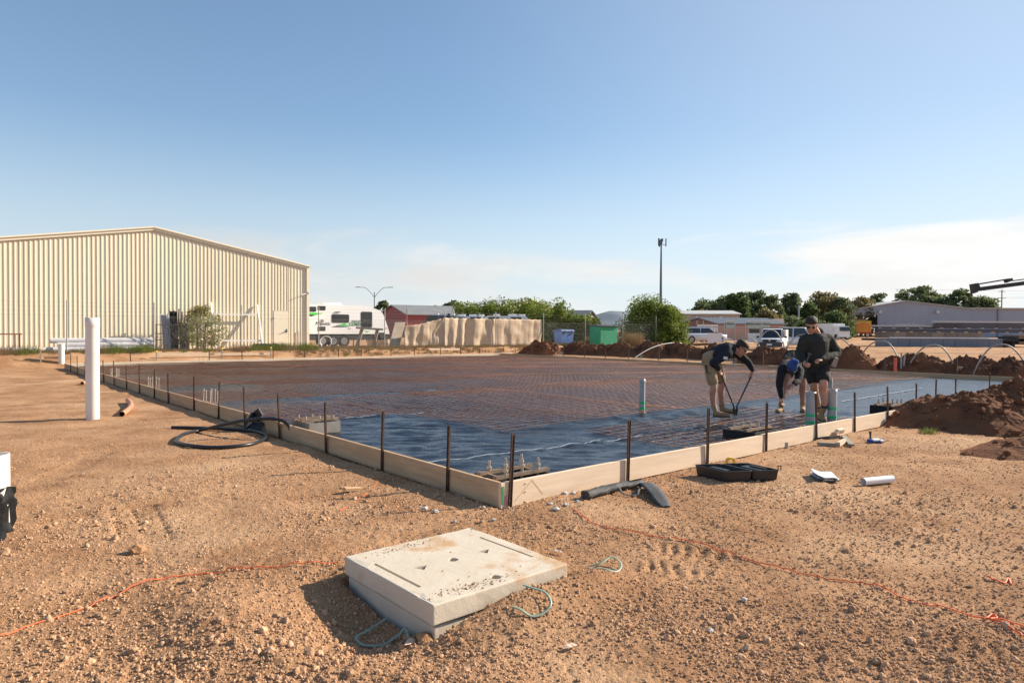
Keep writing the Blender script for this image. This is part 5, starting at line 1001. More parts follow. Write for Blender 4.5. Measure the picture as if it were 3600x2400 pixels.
m = MB(); q_ = [LP(1367, 3.5, 1216), LP(1402, 3.5, 1221), LP(1425, 4.2, 1133), LP(1388, 4.2, 1134)]; nrm = (q_[1] - q_[0]).cross(q_[3] - q_[0]).normalized() * .05; m.add(q_ + [p + nrm for p in q_], [(0, 1, 2, 3), (7, 6, 5, 4), (0, 4, 5, 1), (1, 5, 6, 2), (2, 6, 7, 3), (3, 7, 4, 0)]); tag(m.build('leaning_board', mat('old_board', (.36, .29, .21), .85, col2=(.27, .22, .17), scale=2)), 'weathered board leaning between the caravan and the tarpaulin', 'board')
# ---------------------------------------------------------------- caravans
def rrect(x0, x1, z0, z1, r, n=4):
    out = []
    for cx, cz, a0 in ((x1 - r, z1 - r, 0), (x0 + r, z1 - r, 90), (x0 + r, z0 + r, 180), (x1 - r, z0 + r, 270)):
        for k in range(n + 1): a = R(a0 + 90 * k / n); out.append((cx + r * math.cos(a), cz + r * math.sin(a)))
    return out
def wheel(par, x, y, z, r, w=.2, ax='y'):
    m = MB(); m.cyl((x, y - w / 2, z), (x, y + w / 2, z), r, n=20); o = m.build('wheel', tyre, par); m = MB(); m.cyl((x, y - w / 2 - .006, z), (x, y - w / 2 + .02, z), r * .62, n=16); m.build('rim', rim, o)
    m = MB(); m.cyl((x, y + w / 2 - .02, z), (x, y + w / 2 + .006, z), r * .62, n=16); m.build('rim', rim, o); return o
CD = 6.4; v00 = vpx(1185, CD); cvb = UV(LL + CD, v00, .56); cv = thing('caravan', 'white caravan with green swooshes and dark windows behind the fence', 'caravan', cvb, rzR)
zg0 = cvb.z
def cx(px): return vpx(px, CD) - v00
def cz(py, px=1185): return LP(px, CD, py).z - zg0
prof = [(cx(1084) - 1.2, cz(1174, 1084)), (cx(1369), cz(1174, 1369)), (cx(1368), cz(1165, 1368)), (cx(1352), cz(1116, 1352)), (cx(1345), cz(1101, 1345)), (cx(1337), cz(1092, 1337)), (cx(1325), cz(1087, 1325)), (cx(1272), cz(1074, 1272)), (cx(1084) - 1.2, cz(1070, 1084))]
m = MB(); m.prism(prof, 'y', 0, 2.3); m.build('body', whitep, cv)
m = MB(); m.box(((cx(1366) + cx(1084) - 1.2) / 2, 1.15, .62), (cx(1366) - cx(1084) + 1.1, 2.2, .40)); m.build('skirt', chass, cv)
def plate(par, pts, m_, name, y=-.008, th=.016):
    m = MB(); m.prism(pts, 'y', y - th / 2, y + th / 2); return m.build(name, m_, par)
for x0, x1, y0, y1, r in ((1166, 1227, 1134, 1104, .08), (1269, 1308, 1151, 1095, .09), (1083, 1111, 1095, 1077, .06), (1117, 1144, 1090, 1075, .02)):
    w_ = plate(cv, rrect(cx(x0), cx(x1), cz(y0, x0), cz(y1, x0), r), chass, 'window', -.01, .02); plate(w_, rrect(cx(x0) + .05, cx(x1) - .05, cz(y0, x0) + .05, cz(y1, x0) - .05, r * .7), glass, 'pane', -.022, .006)
plate(cv, rrect(cx(1117), cx(1144), cz(1163), cz(1148), .02), chass, 'hatch')
grn = mat('swoosh_green', (.06, .55, .05), .4); blk2 = mat('swoosh_black', (.02, .025, .04), .4)
plate(cv, [(cx(1080), cz(1098, 1080)), (cx(1138), cz(1100, 1138)), (cx(1108), cz(1107, 1108)), (cx(1083), cz(1104, 1083))], grn, 'swoosh'); plate(cv, [(cx(1083), cz(1105, 1083)), (cx(1108), cz(1108, 1108)), (cx(1095), cz(1112, 1095)), (cx(1083), cz(1109, 1083))], blk2, 'swoosh')
plate(cv, [(cx(1188), cz(1142, 1188)), (cx(1212), cz(1136, 1212)), (cx(1227), cz(1146, 1227)), (cx(1210), cz(1145, 1210))], grn, 'swoosh'); plate(cv, [(cx(1166), cz(1149, 1166)), (cx(1184), cz(1144, 1184)), (cx(1226), cz(1149, 1226))], blk2, 'swoosh'); plate(cv, [(cx(1282), cz(1163, 1282)), (cx(1291), cz(1167, 1291)), (cx(1302), cz(1163, 1302))], grn, 'swoosh')
txm = mat('caravan_letters', (.05, .05, .06), .5)
text_mesh('lettering', 'Majestic', .30, txm, cv, (cx(1108), -.012, cz(1142, 1108)), (math.pi / 2, 0, 0), .003, .25)
text_mesh('lettering', 'KNIGHT', .17, txm, cv, (cx(1236), -.012, cz(1132, 1236)), (math.pi / 2, 0, 0)); text_mesh('lettering', 'CORDOVA', .285, grn, cv, (cx(1226), -.012, cz(1143.5, 1226)), (math.pi / 2, 0, 0)); text_mesh('lettering', 'CORDOVA', .285, txm, cv, (cx(1226) + .012, -.018, cz(1143.5, 1226) - .03), (math.pi / 2, 0, 0))
for px in (1229, 1359): m = MB(); m.box((cx(px), -.01, cz(1154, px)), (.12, .02, .04)); m.build('marker_light', mat('red_lens', (.6, .03, .02), .3), cv)
m = MB(); m.box((cx(1133), -.03, cz(1127, 1133)), (.16, .06, .12), (0, .5, 0)); m.build('vent', rim, cv); m = MB(); m.box((cx(1187), -.03, cz(1096, 1187)), (.33, .06, .05)); m.build('awning_light', rim, cv)
m = MB(); m.prism([(cx(1152), cz(1071, 1152)), (cx(1222), cz(1072, 1222)), (cx(1212), cz(1063, 1212)), (cx(1155), cz(1064, 1155))], 'y', .6, 1.6); m.build('air_conditioner', whitep, cv)
for px in (1135, 1173, 1211): wheel(cv, cx(px), .12, .36, .36)
m = MB(); m.box((cx(1372) + .5, 1.15, .5), (1.3, .12, .12)); m.build('drawbar', chass, cv); m = MB(); m.box((cx(1342), .05, cz(1178, 1342)), (.4, .3, .35)); m.build('step_box', chass, cv)
def simple_van(px0, px1, top, y, label, body, dark=None):
    b = gbase((px0 + px1) / 2, y); w = (px1 - px0) * mpp(y); h = D(px0, top, y).z - b.z; t = thing('caravan', label, 'caravan', b); m = MB(); m.prism([(-w / 2, .45), (w / 2, .45), (w / 2 + .05, 1.2), (w / 2 - .15, h - .35), (w / 2 - .5, h - .02), (-w / 2 + .5, h), (-w / 2 + .2, h - .15), (-w / 2 - .1, 1.2)], 'y', 0, 2.2); m.build('body', body, t)
    for x in (-.4, .45): wheel(t, x, .12, .36, .36)
    for x in (-w * .25, w * .18): w_ = plate(t, rrect(x - .4, x + .4, 1.5, 2.05, .06), glass, 'window')
    for k, x in enumerate((-w * .2, w * .12, w * .3)): m = MB(); m.box((x, 1, h + .06), (.5 + .2 * (k == 1), .6, .14)); m.build('roof_hatch', whitep, t)
    m = MB(); m.box((0, 1.1, .4), (w * .95, 2, .25)); m.build('chassis', chass, t); return t
simple_van(1490, 1605, 1107, 49, 'dark navy caravan mostly hidden behind the left of the tarpaulin', mat('navy_paint', (.05, .07, .13), .35, coat=.3)); simple_van(1580, 1715, 1110, 50.5, 'white caravan hidden behind the middle of the tarpaulin', whitep); simple_van(1690, 1872, 1109, 49.5, 'white caravan hidden behind the right of the tarpaulin', whitep)
# clutter before the caravan
b = gbase(1302, 42.3); t = thing('old_table', 'old timber table with splayed legs before the caravan', 'table', b); H = D(1302, 1155, 42.3).z - b.z
m = MB(); m.box((0, 0, H), (95 * mpp(42.3), .6, .12), (0, .06, 0)); m.build('top', grw, t)
for x, dx in ((-.62, -.22), (.35, -.18)):
    for y in (-.2, .2): m = MB(); m.bar((x + .1, y, H), (x + dx, y * 1.3, 0), .09, .12); m.build('leg', grw, t)
b = gbase(1330, 42.8); ts = thing('timber_stack', 'low stack of timber planks before the caravan drawbar', 'timber stack', b)
for k in range(4): m = MB(); m.box((random.uniform(-.05, .05), .05 * (k % 2), .1 + .1 * k), (1.35, .5, .07)); m.build('plank', grw if k % 2 else ply, ts)
for px, r_, lb in ((1146, .34, 'large white hoop leaning at the fence before the caravan wheels'), (1124, .12, 'small white hoop lying beside the large one')):
    b = gbase(px, 40.9); m = MB(); m.tube([(r_ * math.cos(a), .05 * math.sin(a), r_ + r_ * math.sin(a)) for a in np.linspace(0, 2 * math.pi, 28, endpoint=False)], .02, 8, closed=True); tag(m.build('white_hoop', steelw, fix=False, loc=b), lb, 'hoop')
b = gbase(1242, 43.6); rb = thing('barrier_board', 'red and white barrier board standing by the caravan wheels', 'barrier', b)
for k in range(3): m = MB(); m.box((-.12 + .12 * k, 0, .62), (.118, .03, .42)); m.build('stripe', mat('barrier_red', (.6, .05, .03), .5) if k != 1 else whitep, rb)
m = MB(); m.box((0, .04, .3), (.06, .03, .6)); m.build('leg', fst, rb)
# ---------------------------------------------------------------- street lamp, mast, power pole
b = gbase(1316, 112); lh = D(1316, 1026, 112).z - b.z; sl = thing('street_lamp', 'double armed street lamp beyond the caravan', 'street lamp', b); lm = mat('lamp_grey', (.16, .17, .18), .5, .5)
m = MB(); m.cyl((0, 0, -.3), (0, 0, lh), .12, .07, n=8); m.build('pole', lm, sl); za = D(1316, 1010, 112).z - b.z
for sg in (-1, 1):
    e = sg * 52 * mpp(112); m = MB(); m.tube(smooth_path([(0, 0, lh - .9), (sg * .6, 0, lh - .15), (e * .6, 0, za - .1), (e, 0, za)], 4), .045, 6); m.build('arm', lm, sl); m = MB(); m.box((e + sg * .3, 0, za + .02), (.75, .25, .10)); m.build('lamp_head', lm, sl)
b = gbase(2322, 150); ms = thing('phone_mast', 'tall slim phone mast with panel antennas against the sky', 'mast', b); mh = D(2322, 862, 150).z - b.z; mm = mat('mast_grey', (.13, .16, .19), .55, .3); m = MB(); m.cyl((0, 0, -.3), (0, 0, mh), .42, .17, n=12); m.build('pole', mm, ms)
s_ = mpp(150)
for dx, dy, z0, z1, w in ((-9.5, -.2, 865, 838, .32), (-3.5, .8, 866, 841, .28), (5, .6, 849, 840, .3), (16.5, .1, 866, 838, .22), (18, .5, 858, 840, .12)): m = MB(); zz0, zz1 = D(2322, z0, 150).z - b.z, D(2322, z1, 150).z - b.z; m.box((dx * s_, dy, (zz0 + zz1) / 2), (w, .14, zz1 - zz0)); m.build('antenna', mm, ms)
m = MB(); zz0 = D(2322, 860, 150).z - b.z; m.bar((-9 * s_, 0, zz0), (17 * s_, 0, zz0), .1); m.bar((0, -.9, zz0), (0, .9, zz0), .1); m.box((0, 0, zz0 + .6), (.42, .42, 1.2)); m.box((3.5 * s_, .2, zz0 + 1.1), (.4, .4, .5)); m.build('head_frame', mm, ms)
b = gbase(3520, 165); ph = D(3520, 1018, 165).z - b.z; pp_ = thing('power_pole', 'timber power pole with crossarms behind the grey shed', 'power pole', b); m = MB(); m.cyl((0, 0, -.3), (0, 0, ph), .17, .12, n=8); m.build('pole', grw, pp_)
for k, py in enumerate((1025, 1048)): z = D(3520, py, 165).z - b.z; m = MB(); m.box((0, 0, z), (1.6 if k == 0 else 2.0, .12, .12)); m.build('crossarm', grw, pp_)
for k, py in enumerate((1023, 1047)): z = D(3520, py, 165).z - b.z; m = MB(); m.tube([(x, 0, z + .1 + .0004 * x * x) for x in np.linspace(-26, 40, 12)], .018, 4); m.build('wire', lm, pp_)
# ---------------------------------------------------------------- grey shed and neighbours
SY = 138.0; zg1 = gz(60, SY); gs = thing('grey_shed', 'large blue-grey steel shed with an open doorway on the right', 'shed', Vector((0, SY, zg1))); gcl = mat('blue_grey_clad', (.33, .37, .44), .55, col2=(.30, .34, .41), scale=.3)
def sp2_(px, py): p = D(px, py, SY); return (p.x, p.z - zg1)
def wallpanel(pts, nm='wall_panel'): m = MB(); m.prism([sp2_(*p) for p in pts], 'y', 0, .25); return m.build(nm, gcl, gs)
yb = 1192
wallpanel([(2998, yb), (3008, yb), (3008, 1086.5), (2998, 1088)]); wallpanel([(3008.2, 1107), (3085, 1107), (3085, 1074), (3008.2, 1086.3)])
xs = list(range(3085, 3415, 30)) + [3415]
def rl(x): return np.interp(x, [2998, 3180, 3415], [1088, 1058, 1086])
for a, b2 in zip(xs[:-1], xs[1:]):
    pts = [(a + .3, yb), (b2, yb), (b2, rl(b2))] + ([(3180, 1058)] if a < 3180 < b2 else []) + [(a + .3, rl(a))]; wallpanel(pts)
wallpanel([(3415.3, yb), (3700, yb), (3700, 1087), (3415.3, 1086)], 'annex_wall'); m = MB(); p = sp2_(3508, 1087); m.box((p[0], -.1, p[1] / 2), (.25, .2, p[1])); m.build('downpipe', mat('downpipe', (.22, .24, .28), .5), gs)
m = MB(); q0, q1, q2 = sp2_(2992, 1087), sp2_(3180, 1056), sp2_(3425, 1085); m.add([(q0[0], -.4, q0[1]), (q1[0], -.4, q1[1]), (q1[0], 40, q1[1]), (q0[0], 40, q0[1]), (q2[0], -.4, q2[1]), (q2[0], 40, q2[1])], [(0, 1, 2, 3), (1, 4, 5, 2)]); o = m.build('roof', lgroof, gs, fix=False); o.modifiers.new('t', 'SOLIDIFY').thickness = .15
m = MB(); a = sp2_(3415, 1085); b2 = sp2_(3720, 1085.5); m.box(((a[0] + b2[0]) / 2, 15, a[1] + .1), (b2[0] - a[0], 31, .2)); m.build('annex_roof', lgroof, gs); m = MB(); a = sp2_(3000, 1090); m.box((a[0] + .15, 20, a[1] / 2), (.2, 39, a[1])); m.build('side_wall', gcl, gs)
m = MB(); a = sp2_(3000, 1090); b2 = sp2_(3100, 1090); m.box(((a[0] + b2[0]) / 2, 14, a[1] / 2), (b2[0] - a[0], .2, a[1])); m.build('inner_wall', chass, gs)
for px in (3090, 3292): p = sp2_(px, 1096); m = MB(); m.box((p[0], -.5, p[1]), (.5, .5, .4), (.5, .3, 0)); m.build('flood_light', whitep, gs)
# fire truck in the doorway
b = gbase(3036, 128); ft = thing('fire_truck', 'red fire truck with yellow and orange chevron rear parked before the doorway', 'truck', b); s_ = mpp(128); zt_ = D(3036, 1128, 128).z - b.z; W_ = 54 * s_; redt = mat('truck_red', (.45, .03, .02), .4); yel = mat('chevron_yellow', (.55, .40, .05), .5); org = mat('chevron_orange', (.70, .13, .02), .5)
m = MB(); m.box((0, 3.5, zt_ / 2 + .4), (W_, 7, zt_ - .7)); m.build('body', redt, ft); z0 = D(3036, 1166, 128).z - b.z; m = MB(); m.box((0, -.02, (z0 + zt_) / 2), (W_ * .98, .03, zt_ - z0)); m.build('rear_panel', yel, ft)
for k in range(4):
    for sg in (-1, 1):
        zb = z0 - .12 + .40 * k; q_ = [(sg * W_ * .48, -.05, max(zb, z0 + .02)), (sg * W_ * .48, -.05, zb + .22), (0, -.05, min(zb + .72, zt_ - .02)), (0, -.05, min(zb + .50, zt_ - .06))]; m = MB(); m.add(q_, [(0, 1, 2, 3)]); o = m.build('chevron', org, ft, fix=False); o.modifiers.new('t', 'SOLIDIFY').thickness = .02
for x in (-W_ * .4, W_ * .4): wheel(ft, x, .9, .5, .5, .3)
m = MB(); m.box((0, 3, zt_ + .15), (W_ * .7, 4, .3)); m.build('roof_gear', mat('gear_yellow', (.35, .28, .12), .6), ft)
b = gbase(2950, 95); s_ = mpp(95); tk = thing('white_truck', 'white boxy truck standing beyond the yard right of the standing man', 'truck', b, .25); m = MB(); zt_ = D(2950, 1137, 95).z - b.z; m.box((0, 2.5, zt_ / 2 + .35), (48 * s_, 5, zt_ - .7)); m.build('box_body', whitep, tk); m = MB(); m.box((-.1, -.6, 1.15), (44 * s_, 1.3, 1.5), taper=(.95, .7)); cab_ = m.build('cab', whitep, tk); m = MB(); m.box((-.1, -1.2, 1.5), (1.5, .12, .55), (-.25, 0, 0)); m.build('windscreen', glass, cab_)
for x in (-.8, .8):
    for y in (-.6, 3.6): wheel(tk, x, y, .42, .42, .25)
b = gbase(2915, 100); m = MB(); m.box((0, 0, 1.9), (75 * mpp(100), 3, .15)); sh_ = m.build('canopy', mat('yellow_canopy', (.6, .45, .2), .7)); sh_.location = b; tag(sh_, 'low yellowish canopy roof beside the white truck', 'canopy')
for x in (-1.4, 1.4): m = MB(); m.cyl((x, 0, 0), (x, 0, 1.9), .05, n=6); m.build('post', fst, sh_)
# ---------------------------------------------------------------- cars
def car(name, label, b, rz, body, L=4.6, Wd=1.8, H=1.46, ute=False, group=None):
    t = thing(name, label, 'ute' if ute else 'car', b, rz, group); w = Wd / 2
    # body: front at -x
    hb = .98 if ute else .88; sec = [(-L / 2, .34, hb - .28, w * .84), (-L / 2 + .12, .26, hb - .10, w * .94), (-L / 2 + .5, .22, hb - .04, w), (-L / 2 + 1.25, .22, hb + .02, w), (0, .22, hb + .04, w), (L / 2 - .5, .24, hb + .05, w), (L / 2 - .08, .3, hb, w * .95), (L / 2, .4, hb - .15, w * .9)]
    m = MB(); m.loft([[(x, -ww * .93, z0), (x, -ww, z0 + .14), (x, -ww, z1 - .18), (x, -ww * .93, z1 - .03), (x, -ww * .75, z1), (x, ww * .75, z1), (x, ww * .93, z1 - .03), (x, ww, z1 - .18), (x, ww, z0 + .14), (x, ww * .93, z0)] for x, z0, z1, ww in sec], smooth=True); m.build('body', body, t)
    xw = -L / 2 + 1.15; xr = (.35 if ute else L / 2 - .35)
    cab = [(xw - .05, hb, w * .90), (xw + .62, H - .06, w * .74), (xw + .95, H, w * .72), (xr - .45, H, w * .72), (xr - .12, H - .08, w * .73), (xr + .1, hb + .02, w * .88)]
    m = MB(); low_ = [(x, w * .9) for x, _, _ in cab]; m.loft([[(x, -ww, z), (x, ww, z), (x, w * .9, hb - .1), (x, -w * .9, hb - .1)] for x, z, ww in cab], smooth=False); cb2 = m.build('cabin', body, t)
    def pane(pts, nm='window'): m = MB(); m.add(pts, [tuple(range(len(pts)))]); o = m.build(nm, glass, cb2, fix=False); o.modifiers.new('t', 'SOLIDIFY').thickness = .012
    e = .012; pane([(xw - .02 - e, -w * .82, hb + .03), (xw - .02 - e, w * .82, hb + .03), (xw + .57 - e, w * .68, H - .09), (xw + .57 - e, -w * .68, H - .09)][::1], 'windscreen')
    pane([(xr + .1 + e, -w * .8, hb + .07), (xr + .1 + e, w * .8, hb + .07), (xr - .08 + e, w * .66, H - .13), (xr - .08 + e, -w * .66, H - .13)], 'rear_window')
    for sg in (-1, 1):
        zt2 = H - .09; y0, y1 = sg * (w * .885 + e), sg * (w * .74 + e)
        for xa, xb, xc, xd in (((xw + .12, xw + .66, (xw + xr) / 2 - .04, (xw + xr) / 2 - .04)), (((xw + xr) / 2 + .04, (xw + xr) / 2 + .04, xr - .28, xr - .12))): pane([(xa, y0, hb + .05), (xb, y1, zt2), (xc, y1, zt2), (xd, y0, hb + .05)])
        m = MB(); m.box((xw + .12, sg * (w + .1), hb + .08), (.1, .18, .14)); m.build('mirror', chass, t)
        m = MB(); m.box((-L / 2 + .06, sg * w * .68, hb - .2), (.16, w * .4, .16), (0, .25, 0)); m.build('headlight', mat('lens', (.6, .62, .65), .15, spec=.8), t)
        m = MB(); m.box((L / 2 - .03, sg * w * .8, hb - .18), (.08, .22, .2)); m.build('tail_light', mat('red_lens', (.6, .03, .02), .3), t)
        for x in (-L / 2 + .85, L / 2 - .95): wheel(t, x, sg * (w - .1), .34 if not ute else .37, .34 if not ute else .37, .22)
    return t
silver = mat('silver_paint', (.62, .62, .66), .3, .2, coat=.4)
b = gbase(2462, 61.5); car('silver_car', 'silver car parked between the green bush and the white sign', b, .25 + math.pi, silver, H=1.45)
b = gbase(2432, 69); car('white_car', 'white car behind the silver car, mostly hidden by the bush', b, .1, whitep)
b = gbase(2722, 52); b.z = D(2722, 1233, 52).z
ut = car('white_ute', 'white utility truck with dark grille parked facing the slab', Vector((b.x + .55, b.y + 1.6, b.z)), math.atan2(.9, .46), whitep, 5.0, 1.84, 1.72, True)
L = 5.0; m = MB(); m.box((-L / 2 - .02, 0, .50), (.22, 1.80, .34)); m.build('bumper', mat('bumper_grey', (.05, .055, .065), .6), ut); m = MB(); m.box((-L / 2 + .015, 0, .78), (.08, 1.05, .2)); m.build('grille', chass, ut); m = MB(); m.cyl((-L / 2 - .035, 0, .80), (-L / 2 - .02, 0, .80), .07, n=12); m.build('emblem', galv, ut)
m = MB(); m.box((-L / 2 - .14, 0, .50), (.02, .37, .13)); m.build('number_plate', paper, ut)
m = MB(); m.box((1.35, 0, 1.28), (2.2, 1.78, .72)); m.build('canopy', whitep, ut)
for x in (-.6, .2): m = MB(); m.bar((x, -.75, 1.76), (x, .75, 1.76), .05); m.build('roof_rack', chass, ut)
m = MB(); m.box((-.75, 1.35, 1.0), (.08, .95, .75), (0, 0, -.2)); dd = m.build('open_door', whitep, ut); m = MB(); m.box((-.77, 1.33, 1.52), (.05, .8, .35), (0, 0, -.2)); m.build('window', glass, dd)
text_mesh('lettering', 'CGW', .22, mat('grey_letters', (.35, .37, .42), .5), ut, (-.55, -.935, .78), (math.pi / 2, 0, 0), .003, .2)
b = gbase(2810, 60); car('white_van', 'white vehicle parked behind the ute, partly hidden by the standing man', b, 2.6, whitep, H=1.8)
# ---------------------------------------------------------------- trailer loaded with steel
TY = 65.0; s_ = mpp(TY); b = gbase(3300, TY); tz = D(3300, 1226, TY).z
tl = thing('flatbed_trailer', 'long grey sided flatbed trailer standing in the yard on the right', 'trailer', Vector((b.x, TY, tz))); X = lambda px: (px - 3300) * s_; Zt_ = lambda py: D(3300, py, TY).z - tz
trg = mat('trailer_grey', (.22, .23, .27), .6, col2=(.19, .2, .24), scale=1)
e = list(range(3077, 3525, 40)) + [3525]
for a, b2 in zip(e[:-1], e[1:]): m = MB(); m.box(((X(a) + X(b2)) / 2, 0, (Zt_(1190) + Zt_(1221)) / 2), (X(b2) - X(a) - .03, .08, Zt_(1190) - Zt_(1221))); m.build('side_panel', trg, tl)
m = MB(); m.box(((X(3077) + X(3660)) / 2, 1.3, Zt_(1194)), (X(3660) - X(3077), 2.5, .22)); m.build('deck', chass, tl)
for px in (3180, 3222, 3265): wheel(tl, X(px), .3, .48, .48, .3); wheel(tl, X(px), 2.2, .48, .48, .3)
m = MB(); m.box((X(3570), 1.2, .6), (.25, 2, 1.2)); m.build('landing_leg', chass, tl); m = MB(); m.box((X(3620), 1.2, .9), (X(3660) - X(3590), 2.3, .9)); m.build('cross_beam', mat('beam_brown', (.25, .16, .11), .7), tl)
tz0 = Zt_(1189)
stk = thing('dunnage_stack', 'row of brown timber dunnage packed on the trailer deck', 'timber', Vector((b.x, TY, tz)))
for k in range(8): a = 3098 + k * 45; m = MB(); m.box((X(a + 22), .6, (Zt_(1188) + Zt_(1169)) / 2), (X(a + 44) - X(a), 1.1, Zt_(1169) - Zt_(1188))); m.build('pack', mat('dunnage', (.30, .25, .19), .85, col2=(.22, .18, .14), scale=1, rnd=.2), stk)
m = MB(); m.box((X(3300), .05, Zt_(1187)), (X(3460) - X(3110), .3, .10)); m.build('wrap_strip', paper, stk)
drk = mat('dark_steel', (.10, .085, .095), .5, .4); lgt = mat('bright_steel', (.55, .54, .56), .35, .5)
def beams(name, x0, x1, y0, y1, n, yoff, label, m1, m2):
    t = thing(name, label, 'steel beams', Vector((b.x, TY, tz)), 0, 'steel bundles loaded on the trailer'); z0, z1 = Zt_(y0), Zt_(y1)
    for k in range(n):
        z = z0 + (z1 - z0) * (k + .5) / n; m = MB(); h = (z1 - z0) / n * .85; m.box(((X(x0) + X(x1)) / 2 + random.uniform(-.3, .3), yoff, z + h * .38), (X(x1) - X(x0), .22, h * .22)); m.box(((X(x0) + X(x1)) / 2, yoff, z), (X(x1) - X(x0), .06, h * .6)); m.box(((X(x0) + X(x1)) / 2, yoff, z - h * .38), (X(x1) - X(x0), .22, h * .22)); m.build('beam', m1 if k < n - 1 else m2, t)
    for px in range(int(x0) + 25, int(x1) - 10, 48): m = MB(); m.box((X(px), yoff - .1, z0 + .02), (.28, .3, .09)); m.build('packer', pine, t)
beams('steel_bundle', 3080, 3640, 1168, 1156, 2, .1, 'lowest long dark steel bundle on the trailer', drk, drk); beams('steel_bundle', 3075, 3300, 1155, 1143, 2, .5, 'short bright steel bundle on the left of the trailer load', drk, lgt); beams('steel_bundle', 3290, 3660, 1154, 1127, 4, .4, 'tall steel bundle with a bright top on the right of the trailer load', drk, lgt); beams('steel_bundle', 3180, 3420, 1152, 1138, 2, 1.4, 'rear steel bundle on the far side of the trailer load', lgt, lgt)
# crane boom reaching in from the right
CRY = 52.0; ct = gbase(3960, CRY); cn = thing('loader_crane', 'black folding crane boom reaching in from the right', 'crane', ct); cpt = lambda px, py: D(px, py, CRY) - ct; bk = mat('crane_black', (.015, .015, .018), .45)
m = MB(); m.bar(cpt(3428, 1018), cpt(3960, 948), .30, .30); m.build('boom', bk, cn); m = MB(); m.bar(cpt(3420, 1002), cpt(3545, 981), .12, .1); m.build('ram', bk, cn); m = MB(); m.bar(cpt(3560, 987), cpt(3960, 934), .12, .08); m.build('upper_ram', bk, cn)
m = MB(); pts = [cpt(3413, 999), cpt(3434, 995), cpt(3440, 1008), cpt(3432, 1027), cpt(3418, 1032)]; m.add([p - Vector((0, .2, 0)) for p in pts] + [p + Vector((0, .2, 0)) for p in pts], [(0, 1, 2, 3, 4), (9, 8, 7, 6, 5)] + [(i, (i + 1) % 5, 5 + (i + 1) % 5, 5 + i) for i in range(5)]); m.build('boom_head', bk, cn)
m = MB(); m.bar(cpt(3534, 990), cpt(3556, 982), .3, .2); m.build('knuckle', bk, cn); m = MB(); m.tube([cpt(3417, 1031), cpt(3416, 1038), cpt(3413, 1041)], .05, 6); m.build('hook', bk, cn); m = MB(); m.box((0, 0, 2.2), (.7, .7, cpt(3960, 948).z - .2)); m.v = [(x, y, z + (cpt(3960, 948).z) / 2 - 2.2) for x, y, z in m.v]; m.build('column', bk, cn); m = MB(); m.box((0, .3, .5), (6, 2.4, .9)); m.build('truck_deck', chass, cn)
# ---------------------------------------------------------------- people
def limb(m, pts, radii, n=14, sub=5):
    P = smooth_path(pts, sub) if len(pts) > 2 else [Vector(pts[0]).lerp(Vector(pts[1]), k / 6) for k in range(7)]
    rs = list(np.interp(np.linspace(0, len(radii) - 1, len(P)), range(len(radii)), radii)); m.tube(P, rs, n, cap=True)
    m.ball(P[0], rs[0] * .98, 12, 8); m.ball(P[-1], rs[-1] * .98, 12, 8)
def slab(m, rings, n=18):
    """rings: (centre, side vector, depth vector) half axes of ellipses"""
    m.loft([[Vector(c) + Vector(a) * math.cos(2 * math.pi * j / n) + Vector(b) * math.sin(2 * math.pi * j / n) for j in range(n)] for c, a, b in rings])
def remeshed(m, name, material, parent, vox=.010, sm=4, origin=Vector((0, 0, 0))):
    m.v = [tuple(Vector(p) - origin) for p in m.v]; o = m.build(name, material, parent); md = o.modifiers.new('r', 'REMESH'); md.mode = 'VOXEL'; md.voxel_size = vox; md.use_smooth_shade = True
    s_ = o.modifiers.new('s', 'SMOOTH'); s_.iterations = sm; s_.factor = .5
    bpy.context.view_layer.update(); me = bpy.data.meshes.new_from_object(o.evaluated_get(bpy.context.evaluated_depsgraph_get())); o.modifiers.clear(); o.data = me
    me.materials.clear(); me.materials.append(material); me.polygons.foreach_set('use_smooth', [True] * len(me.polygons)); return o
skin = mat('skin', (.50, .27, .19), .55, col2=(.44, .22, .15), scale=9, spec=.35); skin2 = mat('skin_tanned', (.42, .22, .15), .55, col2=(.34, .17, .115), scale=9, spec=.35)
navy = mat('navy_fleece', (.010, .011, .017), .9, col2=(.016, .017, .024), scale=12, bump=.9, bscale=8, bdist=.05); green_f = mat('dark_green_fleece', (.020, .024, .021), .92, col2=(.028, .033, .028), scale=9, bump=.9, bscale=7, bdist=.05)
khaki = mat('khaki_cloth', (.35, .24, .135), .85, col2=(.29, .195, .11), scale=7, bump=.8, bscale=14, bdist=.03); blackc = mat('black_shorts', (.012, .013, .014), .85, bump=.35, bscale=16, bdist=.012)
bootm = mat('tan_boot', (.26, .15, .075), .8, col2=(.34, .225, .12), scale=14, bump=.3, bscale=40, bdist=.006); solem = mat('boot_sole', (.10, .085, .07), .9); sockm = mat('navy_sock', (.015, .018, .05), .9); hairm = mat('dark_hair', (.032, .020, .013), .75, bump=.8, bscale=70, bdist=.01); lensm = mat('black_lens', (.008, .008, .009), .15, spec=.7); whitec = mat('white_print', (.72, .72, .72), .7)
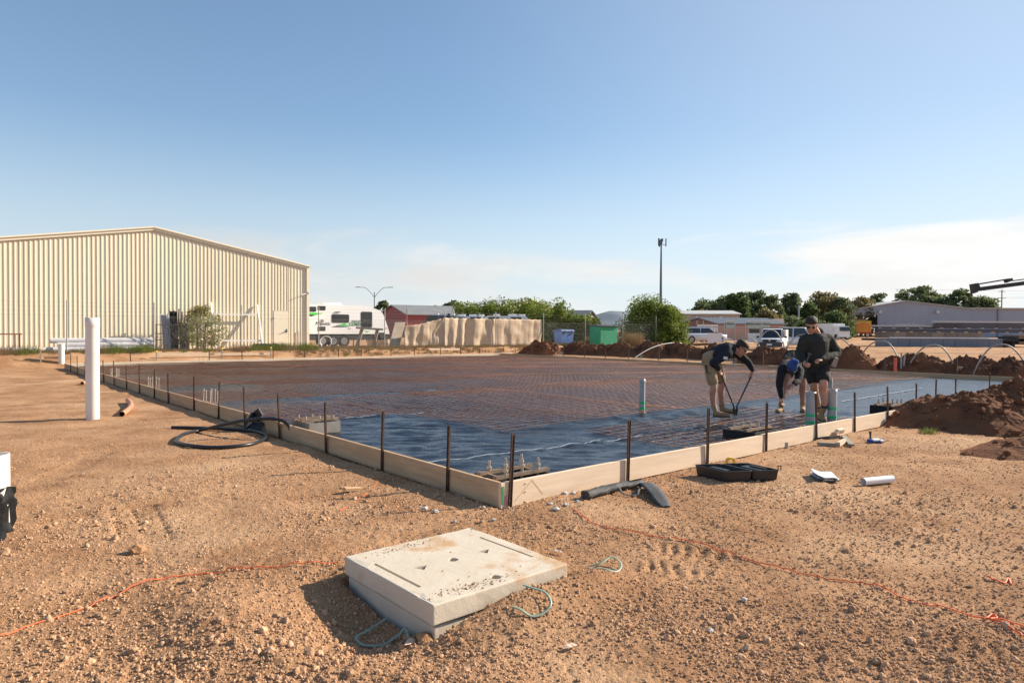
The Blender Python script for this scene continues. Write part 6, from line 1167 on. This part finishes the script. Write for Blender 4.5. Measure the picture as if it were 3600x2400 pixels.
def hand(m, wrist, dirv, palm_n, sz=1., curl=.9, thumb_side=1):
    """palm plus four curled fingers and a thumb"""
    d = Vector(dirv).normalized(); nrm = Vector(palm_n); nrm = (nrm - d * nrm.dot(d)).normalized(); s_ = d.cross(nrm); w = Vector(wrist); pc = w + d * .05 * sz
    slab(m, [(w - d * .01, s_ * .026 * sz, nrm * .020 * sz), (w + d * .025 * sz, s_ * .036 * sz, nrm * .017 * sz), (w + d * .07 * sz, s_ * .043 * sz, nrm * .016 * sz), (w + d * .092 * sz, s_ * .041 * sz, nrm * .013 * sz)], 12)
    for k, (off, ln) in enumerate(((-.031, .068), (-.010, .078), (.011, .073), (.031, .058))):
        b = w + d * .088 * sz + s_ * off * sz; a1 = curl * .5; a2 = curl * 1.2; a3 = curl * 1.9; seg = ln * sz / 2.3
        p1 = b + (d * math.cos(a1) + nrm * math.sin(a1)) * seg; p2 = p1 + (d * math.cos(a2) + nrm * math.sin(a2)) * seg * .8; p3 = p2 + (d * math.cos(a3) + nrm * math.sin(a3)) * seg * .6
        m.tube([b - d * .01, p1, p2, p3], [.0105 * sz, .010 * sz, .0095 * sz, .008 * sz], 8); m.ball(p3, .008 * sz, 8, 6)
    t0 = w + d * .03 * sz + s_ * thumb_side * .032 * sz; t1 = t0 + (d * .6 + s_ * thumb_side * .55 + nrm * .45).normalized() * .038 * sz; t2 = t1 + (d * .7 + nrm * .75 - s_ * thumb_side * .1).normalized() * .032 * sz; m.tube([t0, t1, t2], [.013 * sz, .0115 * sz, .009 * sz], 8); m.ball(t2, .009 * sz, 8, 6)
def head_parts(m, c, fwd, up, s=1.):
    """skull, jaw, nose, brow, ears; returns axes"""
    f = Vector(fwd).normalized(); u = (Vector(up) - f * Vector(up).dot(f)).normalized(); r = f.cross(u); L_ = lambda a, b, c2: Vector(c) + (r * a + f * b + u * c2) * s
    slab(m, [(L_(0, -.012, -.128), r * .030 * s, f * .030 * s), (L_(0, .030, -.112), r * .046 * s, f * .052 * s), (L_(0, .020, -.075), r * .060 * s, f * .076 * s), (L_(0, .006, -.03), r * .070 * s, f * .090 * s), (L_(0, .0, .02), r * .075 * s, f * .098 * s), (L_(0, -.006, .06), r * .072 * s, f * .095 * s), (L_(0, -.010, .092), r * .055 * s, f * .075 * s), (L_(0, -.012, .112), r * .026 * s, f * .036 * s)], 20)
    m.tube([L_(0, .094, .012), L_(0, .112, -.03), L_(0, .098, -.042)], [.009 * s, .015 * s, .012 * s], 8); m.ball(L_(0, .110, -.032), .014 * s, 8, 6)
    m.tube([L_(-.05, .075, .022), L_(0, .092, .024), L_(.05, .075, .022)], .011 * s, 8); m.tube([L_(-.022, .084, -.072), L_(0, .091, -.072), L_(.022, .084, -.072)], .0085 * s, 8); m.ball(L_(0, .072, -.104), .026 * s, 10, 6)
    for sg in (-1, 1): m.ball(L_(sg * .076, -.008, -.012), (.012 * s, .019 * s, .030 * s), 8, 6); m.ball(L_(sg * .031, .082, .002), .011 * s, 8, 6)
    return L_, r, f, u
def hair(par, L_, r, f, u, s, o0, thick=.012):
    m = MB(); slab(m, [(L_(0, -.055, -.045), r * (.055 + thick) * s, f * .040 * s), (L_(0, -.040, -.01), r * (.068 + thick) * s, f * .062 * s), (L_(0, -.022, .03), r * (.073 + thick) * s, f * .085 * s), (L_(0, -.006, .062), r * (.074 + thick) * s, f * (.093 + thick) * s), (L_(0, -.008, .098), r * (.058 + thick) * s, f * (.078 + thick) * s), (L_(0, -.012, .125), r * .030 * s, f * .042 * s)], 20); return remeshed(m, 'hair', hairm, par, .008, 2, o0)
def glasses(par, L_, s, o0):
    m = MB()
    for sg in (-1, 1): m.loft([[L_(sg * .033 + .028 * math.cos(a), .090 + d - .25 * abs(.028 * math.cos(a) * sg + sg * .0) * .6, .006 + .019 * math.sin(a)) - o0 for a in np.linspace(0, 2 * math.pi, 12, endpoint=False)] for d in (0, .010)])
    for sg in (-1, 1): m.bar(L_(sg * .060, .085, .008) - o0, L_(sg * .082, -.01, .006) - o0, .006 * s, .010 * s)
    m.bar(L_(-.012, .100, .008) - o0, L_(.012, .100, .008) - o0, .006 * s); m.build('sunglasses', lensm, par)
def boot(par, heel, toe, ankle, o0, s=1.):
    heel, toe, ankle = Vector(heel), Vector(toe), Vector(ankle); d = (toe - heel); d.z = 0; d.normalize(); sd_ = Vector((-d.y, d.x, 0)); up = Vector((0, 0, 1)); ln = .29 * s; z0 = heel.z
    m = MB(); g = lambda t, z: Vector((heel.x, heel.y, z0)) + d * ln * t + up * z
    slab(m, [(g(.0, .05), sd_ * .030, up * .035), (g(.08, .055), sd_ * .040, up * .045), (g(.3, .06), sd_ * .042, up * .05), (g(.55, .053), sd_ * .048, up * .043), (g(.8, .048), sd_ * .050, up * .038), (g(.95, .043), sd_ * .040, up * .032), (g(1.0, .038), sd_ * .02, up * .02)], 16)
    a0 = g(.2, .06); top = a0.lerp(ankle, 1.0) ; top = Vector((ankle.x, ankle.y, max(ankle.z, z0 + .15))); limb(m, [a0, (a0 + top) / 2, top], [.048, .047, .052]); b = remeshed(m, 'boot', bootm, par, .009, 3, o0)
    m = MB(); n_ = 16; prof = [(.0, .032), (.1, .042), (.35, .040), (.6, .050), (.85, .050), (1.0, .028)]; ring = [g(t, 0) + sd_ * w for t, w in prof] + [g(t, 0) - sd_ * w for t, w in prof[::-1]]; m.loft([[p - o0 + up * .0 for p in ring], [p - o0 + up * .026 for p in ring]], smooth=False); m.build('sole', solem, b)
    m = MB()
    for k in range(4): c_ = g(.33 - .035 * k, .095 + .022 * k); m.bar(c_ - sd_ * .028 + d * .03 - o0, c_ + sd_ * .028 + d * .03 - o0, .006, .006)
    m.build('laces', khaki, b)
SZ = .135                                              # top of the mesh the men stand on
# --- man with bolt cutters
J = lambda x, y, dep: D(2440 + x * .2105, 1160 + y * .2105, dep)
o0 = Vector((J(330, 1440, 12.25).x, 12.25, SZ)); p1 = thing('person', 'man in black long sleeve top and khaki shorts bending over to use bolt cutters', 'person', o0)
hipN, hipF = J(235, 500, 12.16), J(330, 500, 12.42); knN, knF = J(330, 950, 12.02), J(470, 890, 12.48); anN, anF = J(330, 1265, 12.08), J(460, 1240, 12.56); anN.z = max(anN.z, SZ + .16); anF.z = max(anF.z, SZ + .16)
pel = (hipN + hipF) / 2 + Vector((0, 0, .05)); ch = J(520, 330, 12.28); nk = J(680, 325, 12.28); shN, shF = J(570, 400, 12.10), J(715, 385, 12.50); elN, haN = J(315, 545, 12.02), J(412, 655, 12.06); elF, haF = J(905, 540, 12.48), J(985, 680, 12.44)
hc = J(785, 295, 12.27); hf = Vector((.72, -.22, -.66)); hu = Vector((.62, -.1, .70))
tipN = J(440, 715, 12.08); tipF = J(955, 770, 12.42)
m = MB()
for h_, k_, a_ in ((hipN, knN, anN), (hipF, knF, anF)): limb(m, [h_, (h_ + k_) / 2 + Vector((.015, 0, 0)), k_, k_.lerp(a_, .35) - Vector((.02, 0, 0)), a_], [.088, .080, .060, .060, .042])
slab(m, [(pel + Vector((-.05, 0, -.08)), (0, .15, 0), (.09, 0, .04)), (pel, (0, .155, 0), (.06, 0, .09)), ((pel + ch) / 2, (0, .15, 0), (.03, 0, .10)), (ch, (0, .18, 0), (.03, 0, .10)), (nk, (0, .07, 0), (.02, 0, .06))])
for s_, e_, w_ in ((shN, elN, haN), (shF, elF, haF)): limb(m, [s_, (s_ + e_) / 2, e_, (e_ + w_) / 2, w_], [.055, .05, .042, .038, .028])
limb(m, [nk, hc - hf.normalized() * .03 + Vector((-.05, 0, -.02)), hc], [.062, .058, .06]); L_, r_, f_, u_ = head_parts(m, hc, hf, hu, 1.15)
hand(m, haN, tipN - haN, (.8, -.3, -.3), curl=1.0, thumb_side=-1); hand(m, haF, tipF - haF, (-.8, -.3, -.2), curl=1.0, thumb_side=1)
remeshed(m, 'body', skin, p1, .0085, 3, o0); hair(p1, L_, r_, f_, u_, 1.15, o0, .014); glasses(p1, L_, 1.15, o0)
m = MB(); slab(m, [(pel + Vector((-.075, 0, -.03)), (0, .185, 0), (.10, 0, .085)), (pel + Vector((-.02, 0, .05)), (0, .19, 0), (.07, 0, .145)), (pel.lerp(ch, .5) + Vector((0, 0, .0)), (0, .19, 0), (.04, 0, .18)), (ch + Vector((0, 0, -.03)), (0, .21, 0), (.04, 0, .175)), (ch.lerp(nk, .6) + Vector((0, 0, -.015)), (0, .16, 0), (.03, 0, .135)), (nk, (0, .09, 0), (.02, 0, .085))])
for s_, e_, w_ in ((shN, elN, haN), (shF, elF, haF)): limb(m, [s_.lerp(ch, .3), s_, (s_ + e_) / 2, e_, (e_ + w_) / 2, e_.lerp(w_, .94)], [.10, .082, .076, .064, .056, .042])
remeshed(m, 'long_sleeve_top', navy, p1, .012, 3, o0)
m = MB(); slab(m, [(pel + Vector((-.05, 0, .085)), (0, .165, 0), (.10, 0, .05)), (pel + Vector((-.045, 0, -.02)), (0, .18, 0), (.105, 0, .03)), (pel + Vector((-.035, 0, -.12)), (0, .175, 0), (.10, 0, .03))])
for h_, k_ in ((hipN, knN), (hipF, knF)): limb(m, [h_ + Vector((-.005, 0, .03)), h_.lerp(k_, .5), h_.lerp(k_, .80)], [.105, .102, .098])
sh = remeshed(m, 'shorts', khaki, p1, .012, 2, o0)
m = MB(); e0 = J(190, 580, 11.99) - o0; m.bar(e0, J(225, 720, 11.95) - o0, .018, .008); m.bar(J(205, 585, 11.98) - o0, J(212, 660, 11.96) - o0, .02, .008); m.bar(J(225, 715, 11.95) - o0, J(275, 715, 11.93) - o0, .012, .008); m.build('emblem', blackc, sh)
m = MB(); c_ = J(525, 467, 11.99) - o0; m.box(c_, (.075, .012, .05), (0, .15, .15)); m.build('chest_logo', whitec, p1)
m = MB()
for k in range(5): c_ = J(440 + 42 * k, 170 - 6 * k, 12.2 + .03 * k) - o0; m.box(c_ + Vector((0, 0, -.0)), (.028, .09, .012), (0, .12, .4))
m.build('back_lettering', whitec, p1)
boot(p1, Vector((J(305, 1460, 12.05).x, 12.02, SZ)), Vector((J(490, 1440, 12).x, 11.97, SZ)), anN, o0); boot(p1, Vector((J(425, 1395, 12.58).x, 12.58, SZ)), Vector((J(650, 1400, 12.5).x, 12.50, SZ)), anF, o0)
bc = thing('bolt_cutters', 'long handled bolt cutters held jaws down on the mesh', 'bolt cutters', Vector((J(690, 1400, 12.25).x, 12.25, SZ))); ob = Vector(bc.location); steel_b = mat('cutter_blue', (.035, .06, .07), .45, .3); jw = J(690, 1290, 12.25)
for tip, sx_ in ((tipN, -1), (tipF, 1)):
    j0 = J(690 + sx_ * 22, 1280, 12.25); m = MB(); m.tube([tip - (j0 - tip).normalized() * .05 - ob, tip.lerp(j0, .5) - ob, j0 - ob], [.016, .015, .013], 10); hd = m.build('handle', steel_b, bc); m = MB(); m.tube([tip - (j0 - tip).normalized() * .07 - ob, tip.lerp(j0, .12) - ob], .019, 10); m.build('grip', mat('grip_black', (.03, .02, .02), .6), hd)
    m = MB(); j1 = J(690 + sx_ * 30, 1330, 12.25); j2 = J(690 + sx_ * 14, 1425, 12.25); j2.z = max(j2.z, SZ - .005); m.tube([j0 - ob, j1 - ob, j2 - ob], [.016, .022, .012], 8); m.build('jaw', peg, bc)
m = MB(); m.cyl(J(690, 1345, 12.22) - ob, J(690, 1345, 12.28) - ob, .028, n=12); m.build('pivot', peg, bc)
# --- standing man
J = lambda x, y, dep: D(2690 + x * .2614, 1090 + y * .2614, dep)
o0 = Vector((J(770, 1480, 11.7).x, 11.7, SZ)); p3 = thing('person', 'man in dark green hooded top, black shorts and sunglasses standing with clenched hands', 'person', o0)
hipR, hipL = J(630, 800, 11.78), J(775, 800, 11.62); knR, knL = J(655, 1000, 11.72), J(785, 985, 11.46); anR, anL = J(715, 1335, 12.0), J(797, 1300, 11.56); anR.z = max(anR.z, SZ + .19); anL.z = max(anL.z, SZ + .19)
pel = (hipR + hipL) / 2 + Vector((0, 0, .06)); ch = J(695, 420, 11.66); nk = J(690, 300, 11.66); shR, shL = J(530, 395, 11.62), J(855, 390, 11.70); elR, haR = J(462, 590, 11.66), J(515, 690, 11.46); elL, haL = J(965, 575, 11.72), J(755, 668, 11.44)
hc = J(622, 195, 11.60); hf = Vector((-.38, -.78, -.50)); hu = Vector((-.12, -.35, .93)); SX = Vector((.985, .17, 0)); SYv = Vector((-.17, .985, 0))
m = MB()
for h_, k_, a_ in ((hipR, knR, anR), (hipL, knL, anL)): limb(m, [h_, (h_ + k_) / 2, k_, k_.lerp(a_, .3) + Vector((0, .03, 0)), k_.lerp(a_, .7), a_], [.095, .088, .066, .066, .050, .042])
slab(m, [(pel - Vector((0, 0, .1)), SX * .155, SYv * .11), (pel, SX * .165, SYv * .12), (pel.lerp(ch, .5), SX * .155, SYv * .115), (ch, SX * .185, SYv * .12), (nk - Vector((0, 0, .05)), SX * .12, SYv * .08), (nk, SX * .06, SYv * .06)])
for s_, e_, w_ in ((shR, elR, haR), (shL, elL, haL)): limb(m, [s_, (s_ + e_) / 2, e_, (e_ + w_) / 2, w_], [.06, .055, .046, .04, .03])
limb(m, [nk, (nk + hc) / 2, hc], [.064, .062, .06]); L_, r_, f_, u_ = head_parts(m, hc, hf, hu, 1.15)
hand(m, haR, Vector((.25, -.45, -.4)), (.8, .3, -.2), curl=1.25, thumb_side=-1); hand(m, haL, Vector((-.75, -.4, -.05)), (.1, .3, -.9), curl=1.25, thumb_side=-1)
remeshed(m, 'body', skin, p3, .0085, 3, o0); hair(p3, L_, r_, f_, u_, 1.15, o0, .014); glasses(p3, L_, 1.15, o0)
m = MB(); slab(m, [(pel + Vector((0, 0, .0)), SX * .205, SYv * .155), (pel + Vector((0, 0, .05)), SX * .212, SYv * .16), (pel.lerp(ch, .45), SX * .215, SYv * .165), (ch, SX * .222, SYv * .16), (ch.lerp(nk, .6), SX * .17, SYv * .125), (nk - Vector((0, 0, .01)), SX * .095, SYv * .09)])
for s_, e_, w_ in ((shR, elR, haR), (shL, elL, haL)): limb(m, [s_.lerp(ch, .35), s_, (s_ + e_) / 2, e_, (e_ + w_) / 2, e_.lerp(w_, .93)], [.11, .088, .086, .076, .066, .046])
hb_ = nk + Vector((.02, .05, .0)); limb(m, [hb_ + Vector((-.09, -.07, -.04)), hb_ + Vector((-.02, .05, .03)), hb_ + Vector((.07, .03, .035)), hb_ + Vector((.085, -.06, -.03))], [.035, .05, .05, .035])
remeshed(m, 'hooded_top', green_f, p3, .012, 4, o0)
m = MB(); slab(m, [(pel + Vector((0, 0, .06)), SX * .19, SYv * .14), (pel - Vector((0, 0, .04)), SX * .198, SYv * .145), (pel - Vector((0, 0, .12)), SX * .195, SYv * .14)])
for h_, k_ in ((hipR, knR), (hipL, knL)): limb(m, [h_ + Vector((0, 0, .02)), h_.lerp(k_, .35), h_.lerp(k_, .62)], [.115, .115, .118])
remeshed(m, 'shorts', blackc, p3, .012, 2, o0)
boot(p3, Vector((J(735, 1450, 11.62).x + .02, 11.70, SZ)), Vector((J(805, 1500, 11.4).x, 11.42, SZ)), anL, o0); boot(p3, Vector((J(735, 1440, 12.1).x, 12.10, SZ)), Vector((J(690, 1480, 11.84).x, 11.84, SZ)), anR, o0)
for a_ in (anL, anR): m = MB(); m.cyl(a_ - o0 + Vector((0, 0, -.02)), a_ - o0 + Vector((0, 0, .075)), .052, .050, n=14); m.build('sock', sockm, p3)
m = MB(); c_ = J(925, 690, 11.6) - o0; m.box(c_, (.09, .12, .16), (.2, .3, 0), (.8, .8)); m.build('nail_pouch', mat('pouch', (.30, .26, .22), .8), p3)
m = MB(); m.cyl(haR + Vector((.02, -.06, -.02)) - o0, haR + Vector((.07, -.06, .12)) - o0, .014, n=8); m.box(haR + Vector((.075, -.06, .13)) - o0, (.06, .03, .03), (0, .5, 0)); tn = m.build('nippers', mat('nipper_grey', (.08, .08, .085), .4, .6)); tn.location = o0; tag(tn, 'steel nippers held in the fist of the standing man', 'nippers')
# --- man in the blue beanie bending down
o0 = Vector((J(350, 1400, 12.75).x, 12.75, SZ)); p2 = thing('person', 'man in navy top and blue bobble beanie bending down to reach his boot', 'person', o0)
hipL, hipR = J(505, 745, 13.15), J(345, 745, 13.25); knL, knR = J(510, 990, 12.95), J(285, 930, 12.98); anL, anR = J(505, 1250, 12.95), J(215, 1290, 12.72); anL.z = max(anL.z, SZ + .17); anR.z = max(anR.z, SZ + .17)
pel = (hipL + hipR) / 2 + Vector((0, .02, .08)); mid = J(385, 640, 12.92); ch = J(350, 770, 12.66); nk = J(358, 800, 12.52); hc = J(362, 740, 12.40); hf = Vector((-.05, -.38, -.92)); hu = Vector((.1, -.92, .36)); shR, shL = J(230, 790, 12.66), J(465, 815, 12.66); elR, haR = J(192, 990, 12.58), J(220, 1175, 12.56); elL, haL = J(440, 950, 12.5), J(382, 995, 12.38)
m = MB()
for h_, k_, a_ in ((hipL, knL, anL), (hipR, knR, anR)): limb(m, [h_, (h_ + k_) / 2, k_, k_.lerp(a_, .35) + Vector((0, .02, 0)), a_], [.09, .082, .060, .060, .042])
slab(m, [(pel - Vector((0, 0, .08)), (.15, 0, 0), (0, .09, .03)), (pel + Vector((0, -.05, .03)), (.15, 0, 0), (0, .07, .10)), (mid, (.15, 0, 0), (0, .03, .10)), (ch + Vector((0, .02, .02)), (.17, 0, 0), (0, .08, .08)), (nk, (.06, 0, 0), (0, .05, .04))])
for s_, e_, w_ in ((shR, elR, haR), (shL, elL, haL)): limb(m, [s_, (s_ + e_) / 2, e_, (e_ + w_) / 2, w_], [.055, .05, .042, .038, .029])
limb(m, [nk, (nk + hc) / 2, hc], [.06, .058, .058]); L_, r_, f_, u_ = head_parts(m, hc, hf, hu); hand(m, haR, Vector((.05, -.1, -.9)), (.3, -.8, 0), curl=.55); hand(m, haL, Vector((-.7, -.25, -.25)), (.1, .3, -.8), curl=.8)
remeshed(m, 'body', skin2, p2, .0085, 3, o0)
m = MB(); slab(m, [(pel + Vector((0, .06, -.02)), (.185, 0, 0), (0, .10, .04)), (pel + Vector((0, -.04, .05)), (.19, 0, 0), (0, .08, .12)), (mid + Vector((0, 0, .03)), (.19, 0, 0), (0, .04, .13)), (ch + Vector((0, .03, .03)), (.20, 0, 0), (0, .11, .10)), (nk + Vector((0, .02, .0)), (.09, 0, 0), (0, .07, .06))])
for s_, e_, w_ in ((shR, elR, haR), (shL, elL, haL)): limb(m, [s_.lerp(ch, .3), s_, (s_ + e_) / 2, e_, (e_ + w_) / 2, e_.lerp(w_, .93)], [.10, .082, .078, .066, .058, .044])
remeshed(m, 'long_sleeve_top', navy, p2, .012, 3, o0)
m = MB(); slab(m, [(pel + Vector((0, .04, .06)), (.17, 0, 0), (0, .10, .05)), (pel + Vector((0, .05, -.04)), (.185, 0, 0), (0, .12, .02)), (pel + Vector((0, .03, -.14)), (.18, 0, 0), (0, .11, .02))])
for h_, k_ in ((hipL, knL), (hipR, knR)): limb(m, [h_, h_.lerp(k_, .35), h_.lerp(k_, .6)], [.112, .108, .106])
remeshed(m, 'shorts', mat('dark_olive_shorts', (.035, .033, .025), .85), p2, .012, 2, o0)
bnm = mat('blue_knit', (.025, .075, .27), .9, col2=(.05, .12, .36), scale=22, bump=.5, bscale=45, bdist=.012)
m = MB(); slab(m, [(L_(0, .02, -.015), r_ * .088, f_ * .112), (L_(0, .01, .02), r_ * .09, f_ * .115), (L_(0, .0, .07), r_ * .084, f_ * .106), (L_(0, -.005, .11), r_ * .06, f_ * .075), (L_(0, -.005, .13), r_ * .02, f_ * .025)], 20); bn = remeshed(m, 'beanie', bnm, p2, .008, 2, o0); m = MB(); m.ball(L_(0, -.01, .155) - o0, .045, 12, 8); m.build('pompom', mat('pompom_blue', (.03, .10, .36), .9, bump=1, bscale=60, bdist=.02), bn); m = MB(); slab(m, [(L_(0, .02, -.022) - o0, r_ * .092, f_ * .116), (L_(0, .018, .012) - o0, r_ * .093, f_ * .118)], 20); m.build('cuff', mat('knit_dark', (.015, .03, .13), .9), bn)
m = MB(); m.box(L_(-.03, .128, .0) - o0, (.035, .012, .02)); m.build('tab', whitec, bn)
boot(p2, Vector((J(500, 1380, 13.0).x, 12.98, SZ)), Vector((J(505, 1410, 12.7).x, 12.70, SZ)), anL, o0); boot(p2, Vector((J(230, 1340, 12.8).x, 12.80, SZ)), Vector((J(150, 1385, 12.6).x, 12.58, SZ)), anR, o0)
